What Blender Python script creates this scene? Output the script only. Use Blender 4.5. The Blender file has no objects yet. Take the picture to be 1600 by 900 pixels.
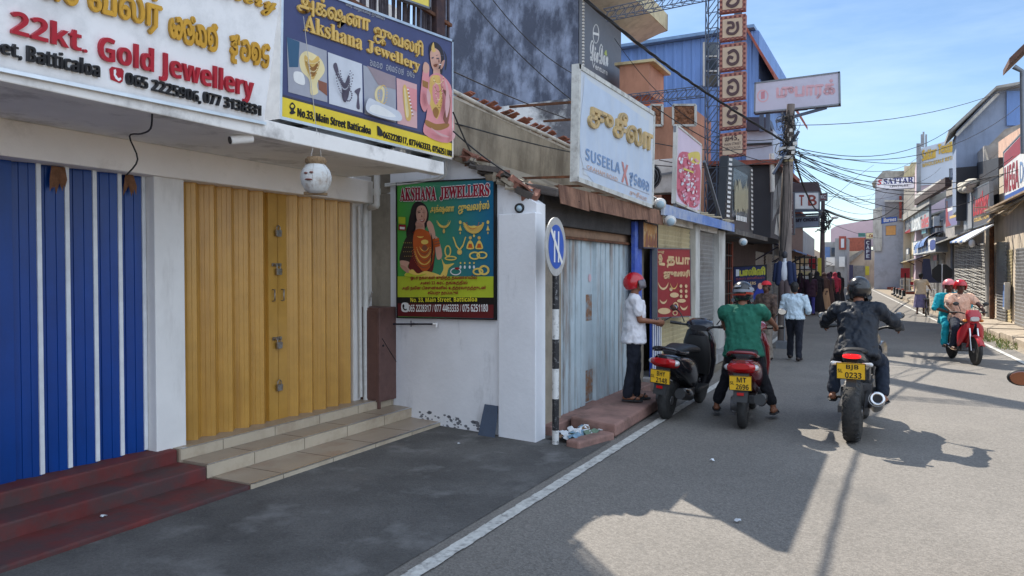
import bpy, bmesh, math, random
from mathutils import Vector, Matrix, noise as mnoise
from mathutils.geometry import tessellate_polygon, interpolate_bezier
random.seed(7)
SC = bpy.context.scene
COL = SC.collection
R = math.radians
V = Vector

# ---------------------------------------------------------------- camera, world, sun, exposure
FOC, EYE = 1155.0, 1.7                       # focal length in photo pixels (1600 wide), eye height
YAW = math.atan(604 / FOC)
PIT = -math.atan(26 / FOC)
cd = bpy.data.cameras.new('camera'); cam = bpy.data.objects.new('camera', cd); COL.objects.link(cam)
cd.sensor_width = 36; cd.lens = 36 * FOC / 1600; cd.clip_start = .05; cd.clip_end = 2000
cam.location = (0, 0, EYE); cam.rotation_euler = (R(90) + PIT, 0, YAW)
SC.camera = cam
SUNV = V((-.623, .65, 1)).normalized()       # towards the sun
ELEV = math.asin(SUNV.z)
w = bpy.data.worlds.new('World'); SC.world = w; w.use_nodes = True
wn = w.node_tree; bg = wn.nodes['Background']
sky = wn.nodes.new('ShaderNodeTexSky'); sky.sky_type = 'NISHITA'; sky.sun_disc = False
sky.sun_elevation = ELEV; sky.sun_rotation = math.atan2(SUNV.x, SUNV.y)
sky.air_density = 1.0; sky.dust_density = .0; sky.ozone_density = 3.0
tc = wn.nodes.new('ShaderNodeTexCoord'); mp = wn.nodes.new('ShaderNodeMapping')
mp.inputs['Scale'].default_value = (1.2, 2.2, 6.5); mp.inputs['Rotation'].default_value = (R(8), R(-16), R(20))
cn = wn.nodes.new('ShaderNodeTexNoise'); cn.inputs['Scale'].default_value = 1.6; cn.inputs['Detail'].default_value = 8; cn.inputs['Roughness'].default_value = .58
cr = wn.nodes.new('ShaderNodeMapRange'); cr.inputs['From Min'].default_value = .42; cr.inputs['From Max'].default_value = .82
cr.inputs['To Min'].default_value = 0; cr.inputs['To Max'].default_value = .5
cm = wn.nodes.new('ShaderNodeMix'); cm.data_type = 'RGBA'; cm.inputs['B'].default_value = (7.2, 8.6, 10.2, 1)
wn.links.new(tc.outputs['Generated'], mp.inputs['Vector']); wn.links.new(mp.outputs['Vector'], cn.inputs['Vector'])
wn.links.new(cn.outputs['Fac'], cr.inputs['Value']); wn.links.new(cr.outputs['Result'], cm.inputs['Factor'])
wn.links.new(sky.outputs['Color'], cm.inputs['A'])
# made-up bright bluish sky area behind the photographer, added to lift the shaded walls
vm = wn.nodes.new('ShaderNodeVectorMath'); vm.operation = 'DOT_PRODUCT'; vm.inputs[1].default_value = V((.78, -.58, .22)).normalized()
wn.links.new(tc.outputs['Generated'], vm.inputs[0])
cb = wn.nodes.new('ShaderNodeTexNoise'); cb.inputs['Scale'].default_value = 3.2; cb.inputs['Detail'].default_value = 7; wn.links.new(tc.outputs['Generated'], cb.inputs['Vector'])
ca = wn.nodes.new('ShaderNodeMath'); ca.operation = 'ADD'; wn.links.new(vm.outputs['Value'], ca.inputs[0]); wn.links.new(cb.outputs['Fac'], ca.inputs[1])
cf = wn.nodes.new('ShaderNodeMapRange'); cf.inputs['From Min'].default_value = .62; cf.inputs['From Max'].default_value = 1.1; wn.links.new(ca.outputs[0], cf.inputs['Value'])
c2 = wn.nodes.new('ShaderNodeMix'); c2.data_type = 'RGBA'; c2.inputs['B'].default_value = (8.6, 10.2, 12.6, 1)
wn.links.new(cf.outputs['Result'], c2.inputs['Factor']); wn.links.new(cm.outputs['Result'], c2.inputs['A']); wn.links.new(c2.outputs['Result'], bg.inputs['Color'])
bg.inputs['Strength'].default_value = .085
sd = bpy.data.lights.new('sun', 'SUN'); sun = bpy.data.objects.new('sun', sd); COL.objects.link(sun)
sd.energy = 4.4; sd.angle = R(.5); sd.color = (1, .93, .82)
sun.rotation_euler = (-SUNV).to_track_quat('-Z', 'Y').to_euler(); sun.location = (-6, 8, 14)
SC.view_settings.view_transform = 'Standard'; SC.view_settings.look = 'None'
SC.view_settings.exposure = .85; SC.view_settings.gamma = 1; SC.view_settings.use_curve_mapping = False
SC.cycles.max_bounces = 8; SC.cycles.diffuse_bounces = 5; SC.cycles.glossy_bounces = 3; SC.cycles.caustics_reflective = False; SC.cycles.caustics_refractive = False

# ---------------------------------------------------------------- pixel -> world measuring helpers (photo pixels, real planes)
_f = V((-math.sin(YAW) * math.cos(PIT), math.cos(YAW) * math.cos(PIT), math.sin(PIT)))
_r = V((math.cos(YAW), math.sin(YAW), 0)); _u = _r.cross(_f); EYEV = V((0, 0, EYE))
def ray(px, py): return _f * FOC + _r * (px - 800) - _u * (py - 450)
def hit(px, py, pl):
    d = ray(px, py); p, n = pl
    return EYEV + d * ((p - EYEV).dot(n) / d.dot(n))
def PX(x): return (V((x, 0, 0)), V((1, 0, 0)))
def PY(y): return (V((0, y, 0)), V((0, 1, 0)))
def PZ(z): return (V((0, 0, z)), V((0, 0, 1)))
def onx(px, py, x): return hit(px, py, PX(x))
def ony(px, py, y): return hit(px, py, PY(y))
def onz(px, py, z=0): return hit(px, py, PZ(z))
def PP(a, b, up=V((0, 0, 1))):               # plane through a and b holding the up direction
    n = (V(b) - V(a)).cross(up).normalized(); return (V(a), n)

# ---------------------------------------------------------------- materials
def s2l(c): return c / 12.92 if c <= .04045 else ((c + .055) / 1.055) ** 2.4
def S(r, g, b): return (s2l(r / 255), s2l(g / 255), s2l(b / 255))
MATS = {}
def mat(name, col, rough=.7, metal=0, var=.15, scale=5, stain=None, sscale=2.0, samt=.5, sthr=.55, streak=0, bump=.15, bscale=60, spec=.4, coat=0, emit=0):
    if name in MATS: return MATS[name]
    m = bpy.data.materials.new(name); m.use_nodes = True; nt = m.node_tree; N = nt.nodes; L = nt.links
    bs = N['Principled BSDF']; bs.inputs['Roughness'].default_value = rough; bs.inputs['Metallic'].default_value = metal
    bs.inputs['Specular IOR Level'].default_value = spec; bs.inputs['Coat Weight'].default_value = coat
    tc = N.new('ShaderNodeTexCoord'); co = tc.outputs['Object']
    n1 = N.new('ShaderNodeTexNoise'); n1.inputs['Scale'].default_value = scale; n1.inputs['Detail'].default_value = 6; n1.inputs['Roughness'].default_value = .62
    L.new(co, n1.inputs['Vector'])
    mr = N.new('ShaderNodeMapRange'); mr.inputs['From Min'].default_value = .3; mr.inputs['From Max'].default_value = .7
    mr.inputs['To Min'].default_value = 1 - var; mr.inputs['To Max'].default_value = 1 + var; L.new(n1.outputs['Fac'], mr.inputs['Value'])
    mu = N.new('ShaderNodeMix'); mu.data_type = 'RGBA'; mu.blend_type = 'MULTIPLY'; mu.inputs['Factor'].default_value = 1
    mu.inputs['A'].default_value = (*col, 1); L.new(mr.outputs['Result'], mu.inputs['B']); out = mu.outputs['Result']
    if stain:
        mp = N.new('ShaderNodeMapping'); L.new(co, mp.inputs['Vector'])
        mp.inputs['Scale'].default_value = (1, 1, 1 / (1 + streak)); mp.inputs['Location'].default_value = (3.1, 1.7, .4)
        n2 = N.new('ShaderNodeTexNoise'); n2.inputs['Scale'].default_value = sscale; n2.inputs['Detail'].default_value = 9; n2.inputs['Roughness'].default_value = .68
        L.new(mp.outputs['Vector'], n2.inputs['Vector'])
        m2 = N.new('ShaderNodeMapRange'); m2.inputs['From Min'].default_value = sthr - .07; m2.inputs['From Max'].default_value = sthr + .1
        m2.inputs['To Min'].default_value = 0; m2.inputs['To Max'].default_value = samt; L.new(n2.outputs['Fac'], m2.inputs['Value'])
        mx = N.new('ShaderNodeMix'); mx.data_type = 'RGBA'; L.new(m2.outputs['Result'], mx.inputs['Factor']); L.new(out, mx.inputs['A'])
        mx.inputs['B'].default_value = (*stain, 1); out = mx.outputs['Result']
    L.new(out, bs.inputs['Base Color'])
    if bump:
        n3 = N.new('ShaderNodeTexNoise'); n3.inputs['Scale'].default_value = bscale; n3.inputs['Detail'].default_value = 4; L.new(co, n3.inputs['Vector'])
        b = N.new('ShaderNodeBump'); b.inputs['Strength'].default_value = bump; b.inputs['Distance'].default_value = .02
        L.new(n3.outputs['Fac'], b.inputs['Height']); L.new(b.outputs['Normal'], bs.inputs['Normal'])
    if emit: bs.inputs['Emission Color'].default_value = (*col, 1); bs.inputs['Emission Strength'].default_value = emit
    MATS[name] = m; return m
def paint(name, r, g, b, **k):               # sign paint from an sRGB surface colour
    k.setdefault('var', .08); k.setdefault('bump', 0); k.setdefault('rough', .5); return mat(name, S(r, g, b), **k)

# ---------------------------------------------------------------- mesh collector
class B:
    def __init__(s): s.v = []; s.f = []; s.m = []; s.sm = []; s.cur = 0; s.smooth = False
    def add(s, vs, fs, smooth=None):
        o = len(s.v); s.v += [V(p) for p in vs]
        for f in fs: s.f.append(tuple(i + o for i in f)); s.m.append(s.cur); s.sm.append(s.smooth if smooth is None else smooth)
        return s
    def quad(s, *p): return s.add(p, [tuple(range(len(p)))])
    def box(s, a, b):
        x0, x1 = sorted((a[0], b[0])); y0, y1 = sorted((a[1], b[1])); z0, z1 = sorted((a[2], b[2]))
        return s.add([(x0, y0, z0), (x1, y0, z0), (x1, y1, z0), (x0, y1, z0), (x0, y0, z1), (x1, y0, z1), (x1, y1, z1), (x0, y1, z1)],
                     [(3, 2, 1, 0), (4, 5, 6, 7), (0, 1, 5, 4), (1, 2, 6, 5), (2, 3, 7, 6), (3, 0, 4, 7)])
    def slab(s, base, ext):                  # polygon base (list of points) extruded by a vector
        n = len(base); e = V(ext); b = [V(p) for p in base]
        return s.add(b + [p + e for p in b], [tuple(range(n - 1, -1, -1)), tuple(range(n, 2 * n))] + [(i, (i + 1) % n, n + (i + 1) % n, n + i) for i in range(n)])
    def bar(s, p, q, a, b=None, up=(0, 0, 1)):   # square bar from p to q, a wide, b high
        p, q = V(p), V(q); b = b or a; d = (q - p).normalized(); u = V(up)
        if abs(d.dot(u)) > .98: u = V((1, 0, 0))
        x = d.cross(u).normalized() * a / 2; y = x.cross(d).normalized() * b / 2
        return s.slab([p - x - y, p + x - y, p + x + y, p - x + y], q - p)
    def tube(s, pts, r, seg=8, cap=True, smooth=True):
        pts = [V(p) for p in pts]; n = len(pts); rr = r if isinstance(r, (list, tuple)) else [r] * n
        vs, fs = [], []; prev = None
        for i, p in enumerate(pts):
            d = (pts[min(i + 1, n - 1)] - pts[max(i - 1, 0)]).normalized()
            if prev is None:
                a = V((0, 0, 1)) if abs(d.z) < .9 else V((1, 0, 0)); x = d.cross(a).normalized()
            else:
                x = (prev - d * prev.dot(d)).normalized()
            prev = x; y = d.cross(x)
            vs += [p + (x * math.cos(2 * math.pi * k / seg) + y * math.sin(2 * math.pi * k / seg)) * rr[i] for k in range(seg)]
        for i in range(n - 1):
            for k in range(seg): fs.append((i * seg + k, i * seg + (k + 1) % seg, (i + 1) * seg + (k + 1) % seg, (i + 1) * seg + k))
        s.add(vs, fs, smooth)
        if cap: s.add(vs[:seg], [tuple(range(seg - 1, -1, -1))], False); s.add(vs[-seg:], [tuple(range(seg))], False)
        return s
    def lathe(s, c, axis, prof, seg=24, smooth=True):   # prof: (along axis, radius)
        c = V(c); d = V(axis).normalized(); a = V((0, 0, 1)) if abs(d.z) < .9 else V((1, 0, 0)); x = d.cross(a).normalized(); y = d.cross(x)
        vs = [c + d * t + (x * math.cos(2 * math.pi * k / seg) + y * math.sin(2 * math.pi * k / seg)) * r for t, r in prof for k in range(seg)]
        fs = [(i * seg + k, i * seg + (k + 1) % seg, (i + 1) * seg + (k + 1) % seg, (i + 1) * seg + k) for i in range(len(prof) - 1) for k in range(seg)]
        s.add(vs, fs, smooth)
        if prof[0][1] > 1e-4: s.add(vs[:seg], [tuple(range(seg - 1, -1, -1))], False)
        if prof[-1][1] > 1e-4: s.add(vs[-seg:], [tuple(range(seg))], False)
        return s
    def ell(s, c, rad, rot=None, seg=16, rings=10, lo=-90, hi=90):
        c = V(c); M = rot or Matrix.Identity(3); vs = []
        for i in range(rings + 1):
            t = R(lo + (hi - lo) * i / rings)
            for k in range(seg):
                p = 2 * math.pi * k / seg; vs.append(c + M @ V((rad[0] * math.cos(t) * math.cos(p), rad[1] * math.cos(t) * math.sin(p), rad[2] * math.sin(t))))
        fs = [(i * seg + k, i * seg + (k + 1) % seg, (i + 1) * seg + (k + 1) % seg, (i + 1) * seg + k) for i in range(rings) for k in range(seg)]
        return s.add(vs, fs, True)
    def cap(s, p, q, r1, r2, seg=12):        # tapered capsule
        p, q = V(p), V(q); d = q - p; l = d.length or 1e-6; d = d / l
        prof = [(-r1 * math.cos(R(a)), r1 * math.sin(R(a))) for a in (0, 30, 60)] + [(0, r1), (l, r2)] + [(l + r2 * math.sin(R(a)), r2 * math.cos(R(a))) for a in (30, 60, 90)]
        prof[0] = (-r1, 1e-5); prof[-1] = (l + r2, 1e-5)
        return s.lathe(p, d, prof, seg)
    def sheet(s, prof, O, U, N, Vv, smooth=False, flip=False):  # profile (s along U, d along N) swept by Vv
        O, U, N, Vv = V(O), V(U), V(N), V(Vv); a = [O + U * p[0] + N * p[1] for p in prof]; n = len(a)
        fs = [(i, i + 1, n + i + 1, n + i) for i in range(n - 1)]
        return s.add(a + [p + Vv for p in a], fs, smooth)
    def loft(s, secs, seg=20, cap=True, ex=2.6):   # secs: (centre, x half, z half, [exponent]) sections standing across local Y
        vs = []
        for sec in secs:
            c = V(sec[0]); a, b = sec[1], sec[2]; e = sec[3] if len(sec) > 3 else ex
            for k in range(seg):
                t = 2 * math.pi * k / seg; ct, st = math.cos(t), math.sin(t)
                vs.append(c + V((a * math.copysign(abs(ct) ** (2 / e), ct), 0, b * math.copysign(abs(st) ** (2 / e), st))))
        n = len(secs)
        fs = [(i * seg + k, i * seg + (k + 1) % seg, (i + 1) * seg + (k + 1) % seg, (i + 1) * seg + k) for i in range(n - 1) for k in range(seg)]
        s.add(vs, fs, True)
        if cap: s.add(vs[:seg], [tuple(range(seg - 1, -1, -1))], False); s.add(vs[-seg:], [tuple(range(seg))], False)
        return s
    def xf(s, M):
        s.v = [M @ p for p in s.v]; return s
    def out(s, name, mats, parent=None, bevel=0, local=False, subsurf=0):
        me = bpy.data.meshes.new(name); vs = s.v
        if parent is not None and not local:
            inv = WM[parent.name].inverted(); vs = [inv @ p for p in vs]
        me.from_pydata([tuple(p) for p in vs], [], s.f)
        for m in (mats if isinstance(mats, (list, tuple)) else [mats]): me.materials.append(m)
        me.polygons.foreach_set('material_index', s.m); me.polygons.foreach_set('use_smooth', s.sm); me.update()
        bm = bmesh.new(); bm.from_mesh(me); bmesh.ops.recalc_face_normals(bm, faces=bm.faces); bm.to_mesh(me); bm.free()
        o = bpy.data.objects.new(name, me); COL.objects.link(o)
        if parent is not None: o.parent = parent; WM[o.name] = WM[parent.name]
        else: WM[o.name] = Matrix.Identity(4)
        if bevel:
            b = o.modifiers.new('bevel', 'BEVEL'); b.width = bevel; b.segments = 2; b.limit_method = 'ANGLE'; b.angle_limit = R(40)
        if subsurf:
            b = o.modifiers.new('subsurf', 'SUBSURF'); b.levels = b.render_levels = subsurf
        return o
WM = {}
def tag(o, label=None, cat=None, group=None, kind=None):
    if label: o['label'] = label
    if cat: o['category'] = cat
    if group: o['group'] = group
    if kind: o['kind'] = kind
    return o
def thing(name, label, cat, loc=(0, 0, 0), rz=0, group=None, M=None):
    o = bpy.data.objects.new(name, None); COL.objects.link(o); o.empty_display_size = .1
    m = M or (Matrix.Translation(V(loc)) @ Matrix.Rotation(rz, 4, 'Z')); o.matrix_world = m
    WM[o.name] = m.copy(); return tag(o, label, cat, group)
def struct(o): o['kind'] = 'structure'; return o

# ---------------------------------------------------------------- lettering
TMP = bpy.data.scenes.new('workbench')
def text_polys(s):
    """Outlines of a string in Blender's built-in font: list of (outer, [holes]) in font units."""
    cu = bpy.data.curves.new('lettering', 'FONT'); cu.body = s; cu.resolution_u = 3
    ob = bpy.data.objects.new('lettering', cu); TMP.collection.objects.link(ob)
    TMP.view_layers[0].update(); dg = TMP.view_layers[0].depsgraph; c2 = ob.evaluated_get(dg).to_curve(dg)
    cs = []
    for sp in c2.splines:
        pts = []
        bp = sp.bezier_points; n = len(bp)
        if n:
            for i in range(n):
                a, b = bp[i], bp[(i + 1) % n]
                straight = (a.handle_right - a.co).cross(b.co - a.co).length < 1e-5 and (b.handle_left - b.co).cross(b.co - a.co).length < 1e-5
                pts += [V((p.x, p.y)) for p in ([a.co] if straight else interpolate_bezier(a.co, a.handle_right, b.handle_left, b.co, 4)[:-1])]
        else: pts = [V((p.co.x, p.co.y)) for p in sp.points]
        q = []
        for p in pts:
            if not q or (p - q[-1]).length > 1e-4: q.append(p)
        if len(q) > 2 and (q[0] - q[-1]).length < 1e-4: q.pop()
        if len(q) > 2: cs.append(q)
    bpy.data.objects.remove(ob); bpy.data.curves.remove(cu)
    ar = lambda q: sum(q[i].x * q[(i + 1) % len(q)].y - q[(i + 1) % len(q)].x * q[i].y for i in range(len(q))) / 2
    if not cs: return []
    A = [ar(q) for q in cs]
    def inside(p, q):
        c = False
        for i in range(len(q)):
            a, b = q[i], q[i - 1]
            if (a.y > p.y) != (b.y > p.y) and p.x < (b.x - a.x) * (p.y - a.y) / (b.y - a.y) + a.x: c = not c
        return c
    hole = [any(j != i and A[j] * A[i] < 0 and abs(A[j]) > abs(A[i]) and inside(q[0], p) for j, p in enumerate(cs)) for i, q in enumerate(cs)]
    outs = [(q, []) for q, h in zip(cs, hole) if not h]
    for q, h, a in zip(cs, hole, A):
        if h:
            best = [o for o in outs if inside(q[0], o[0])]
            if best: min(best, key=lambda o: abs(ar(o[0])))[1].append(q)
    return outs
def ser(s): # serif bold capitals and letters
    return ''.join(chr(0x1D400 + ord(c) - 65) if 'A' <= c <= 'Z' else chr(0x1D41A + ord(c) - 97) if 'a' <= c <= 'z' else chr(0x1D7CE + ord(c) - 48) if c.isdigit() else c for c in s)
def sb(s):  # sans bold
    return ''.join(chr(0x1D5D4 + ord(c) - 65) if 'A' <= c <= 'Z' else chr(0x1D5EE + ord(c) - 97) if 'a' <= c <= 'z' else chr(0x1D7EC + ord(c) - 48) if c.isdigit() else c for c in s)
def sbi(s): # sans bold italic
    return ''.join(chr(0x1D63C + ord(c) - 65) if 'A' <= c <= 'Z' else chr(0x1D656 + ord(c) - 97) if 'a' <= c <= 'z' else c for c in s)
def scr(s): # bold script
    return ''.join(chr(0x1D4D0 + ord(c) - 65) if 'A' <= c <= 'Z' else chr(0x1D4EA + ord(c) - 97) if 'a' <= c <= 'z' else c for c in s)
def polys_mesh(b, outs, tr, depth, n):
    for k, (q, hs) in enumerate(outs):
        loops = [q] + hs; flat = [p for l in loops for p in l]; e = n * (depth + k % 7 * .0002)
        try: tris = tessellate_polygon([[V((p.x, p.y, 0)) for p in l] for l in loops])
        except Exception: continue
        top = [tr(p) + e for p in flat]; b.add(top, tris, False)
        if depth > .004:
            o = 0
            for l in loops:
                m = len(l); a = [tr(p) for p in l]; b.add(a + top[o:o + m], [(i, (i + 1) % m, m + (i + 1) % m, m + i) for i in range(m)], False); o += m
def text(parent, s, O, U, Vv, n, material, depth=.003, name='lettering', fit=True, bold=0, b=None):
    """String laid in the box O (lower left), U (full width), Vv (full height); n is the outward normal."""
    outs = text_polys(s)
    if not outs: return None
    P = [p for q, h in outs for p in q]; x0 = min(p.x for p in P); x1 = max(p.x for p in P); y0 = min(p.y for p in P); y1 = max(p.y for p in P)
    O, U, Vv = V(O), V(U), V(Vv)
    tr = lambda p: O + U * ((p.x - x0) / (x1 - x0)) + Vv * ((p.y - y0) / (y1 - y0))
    own = b is None; b = b or B()
    polys_mesh(b, outs, tr, depth, n)
    if bold:
        for dx, dy in ((bold, 0), (-bold, 0), (0, bold), (0, -bold)):
            polys_mesh(b, outs, lambda p: tr(p) + U.normalized() * dx + Vv.normalized() * dy - n * .0009, depth, n)
    return b.out(name, material, parent) if own else None
def qtext(parent, s, bl, br, tl, pl, material, depth=.003, off=.0, name='lettering', bold=0, b=None):
    """String fitted on plane pl by the photo pixels of its lower-left, lower-right and upper-left corners."""
    n = V(pl[1]);
    if n.dot(EYEV - pl[0]) < 0: n = -n
    a, c, d = hit(*bl, pl), hit(*br, pl), hit(*tl, pl)
    return text(parent, s, a + n * off, c - a, d - a, n, material, depth, name, bold=bold, b=b)
def spline(pts, k=5, closed=False):
    pts = [V(p) for p in pts]; n = len(pts); out = []
    g = (lambda i: pts[i % n]) if closed else (lambda i: pts[max(0, min(n - 1, i))])
    for i in range(n if closed else n - 1):
        a, p, q, c = g(i - 1), g(i), g(i + 1), g(i + 2)
        for j in range(k):
            t = j / k; out.append(.5 * ((2 * p) + (q - a) * t + (2 * a - 5 * p + 4 * q - c) * t * t + (3 * p - a - 3 * q + c) * t ** 3))
    if not closed: out.append(pts[-1])
    return out
def ribbon(b, pts, wd, tr, depth, n, z=0):   # flat stroke of width wd along a smooth 2D line
    p = spline([V((x, y)) for x, y in pts], 5); L_, R_ = [], []
    for i in range(len(p)):
        d = (p[min(i + 1, len(p) - 1)] - p[max(i - 1, 0)]); d = d.normalized() if d.length else V((1, 0)); e = V((-d.y, d.x)) * wd / 2
        L_.append(p[i] + e); R_.append(p[i] - e)
    for i in range(len(p) - 1):
        q = [tr(x) + n * z for x in (R_[i], R_[i + 1], L_[i + 1], L_[i])]
        t = [x + n * depth for x in q]
        b.add(t, [(0, 1, 2, 3)], False)
        if depth > .004: b.add(q + t, [(0, 1, 5, 4), (2, 3, 7, 6), (1, 2, 6, 5), (3, 0, 4, 7)], False)
# strokes for the round-lettered words (unit squares, y up)
SIN = {
 've': [[(.3, .75), (.1, .6), (.08, .25), (.3, .05), (.45, .3), (.3, .5), (.12, .4)], [(.55, .8), (.9, .85), (1.0, .5), (.85, .1), (.6, .08), (.52, .35), (.7, .5), (.85, .4)]],
 'l': [[(.1, .3), (.08, .7), (.4, .9), (.7, .75), (.72, .45), (.5, .4), (.42, .6)], [(.1, .3), (.3, 0), (.75, 0), (.95, .35), (.9, .8)], [(.85, .9), (.95, 1.1), (1.05, .95)]],
 'ka': [[(.1, .55), (.05, .2), (.35, .1), (.45, .45), (.3, .75)], [(.45, .45), (.55, .1), (.9, .1), (.95, .5), (.75, .8), (.4, .85), (.15, .75)]],
 'm': [[(.3, .6), (.45, .4), (.25, .25), (.08, .45), (.2, .85), (.6, .9), (.9, .6), (.85, .15), (.5, 0), (.2, .08)], [(.6, .95), (.75, 1.12), (.95, 1.0)]],
 'ju': [[(.1, .8), (.45, .9), (.6, .7), (.3, .55), (.65, .5), (.7, .25), (.4, .15), (.1, .3)], [(.4, .15), (.35, -.2), (.7, -.22)], [(.7, .85), (.85, 1.0), (.9, .6)]],
 'va': [[(.15, .75), (.6, .9), (.9, .6), (.85, .15), (.45, .02), (.15, .2), (.25, .5), (.55, .4)]],
 'la': [[(.2, .5), (.45, .6), (.5, .35), (.25, .2), (.05, .5), (.3, .9), (.75, .85), (.95, .5), (.8, .1), (.4, 0)]],
 'ri': [[(.3, .9), (.15, .6), (.4, .45), (.75, .5), (.7, .15), (.4, 0), (.12, .15)], [(.3, .9), (.65, 1.05), (.9, .9)]],
 'aa': [[(.1, .9), (.5, .85), (.55, .5), (.2, .5), (.15, .15), (.6, .05), (.9, .35), (.85, .9)]],
 'no': [[(.1, .6), (.35, .85), (.5, .6), (.3, .4), (.1, .15), (.5, 0), (.9, .2), (.95, .7), (.75, .9), (.6, .6)]],
}
def glyphs(parent, keys, bl, br, tl, pl, material, depth=.003, wd=.2, name='lettering', b=None, off=0):
    n = V(pl[1]);
    if n.dot(EYEV - pl[0]) < 0: n = -n
    O, U, W = hit(*bl, pl) + n * off, hit(*br, pl) - hit(*bl, pl), hit(*tl, pl) - hit(*bl, pl)
    own = b is None; b = b or B(); m = len(keys)
    for i, k in enumerate(keys):
        if not k: continue
        tr = lambda p: O + U * ((i + .06 + p.x * .86) / m) + W * p.y
        for j, st in enumerate(SIN[k]): ribbon(b, st, wd, tr, depth, n, j * .0004)
    return b.out(name, material, parent) if own else None
def art(parent, shapes, pl, mats, name='picture', z0=.002, dz=.0006):
    """Flat printed picture: shapes = (material index, pixel outline, smooth) on plane pl, one mesh, later shapes printed over earlier ones."""
    n = V(pl[1]);
    if n.dot(EYEV - pl[0]) < 0: n = -n
    b = B()
    for i, (m, pts, sm) in enumerate(shapes):
        q = spline([V((x, y)) for x, y in pts], 5, True) if sm else [V((x, y)) for x, y in pts]
        w3 = [hit(p.x, p.y, pl) + n * (z0 + i * dz) for p in q]; b.cur = m
        try: b.add(w3, tessellate_polygon([[V((p.x, p.y, 0)) for p in q]]), False)
        except Exception: pass
    return b.out(name, mats, parent)
def board(parent, bl, br, tr, tl, pl, material, thick=.08, frame=None, fw=.03, name='board', bevel=0):
    """Board slab whose face is the given pixel quadrilateral on plane pl, backed by thick; optional raised frame."""
    n = V(pl[1]);
    if n.dot(EYEV - pl[0]) < 0: n = -n
    P = [hit(*p, pl) for p in (bl, br, tr, tl)]
    o = B().slab(P, -n * thick).out(name, material, parent, bevel=bevel)
    if frame:
        b = B(); c = sum(P, V()) / 4
        for i in range(4):
            a, d = P[i], P[(i + 1) % 4]; e = (d - a).normalized() * fw * .5
            up = n; b.bar(a - e - n * (thick * .5 - .004), d + e - n * (thick * .5 - .004), fw, thick + .016, up=n)
        b.out('frame', frame, parent)
    return o, n
# ---------------------------------------------------------------- ground, road, markings
def asphalt(name, c, grain=.35, patch=.2, light=None, pscale=.8, bump=.5):
    m = bpy.data.materials.new(name); m.use_nodes = True; nt = m.node_tree; N = nt.nodes; L = nt.links; bs = N['Principled BSDF']
    bs.inputs['Roughness'].default_value = .85; bs.inputs['Specular IOR Level'].default_value = .3
    co = N.new('ShaderNodeTexCoord').outputs['Object']
    def noise(s, d, lo, hi, a, b2, vec=co):
        n = N.new('ShaderNodeTexNoise'); n.inputs['Scale'].default_value = s; n.inputs['Detail'].default_value = d; n.inputs['Roughness'].default_value = .6; L.new(vec, n.inputs['Vector'])
        r = N.new('ShaderNodeMapRange'); r.inputs['From Min'].default_value = lo; r.inputs['From Max'].default_value = hi; r.inputs['To Min'].default_value = a; r.inputs['To Max'].default_value = b2
        L.new(n.outputs['Fac'], r.inputs['Value']); return r.outputs['Result'], n.outputs['Fac']
    vo = N.new('ShaderNodeTexVoronoi'); vo.inputs['Scale'].default_value = 75; L.new(co, vo.inputs['Vector'])
    hs = N.new('ShaderNodeSeparateColor'); L.new(vo.outputs['Color'], hs.inputs['Color'])
    g = N.new('ShaderNodeMapRange'); g.inputs['To Min'].default_value = 1 - grain; g.inputs['To Max'].default_value = 1 + grain; L.new(hs.outputs['Red'], g.inputs['Value'])
    p, _ = noise(pscale, 9, .3, .7, 1 - patch, 1 + patch); q, qf = noise(140, 3, .3, .7, .8, 1.2)
    cur = None
    for v in (g.outputs['Result'], p, q):
        mu = N.new('ShaderNodeMix'); mu.data_type = 'RGBA'; mu.blend_type = 'MULTIPLY'; mu.inputs['Factor'].default_value = 1
        if cur: L.new(cur, mu.inputs['A'])
        else: mu.inputs['A'].default_value = (*c, 1)
        L.new(v, mu.inputs['B']); cur = mu.outputs['Result']
    for cc, sc, th, am, st in ((light or [])):
        mp = N.new('ShaderNodeMapping'); mp.inputs['Scale'].default_value = st; mp.inputs['Location'].default_value = (sc, 2.3, 0); L.new(co, mp.inputs['Vector'])
        f, _ = noise(sc, 8, th, th + .13, 0, am, mp.outputs['Vector'])
        mx = N.new('ShaderNodeMix'); mx.data_type = 'RGBA'; L.new(f, mx.inputs['Factor']); L.new(cur, mx.inputs['A']); mx.inputs['B'].default_value = (*cc, 1); cur = mx.outputs['Result']
    L.new(cur, bs.inputs['Base Color'])
    b = N.new('ShaderNodeBump'); b.inputs['Strength'].default_value = bump; b.inputs['Distance'].default_value = .006
    ad = N.new('ShaderNodeMath'); ad.operation = 'ADD'; L.new(vo.outputs['Distance'], ad.inputs[0]); L.new(qf, ad.inputs[1]); L.new(ad.outputs[0], b.inputs['Height']); L.new(b.outputs['Normal'], bs.inputs['Normal'])
    return m
M_road = asphalt('road_asphalt', (.185, .17, .152), .2, .14, [((.09, .088, .085), 1.1, .58, .5, (1, .45, 1)), ((.25, .23, .2), .7, .6, .45, (1, .6, 1)), ((.05, .05, .05), 7, .69, .6, (1, 1, 1)), ((.07, .068, .065), 2.6, .66, .5, (1, .25, 1)), ((.4, .39, .36), 24, .74, .7, (1, 1, 1))], .5)
M_apron = asphalt('apron_asphalt', (.098, .094, .09), .14, .3, [((.19, .185, .18), 2.2, .55, .7, (1, 1, 1)), ((.045, .045, .045), 1.3, .58, .7, (1, 1, 1)), ((.24, .235, .23), 5, .64, .8, (.4, 1, 1)), ((.03, .03, .03), 6, .68, .7, (1, 1, 1)), ((.36, .36, .35), 26, .73, .8, (1, 1, 1)), ((.15, .12, .1), .9, .6, .5, (1, 1, 1))], 1.6, .35)
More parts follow.
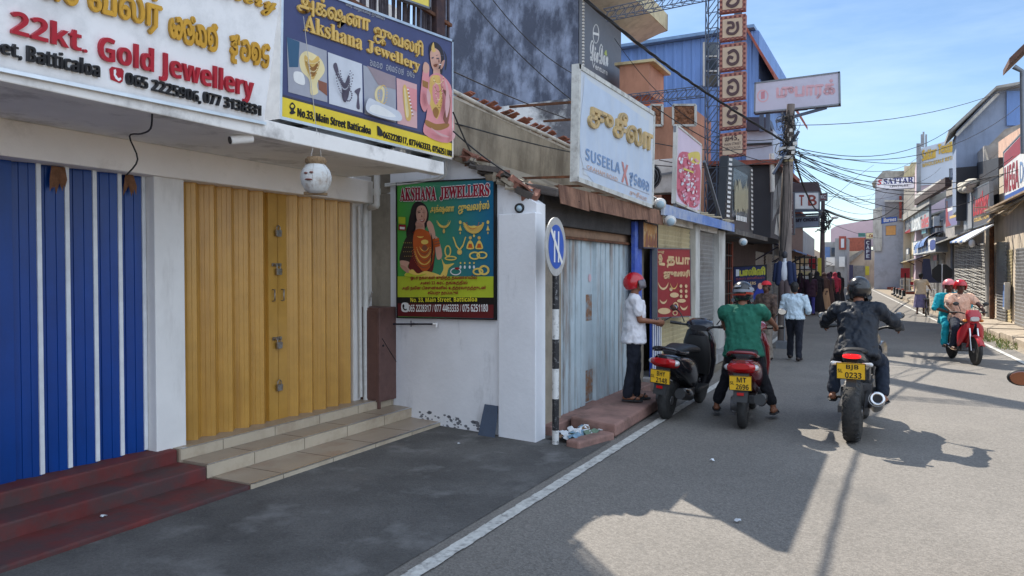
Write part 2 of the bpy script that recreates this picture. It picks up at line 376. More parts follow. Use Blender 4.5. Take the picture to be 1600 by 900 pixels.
M_ground = mat('earth', (.17, .14, .1), .95, var=.3, scale=2, stain=(.28, .25, .2), bump=.6, bscale=25)
M_line = mat('line_paint', (.55, .54, .5), .7, var=.2, scale=14, stain=(.2, .19, .18), sscale=16, samt=.85, sthr=.56, bump=.3)
M_pave = mat('pavement_slab', (.4, .34, .27), .9, var=.2, scale=3, stain=(.2, .16, .12), sscale=3, bump=.4, bscale=30)
M_redpaint = mat('red_oxide_floor', S(104, 46, 44), .75, var=.22, scale=4, stain=S(72, 60, 60), sscale=2.4, samt=.85, sthr=.48, bump=.12, bscale=40)
M_tile = mat('cream_tile', S(186, 172, 150), .35, var=.07, scale=3, stain=S(140, 118, 96), sscale=2.6, samt=.45, sthr=.55, bump=.05)
M_tread = mat('tile_tread', S(158, 142, 124), .4, var=.09, scale=3, stain=S(128, 84, 60), sscale=2.0, samt=.5, sthr=.6, bump=.06)
M_grout = mat('grout', S(84, 74, 64), .9)
M_alu = mat('aluminium', (.7, .7, .7), .3, 1, bump=0)
M_white = mat('white_wall', (.78, .76, .73), .85, var=.06, scale=2.5, stain=(.46, .43, .4), sscale=2.8, samt=.5, sthr=.57, streak=4, bump=.12, bscale=25)
M_soffit = mat('soffit_paint', (.8, .78, .75), .85, var=.08, scale=2, stain=(.18, .165, .15), sscale=2.2, samt=.6, sthr=.6, bump=.1, bscale=20)
M_beam = mat('beam_paint', (.87, .82, .77), .85, var=.05, scale=2, stain=(.4, .36, .32), sscale=3, samt=.35, sthr=.62, bump=.08)
M_blue = mat('blue_shutter_paint', S(6, 60, 134), .28, var=.1, scale=3, stain=S(18, 48, 104), sscale=3, samt=.5, streak=5, bump=.02, spec=.35)
M_gold = mat('gold_shutter_paint', S(188, 142, 64), .3, .12, var=.1, scale=5, stain=S(150, 104, 40), sscale=7, samt=.5, sthr=.57, streak=14, bump=.04, bscale=20, spec=.6)
M_steel = mat('padlock_steel', (.33, .31, .29), .35, .9, stain=(.2, .12, .07), sscale=40, samt=.7)
M_rust = mat('rusted_steel', S(96, 66, 50), .85, .2, var=.3, scale=9, stain=S(150, 96, 64), sscale=6, samt=.6, bump=.4)
M_black = mat('black_plastic', (.012, .012, .013), .45, var=.1, bump=0)
M_dark = mat('hollow_shade', (.02, .02, .022), .8)  # near-black colour standing for the shade inside hollows
M_cable = mat('cable_rubber', (.018, .018, .02), .7, bump=0)
M_whitepvc = mat('white_pvc', (.62, .61, .58), .45, var=.06, stain=(.4, .37, .33), sscale=5, bump=0)
M_oldwall = mat('old_plaster', S(148, 138, 122), .92, var=.2, scale=3, stain=S(92, 82, 70), sscale=1.8, samt=.75, sthr=.52, streak=2, bump=.4, bscale=20)
M_concrete = mat('grey_concrete', (.3, .29, .28), .9, var=.2, scale=3, stain=(.14, .13, .12), sscale=2, samt=.7, streak=3, bump=.35, bscale=25)
M_pink = mat('pink_cement', S(150, 116, 106), .9, var=.14, scale=4, stain=S(96, 78, 72), sscale=2.4, samt=.65, sthr=.5, bump=.3, bscale=30)

def edge_left(y): return -2.38 if y < 12 else -2.38 - .042 * (y - 12)
def edge_right(y): return 2.1 if y < 16 else 2.1 - .0715 * (y - 16)
ys = [-12, -6, 0, 4, 8, 12, 16, 20, 26, 32, 40, 50, 60, 75, 90, 120]
struct(B().quad((-300, -60, -.02), (300, -60, -.02), (300, 900, -.02), (-300, 900, -.02)).out('ground', M_ground))
def strip(name, fa, fb, z, m):
    b = B()
    for a, c in zip(ys, ys[1:]): b.quad((fa(a), a, z), (fb(a), a, z), (fb(c), c, z), (fa(c), c, z))
    return struct(b.out(name, m))
strip('road', lambda y: edge_left(y) - .3, lambda y: edge_right(y) + .35, .004, M_road)
# forecourt apron, a little uneven, dying into the road beside the white line
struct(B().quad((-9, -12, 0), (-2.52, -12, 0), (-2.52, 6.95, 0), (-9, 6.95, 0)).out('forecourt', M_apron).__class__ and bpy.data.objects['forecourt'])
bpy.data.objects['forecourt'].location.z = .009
def wline(name, f, s, w=.1):
    b = B(); rnd = random.Random(4)
    y = -3.0
    while y < 100:
        st = .11 if y < 9 else .5 if y < 25 else 3
        j = lambda: rnd.uniform(-.006, .006) if y < 9 else 0
        b.quad((f(y) - w / 2 + j(), y, .014), (f(y) + w / 2 + j(), y, .014), (f(y + st) + w / 2 + j(), y + st, .014), (f(y + st) - w / 2 + j(), y + st, .014))
        y += st
    return struct(b.out(name, M_line))
wline('edge_line', edge_left, 0); wline('edge_line', edge_right, 0, .1)
# pavements
strip('verge', lambda y: edge_right(y) + .3, lambda y: edge_right(y) + 3.5, .002, mat('dusty_verge', (.3, .25, .19), .95, var=.25, scale=4, stain=(.16, .14, .1), sscale=5, bump=.5, bscale=30))
b = B()
for i in range(24):
    y = 17.5 + i * 1.6; x = edge_right(y) + .62; h = .16 + .02 * (i % 3)
    b.slab([(x, y, -.02), (x + 1.5, y, -.02), (x + 1.5 - .06, y + 1.52, -.02), (x - .1, y + 1.52, -.02)], (0, 0, h))
struct(b.out('pavement', M_pave, bevel=.015))
b = B(); b.slab([(-4.2, 15.2, -.01), (-2.78, 15.2, -.01), (-3.3, 34, -.01), (-4.8, 34, -.01)], (0, 0, .15))
struct(b.out('pavement', M_concrete, bevel=.015))

# ---------------------------------------------------------------- jewellery shop, near left
shop = thing('shop_building', 'cream jewellery shop with blue and gold folding doors under a concrete canopy', 'shop', (-5.4, 3, 0))
FX, PZ3, DTOP = -5.36, .258, 2.49
GY = lambda px, x=FX: onx(px, 500, x).y
g0, g1 = GY(287), GY(551); py0, py1 = GY(243, FX + .12), GY(289.5, FX + .12)
b = B()
b.box((-12, -5, 0), (-5.6, 7.7, 5.0)); b.box((-5.62, -5, 0), (-5.5, g1 + .3, 5.0))                # body, its far end lengthened unseen to block stray sun
b.box((-5.55, py0, PZ3 - .06), (FX + .12, py1, DTOP))               # pier between the doors
b.box((-5.55, g1, .0), (FX + .01, g1 + .12, 2.8)); b.box((-5.7, g1 + .1, .0), (-5.46, 7.1, 2.8))   # wall right of the gold door
b.box((-5.55, -5, PZ3 - .06), (FX + .12, 1.2, DTOP))
b.out('wall', M_white, shop, bevel=.008)
bz0, bz1 = onx(583, 318, FX + .17).z, onx(400, 252, FX + .17).z; by1 = onx(583, 318, FX + .17).y
B().box((-5.55, -5, bz0), (FX + .17, by1, bz1)).out('beam', M_beam, shop, bevel=.01)
b = B().box((-5.55, -5, 2.70), (-4.02, 6.18, 2.775)); b.box((-4.12, -5, 2.655), (-4.0, 6.2, 2.78)); b.out('canopy', M_soffit, shop, bevel=.008)
def zig(y0, y1, n, a0, a1, flat=()):         # accordion profile along y: (s, depth), shallow pressed ribs on the long faces
    st = (y1 - y0) / n; pr = []
    for i in range(n):
        y = y0 + i * st; h = st * .44; k = [(0, 0), (.3, .3), (.32, .345), (.66, .66), (.68, .705), (1, 1)]
        pr += [(y + h * s, a0 + (a1 - a0) * d) for s, d in k] + [(y + st * .98, a0)]
    return pr
m0, m1 = GY(418), GY(448); mm = (m0 + m1) / 2; DH = bz0 - PZ3 + .01
gd = zig(g0, m0, 5, 0, .08) + [(m0 + .005, .03), (mm - .003, .03), (mm - .001, .022), (mm + .001, .022), (mm + .003, .03), (m1 - .005, .03)] + zig(m1, g1, 5, 0, .08)
gold_door = B().sheet(gd, (FX - .02, 0, PZ3), (0, 1, 0), (1, 0, 0), (0, 0, DH)).out('folding_door', M_gold, shop)
gold_door['label'] = 'gold painted folding steel door with padlocks down its middle'
BPX = FX - .04; yb = [GY(px, BPX + .05) for px in (24, 63, 107, 150, 189, 226)]
bd = [(1.0, .03), (yb[0] - .2, .03), (yb[0] - .195, .022), (yb[0] - .185, .022), (yb[0] - .18, .03), (yb[0], .03)]
for ya, yc in zip(yb, yb[1:]): bd += [(ya + .006, 0.0), (ya + (yc - ya) * .3, .012), (ya + (yc - ya) * .31, .02), (ya + (yc - ya) * .62, .034), (ya + (yc - ya) * .63, .041), (yc - .004, .055)]
bd += [(py0 + .02, 0)]
blue_door = B().sheet(bd, (BPX, 0, PZ3), (0, 1, 0), (1, 0, 0), (0, 0, DH)).out('folding_door', M_blue, shop)
blue_door['label'] = 'glossy blue folding steel door with white strips along its folds'
b = B()
for y in yb[1:]: b.box((BPX + .03, y - .02, PZ3 + .01), (BPX + .064, y + .010, DTOP - .02))
b.out('fold_strip', mat('strip_white', (.7, .72, .74), .35, bump=0), blue_door)
def padlock(parent, y, z, hasp=True, s=1.0, x=FX + .012):
    b = B(); p = V((x, y, z))
    b.slab([p + V((.012, -.026 * s, -.06 * s)), p + V((.012, .026 * s, -.06 * s)), p + V((.012, .03 * s, -.01)), p + V((.012, -.03 * s, -.01))], (.022, 0, 0))
    b.tube([p + V((.022, -.018 * s, -.012)), p + V((.022, -.018 * s, .02)), p + V((.022, 0, .036)), p + V((.022, .018 * s, .02)), p + V((.022, .018 * s, -.012))], .0055, 8)
    if hasp: b.box(p + V((0, -.07, .012)), p + V((.01, .05, .042))); b.tube([p + V((.01, -.05, .026)), p + V((.045, -.05, .026))], .012, 8)
    return b.out('padlock', M_steel, parent, bevel=.003)
for py, h in ((358, False), (418, True), (533, True), (599, False)): padlock(gold_door, mm - .01, onx(430, py, FX).z, h, 1.2)
hz = onx(430, 462, FX).z; xh = FX + .01
for hy in (mm - .07, mm + .05): B().tube([(xh, hy, hz + .06), (xh + .03, hy, hz + .06), (xh + .03, hy, hz - .05), (xh, hy, hz - .05)], .007, 6).out('door_handle', M_steel, gold_door)
for py, h in ((465, True), (500, False), (672, True)): padlock(blue_door, yb[0] - .19, onx(5, py, FX).z, h, 1.3, BPX + .03)
# dead banana-leaf garlands taped on the blue door
Mleaf = mat('dry_leaf', S(120, 84, 60), .9, var=.3, scale=20, bump=.4)
def garland(y, z, w, h, label, seed):
    b = B(); rnd = random.Random(seed); t = thing('dried_garland', label, 'garland', (FX + .03, y, z))
    for i in range(7):
        yy = y + rnd.uniform(-w, w) * .6; l = h * rnd.uniform(.5, 1); d = rnd.uniform(-.04, .04)
        b.add([(FX + .03, yy - .018, z), (FX + .036, yy + .018, z), (FX + .045, yy + d + .015, z - l * .6), (FX + .03, yy + d * 1.6, z - l), (FX + .034, yy + d - .015, z - l * .55)], [(0, 1, 2, 3, 4)])
    b.out('leaf_bunch', Mleaf, t)
garland(GY(86, BPX), onx(86, 262, BPX).z, .06, .2, 'wide bunch of dried brown leaves hung high on the blue door', 3)
garland(GY(194, BPX), onx(194, 270, BPX).z, .025, .2, 'thin strip of dried brown leaf hung on the blue door', 5)

# steps
zr = (.0, .05, .162, PZ3)
x1, x2, x3 = -4.44, onz(338, 743, zr[1]).x, onz(288, 718, zr[2]).x
ya1, ya2, ya3 = onz(400, 757, zr[1]).y, onz(335, 727, zr[2]).y, onz(285, 701, zr[3]).y
t = thing('red_steps', 'red oxide cement steps before the blue folding door', 'steps', (-4.8, 1, 0))
b = B(); b.box((-5.5, -5, -.01), (x1, ya1 - .01, zr[1] - .006)); b.box((-5.5, -5, 0), (x2 + .015, ya2 - .02, zr[2] - .012)); b.box((-5.52, -5, 0), (x3 - .01, ya3 - .03, zr[3] + .0)); b.out('tread', M_redpaint, t, bevel=.014)
t = thing('tiled_steps', 'cream tiled steps with metal nosings before the gold door', 'steps', (-4.9, 5.5, 0))
b = B(); b.box((-5.52, ya3 - .02, .0), (x3, 7.0, zr[3])); b.box((-5.5, ya2, 0), (x2, 7.0, zr[2])); b.box((-5.5, ya1, -.01), (x1, 7.05, zr[1])); b.out('tread', M_tread, t)
b = B()
for x, z0, z1, y0 in ((x3, zr[2], zr[3], ya3), (x2, zr[1], zr[2], ya2), (x1, 0, zr[1], ya1)): b.box((x + .001, y0 - .012, z0 + .002), (x + .006, 7.0, z1 - .003))
b.out('riser_tile', M_tile, t)
b = B()
for x, z1, y0 in ((x3, zr[3], ya3), (x2, zr[2], ya2), (x1, zr[1], ya1)): b.box((x - .006, y0, z1 - .004), (x + .009, 7.0, z1 + .004))
b.out('nosing', M_alu, t)
b = B()
for i in range(5):
    y = 4.45 + i * .6; b.box((x2 + .01, y, zr[1] + .0002), (x1 - .02, y + .006, zr[1] + .0012)); b.box((x3 + .01, y + .1, zr[2] + .0002), (x2 - .02, y + .106, zr[2] + .0012)); b.box((x2 + .004, y + .1, zr[1] + .004), (x2 + .007, y + .105, zr[2] - .006)); b.box((x1 + .004, y, 0.005), (x1 + .007, y + .005, zr[1] - .006)); b.box((x3 + .004, y + .02, zr[2] + .004), (x3 + .007, y + .025, zr[3] - .006))
b.out('tile_joint', M_grout, t)

# pipes in the corner, little camera, pot, cabinet, bar
t = thing('drain_pipe', 'off-white plastic drain pipe with a double bend beside the gold door', 'pipe', (-5.3, 6.6, PZ3))
xs = FX + .06; A_ = lambda px, py, x: onx(px, py, x)
p1 = [A_(589, 228, -5.08), A_(589, 312, -5.08), A_(587, 322, -5.1), A_(575, 326, xs), A_(571, 338, xs), V((xs, A_(571, 340, xs).y, PZ3))]
B().tube(spline(p1, 3), .034, 12).out('pipe', M_whitepvc, t)
for q_ in (A_(589, 300, -5.08), A_(571, 348, xs)): B().lathe(q_, (0, 0, 1), [(-.035, .041), (.035, .041)], 12).out('collar', M_whitepvc, t)
t = thing('drain_pipe', 'thin straight white conduit on the wall left of the green poster', 'pipe', (-5.4, 6.9, .9))
B().tube([A_(607, 282, -5.4), A_(598, 440, -5.4), A_(594, 476, -5.38)], .012, 8).out('pipe', M_whitepvc, t)
t = thing('drain_pipe', 'pale conduit running down against the gold door jamb', 'pipe', (-5.3, 6.5, PZ3))
B().tube([A_(561, 322, FX + .05), A_(564, 620, FX + .05)], .02, 8).out('pipe', M_whitepvc, t)
t = thing('conduit_pipe', 'white conduit elbows under the canopy end', 'pipe', (-4.1, 6.3, 2.6))
b = B()
_W = PP((-5.2, 6.86, 0), (-3.62, 6.625, 0))
for dx in (0, 7): b.tube(spline([hit(690 + dx, 235, _W), hit(690 + dx, 262, _W), hit(688 + dx, 273 + dx * .3, _W), hit(676, 279 + dx * .4, _W), hit(602, 288 + dx * .4, _W)], 3), .012, 8)
b.out('pipe', M_whitepvc, t)
t = thing('security_camera', 'small white bullet security camera under the canopy edge', 'security camera', (-4.1, 3.76, 2.64))
B().tube([(-4.12, 3.66, 2.61), (-4.06, 3.80, 2.64)], .032, 12).out('housing', M_white, t, bevel=.004)
B().tube([(-4.123, 3.653, 2.609), (-4.117, 3.667, 2.612)], .026, 12).out('lens', M_black, t)
B().tube([(-4.07, 3.8, 2.65), (-4.08, 3.86, 2.70), (-4.08, 3.86, 2.76)], .012, 8).out('bracket', M_white, t)
t = thing('hanging_pot', 'round white painted clay pot with straw rim hanging from the canopy', 'pot', (-4.02, 4.42, 2.3))
c = V((-4.02, 4.40, 2.43)); Mpot = mat('lime_washed_clay', S(205, 206, 204), .85, var=.1, scale=10, stain=S(150, 130, 112), sscale=9, samt=.8, sthr=.58, bump=.2)
B().lathe(c, (0, 0, 1), [(-.125, .002), (-.122, .05), (-.1, .085), (-.05, .112), (0, .12), (.05, .108), (.085, .082), (.105, .062), (.13, .062)], 28).out('bowl', Mpot, t)
b = B().lathe(c + V((0, 0, .1)), (0, 0, 1), [(0, .07), (.015, .082), (.04, .08), (.055, .066)], 24); b.tube([c + V((-.07, -.06, -.125)), c + V((.07, .05, -.13))], .012, 8); b.out('straw_rim', mat('straw', S(140, 116, 88), .95, var=.3, scale=60, bump=.6, bscale=120), t)
b = B()
for a in range(6):
    d = V((math.cos(a * 1.05), math.sin(a * 1.05), 0)); b.tube([c + d * .075 + V((0, 0, .1)), c + d * .118 + V((0, 0, .03)), c + d * .122 - V((0, 0, .02)), c + d * .09 - V((0, 0, .1))], .0022, 5)
b.tube([c + V((0, -.06, .14)), (-4.0, 4.39, 2.78), (-3.95, 4.2, 3.6)], .0028, 5); b.tube([c + V((0, .06, .14)), (-4.0, 4.42, 2.78)], .0028, 5); b.out('cord', mat('pale_cord', (.5, .48, .45), .8, bump=0), t)
# dark red-brown face marks on the pot
b = B()
for da, dz, w in ((-.5, .02, .016), (-.12, .025, .016), (-.3, -.03, .03)):
    a = -1.0 + da; p = c + V((math.cos(a) * .1195, math.sin(a) * .1195, dz)); b.ell(p, (w, w, .007), None, 10, 6)
b.out('painted_face', mat('face_paint', S(120, 70, 60), .8), t)
t = thing('metal_cabinet', 'tall brown rusty metal cabinet standing on the tiled step', 'cabinet', (-5.0, 6.4, .19))
Mcab = mat('brown_cabinet_paint', S(104, 76, 70), .5, .1, var=.12, scale=6, stain=S(74, 52, 48), sscale=5, bump=.08, spec=.5)
c_n = onz(593, 640, zr[2]); cx0, cx1, cy0, cy1 = c_n.x - .42, c_n.x, c_n.y, c_n.y + .36; cz = zr[2]; ctop = onx(593, 481, cx1).z
B().box((cx0, cy0, cz + .08), (cx1, cy1, ctop)).out('body', Mcab, t, bevel=.006)
for x in (cx0 + .03, cx1 - .03):
    for y in (cy0 + .03, cy1 - .03): B().box((x - .014, y - .014, cz), (x + .014, y + .014, cz + .082)).out('leg', Mcab, t)
B().box((cx0 + .015, cy0 - .006, cz + .11), (cx1 - .015, cy0 + .001, ctop - .03)).out('door', Mcab, t)
B().bar((cx1 + .001, cy0 + .05, .95), (cx1 + .001, cy1 - .01, .62), .008, .006).ell((cx1 + .003, cy0 + .07, .87), (.006, .018, .014)).out('latch', M_black, t)
B().tube([(cx0 + .1, cy0 + .2, ctop), (cx0 + .13, cy0 + .25, ctop + .17)], .01, 6).out('conduit', M_steel, t)

# ---------------------------------------------------------------- white side wall with poster, old shop B behind the pole
WA, WB = V((-5.5, 6.947, 0)), V((-3.62, 6.665, 0)); WPL = PP(WA, WB)
wn_ = V(WPL[1]); wn_ = wn_ if wn_.dot(EYEV - WA) > 0 else -wn_
old = thing('old_shop', 'old low shop with weathered pale blue shutter and rusted canopy edge', 'shop', (-3.3, 8.5, 0))
M_bluewhite = mat('white_side_wall', S(226, 227, 230), .85, var=.05, scale=2.5, stain=S(120, 120, 122), sscale=3.2, samt=.5, sthr=.66, streak=3, bump=.15, bscale=22)
pts = [(590, 668), (782, 684), (838, 688), (838, 318), (812, 300), (800, 286), (760, 262), (712, 238), (688, 236), (590, 250)]
P = [hit(*p, WPL) for p in pts]; P[0].z = -.02; P[1].z = -.02; P[2].z = -.02
B().slab(P, -wn_ * .16).out('side_wall', M_bluewhite, old)
q0 = hit(782, 684, WPL); q1 = hit(839, 684, WPL)
b = B(); b.slab([V((q0.x, q0.y - .05, -.02)), V((q1.x + .01, q1.y - .05, -.02)), V((q1.x + .01, q1.y + .1, -.02)), V((q0.x, q0.y + .1, -.02))], (0, 0, 2.30)); b.out('pillar', M_bluewhite, old, bevel=.01)
# peeled plaster at the foot of the wall
b = B(); rnd = random.Random(9)
for i in range(70):
    u = rnd.random(); px = 655 + 95 * u; top = 645 + 22 * u + rnd.uniform(-6, 20); p = hit(px, top, WPL)
    r_ = rnd.uniform(.006, .03); n = 6
    if p.z < .01: continue
    t_ = (WB - WA).normalized(); b.add([p + wn_ * .0015 + t_ * math.cos(6.28 * k / n) * r_ * rnd.uniform(.6, 1.6) + V((0, 0, 1)) * math.sin(6.28 * k / n) * r_ * .7 for k in range(n)], [tuple(range(n))])
b.out('peeled_patch', mat('damp_plaster', S(112, 114, 120), .95, var=.3, scale=20, bump=.5), old)
BX = -3.28
q = lambda px, py, x=BX: onx(px, py, x)
b = B()
b.box((-9, 6.9, 0), (-3.62, 10.35, 2.6)); b.box((-9, 6.9, 2.6), (-4.3, 11, 3.44)); b.box((-5.35, 6.95, 3.4), (-4.66, 7.3, 4.35))  # upper boxes are unseen blocks added to stop stray sun on the forecourt
b.box((-3.62, 6.83, -.02), (BX + .03, 7.38, 2.2))          # near pilaster
b.box((-3.62, 9.84, 0), (BX + .02, 10.35, 2.5))            # far pilaster
b.out('wall', M_oldwall, old, bevel=.01)
B().box((-3.62, 6.85, 2.19), (BX + .06, 10.3, 2.52)).out('beam', mat('dark_beam', S(70, 68, 68), .9, var=.25, scale=4, stain=S(40, 40, 42), bump=.4), old, bevel=.012)  # dark grey base colour with random darker blotches
B().box((-3.4, 7.42, 2.07), (BX - .02, 9.83, 2.19)).out('lintel_board', mat('tan_board', S(150, 122, 100), .9, var=.2, scale=6, stain=S(96, 78, 66), sscale=4), old)
b = B(); b.bar((BX + .01, 7.4, 2.075), (BX + .01, 9.85, 2.075), .05, .03); b.out('rail', M_rust, old)
M_shut = mat('weathered_blue_shutter', S(178, 192, 198), .55, .05, var=.12, scale=3, stain=S(122, 92, 66), sscale=3.4, samt=.85, sthr=.58, streak=6, bump=.1, spec=.4)
pr = []
y = 7.38
while y < 9.8:
    if 8.22 < y < 8.26: pr += [(y, .0), (y + .3, .0)]; y += .3
    pr += [(y, .0), (y + .012, .045), (y + .12, .05), (y + .132, .004)]; y += .17
sh = B().sheet(pr, (BX - .06, 0, .1), (0, 1, 0), (1, 0, 0), (0, 0, 1.975)).out('folding_door', M_shut, old)
b = B()
b.box((BX - .063, 8.24, 1.1), (BX - .057, 8.5, 1.42)); b.box((BX - .063, 8.27, .12), (BX - .057, 8.53, .5))
b.out('rust_patch', mat('rust_bloom', S(140, 102, 74), .9, var=.3, scale=14, stain=S(140, 150, 154), sscale=9, samt=1, sthr=.5), sh)
B().lathe((BX - .055, 8.42, 1.62), (1, 0, 0), [(0, .05), (.002, .05)], 16).out('round_sticker', mat('sticker', S(200, 170, 176), .6), sh)
# canopy of the old shop: stained sloping slab, dark underside, rusted fascia
b = B(); b.slab([(-3.75, 6.84, 2.60), (-3.5, 6.74, 2.54), (-3.02, 6.76, 2.44), (-3.02, 10.4, 2.46), (-3.75, 10.4, 2.62)], (0, 0, .09)); b.out('canopy', mat('dark_grey_canopy', S(84, 78, 74), .9, var=.25, scale=4, stain=S(50, 47, 46), bump=.4), old, bevel=.02)  # whole slab in one dark grey with random blotches
b = B(); rnd = random.Random(2); y = 6.78
while y < 10.3:
    l = rnd.uniform(.5, .8); b.slab([(-3.0, y, 2.36 + rnd.uniform(-.02, .02)), (-3.0 + rnd.uniform(-.01, .01), y + l - .012, 2.37 + rnd.uniform(-.02, .02)), (-3.03, y + l - .012, 2.57), (-3.03, y, 2.57)], (.012, 0, 0)); y += l
b.out('fascia', mat('rusted_fascia', S(140, 104, 84), .85, .1, var=.25, scale=7, stain=S(84, 56, 44), sscale=5, samt=.85, sthr=.5, streak=5, bump=.4), old)
b = B(); b.slab([(-4.1, 6.2, 2.92), (-4.1, 11, 2.70), (-4.06, 11, 3.36), (-4.06, 6.2, 3.52)], (-.2, 0, 0)); b.slab([(-4.1, 6.93, 2.9), (-4.1, 11, 2.72), (-3.7, 11, 2.66), (-3.7, 6.93, 2.68)], (0, 0, .05)); b.out('parapet', M_oldwall, old, bevel=.015)
b = B(); b.tube(spline([(-4.04, 6.2, 3.55), (-4.05, 7.6, 3.475), (-4.04, 8.6, 3.46), (-4.06, 11, 3.37)], 4), .024, 8); b.bar((-4.14, 6.2, 3.5), (-4.14, 11, 3.34), .16, .03); b.out('coping', mat('pale_coping', S(186, 180, 170), .8, var=.2, scale=9, stain=S(90, 84, 78), sscale=6), old)
b = B(); rnd = random.Random(33)
for i in range(46):
    u = i / 45; px = 704 + 118 * u; py = 237 + 62 * u ** 1.1 + rnd.uniform(-4, 3); p = hit(px, py, WPL) - wn_ * rnd.uniform(-.03, .12); b.cur = rnd.choice((0, 0, 1, 2))
    M = Matrix.Translation(p) @ Matrix.Rotation(rnd.uniform(-.6, .6), 4, 'X') @ Matrix.Rotation(R(18) + rnd.uniform(-.35, .35), 4, 'Y') @ Matrix.Rotation(rnd.uniform(-.7, .7), 4, 'Z'); l, w_, h_ = rnd.uniform(.05, .16), rnd.uniform(.04, .12), rnd.uniform(.008, .035)
    bb = B().slab([(-l, -w_, -h_), (l * rnd.uniform(.6, 1), -w_, -h_), (l, w_ * rnd.uniform(.5, 1), -h_), (-l * .8, w_, -h_)], (0, 0, 2 * h_)).xf(M); b.add(bb.v, bb.f)
b.out('roof_rubble', [MATS['dark_grey_canopy'], mat('broken_clay', S(128, 88, 74), .9, var=.3, scale=12), M_oldwall], old)
# loose clay tiles lying on the parapet
b = B(); rnd = random.Random(5)
for i in range(34):
    y = 6.9 + i * .115; x = -4.24 - rnd.uniform(0, .12); z = 3.56 - (y - 6.9) * .033 + rnd.uniform(-.01, .02)
    M = Matrix.Translation((x, y, z)) @ Matrix.Rotation(R(-18 + rnd.uniform(-6, 6)), 4, 'Y') @ Matrix.Rotation(R(rnd.uniform(-8, 8)), 4, 'Z')
    bb = B().box((-.2, -.055, 0), (.2, .05, .014)).xf(M); b.add(bb.v, bb.f)
b.out('roof_tile', mat('clay_tile', S(140, 88, 72), .9, var=.3, scale=8, stain=S(70, 58, 52), sscale=6, samt=.7), old)
for i, (y, lab) in enumerate(((6.95, 'rusty floodlight box with cracked glass at the corner of the old canopy'), (7.0, 'small dark lamp hanging below the rusty floodlight'))):
    t = thing('floodlight', lab, 'lamp', (-3.2, y, 2.4))
    if i == 0:
        p = ony(820, 305, 6.68)
        B().box((p.x - .1, 6.68, p.z - .065), (p.x + .09, 6.8, p.z + .065)).out('housing', M_rust, t, bevel=.01); B().box((p.x - .075, 6.674, p.z - .055), (p.x + .085, 6.682, p.z + .055)).out('glass', mat('cracked_glass', S(128, 158, 176), .25, var=.3, scale=30, bump=.4), t)
        B().bar((p.x, 6.72, p.z + .06), (p.x - .05, 6.9, p.z + .16), .02).out('bracket', M_rust, t)
    else:
        p = ony(812, 325, 6.62); B().ell(p, (.055, .05, .05)).bar(p, p + V((.05, .2, .08)), .03).out('housing', M_black, t); B().ell(p + V((.01, -.03, -.005)), (.032, .028, .032)).out('glass', mat('lamp_glass', S(150, 170, 180), .15, bump=0), t)
# grey-blue sheet leaning on the wall, wall bar, poster
t = tag(B().slab([hit(758, 678, WPL) + wn_ * .11, hit(783, 683, WPL) + wn_ * .11, hit(781, 634, WPL) + wn_ * .02, hit(760, 631, WPL) + wn_ * .02], wn_ * .012).out('leaning_sheet', mat('slate_sheet', S(72, 84, 102), .6, var=.12)), 'slate blue sheet leaning against the foot of the white side wall', 'sheet')
t = thing('wall_bar', 'short dark steel bar with white tap end fixed below the poster', 'pipe', hit(650, 505, WPL))
a_, c_ = hit(612, 506, WPL) + wn_ * .05, hit(684, 506, WPL) + wn_ * .05
b = B().tube([a_, c_], .010, 8); m_ = (a_ + c_) / 2; b.tube([m_, m_ - wn_ * .05], .012, 8); b.tube([m_ - V((0, 0, .03)), m_ + V((0, 0, .04))], .006, 6); b.out('pipe', mat('bar_paint', S(60, 62, 74), .4, .5), t)
B().tube([c_ - V((.02, 0, 0)), c_ + V((.03, 0, .002)), c_ + V((.02, 0, -.03))], .013, 8).out('tap', M_white, t)
# ---------------------------------------------------------------- near signs
M_gold3d = mat('gold_letter', S(206, 160, 70), .28, .75, var=.1, scale=12, bump=0)
M_red3d = mat('red_letter', S(176, 26, 48), .35, var=.05, bump=0)
M_blk3d = mat('black_letter', S(26, 28, 36), .35, var=.05, bump=0)
M_signwhite = mat('sign_white', S(242, 243, 245), .35, var=.03, scale=2, stain=S(196, 198, 200), sscale=3, bump=0)
M_frame = mat('sign_frame', S(120, 124, 130), .5, .5, bump=0)
def arc(cx, cy, rx, ry, a0, a1, w, n=14):    # crescent outline in pixels
    o = [(cx + rx * math.cos(R(a0 + (a1 - a0) * i / n)), cy + ry * math.sin(R(a0 + (a1 - a0) * i / n))) for i in range(n + 1)]
    k = [(cx + (rx - w * math.sin(math.pi * i / n) - .1 * w) * math.cos(R(a0 + (a1 - a0) * i / n)), cy + (ry - w * math.sin(math.pi * i / n) - .1 * w) * math.sin(R(a0 + (a1 - a0) * i / n))) for i in range(n + 1)]
    return o + k[::-1]
def oval(cx, cy, rx, ry=None, n=14): ry = ry or rx; return [(cx + rx * math.cos(6.2832 * i / n), cy + ry * math.sin(6.2832 * i / n)) for i in range(n)]
def ringp(cx, cy, rx, ry, w): return arc(cx, cy, rx, ry, 0, 358, 0, 24)[:25] + [(cx + (rx - w) * math.cos(R(358 - 358 * i / 24)), cy + (ry - w) * math.sin(R(358 - 358 * i / 24))) for i in range(25)]

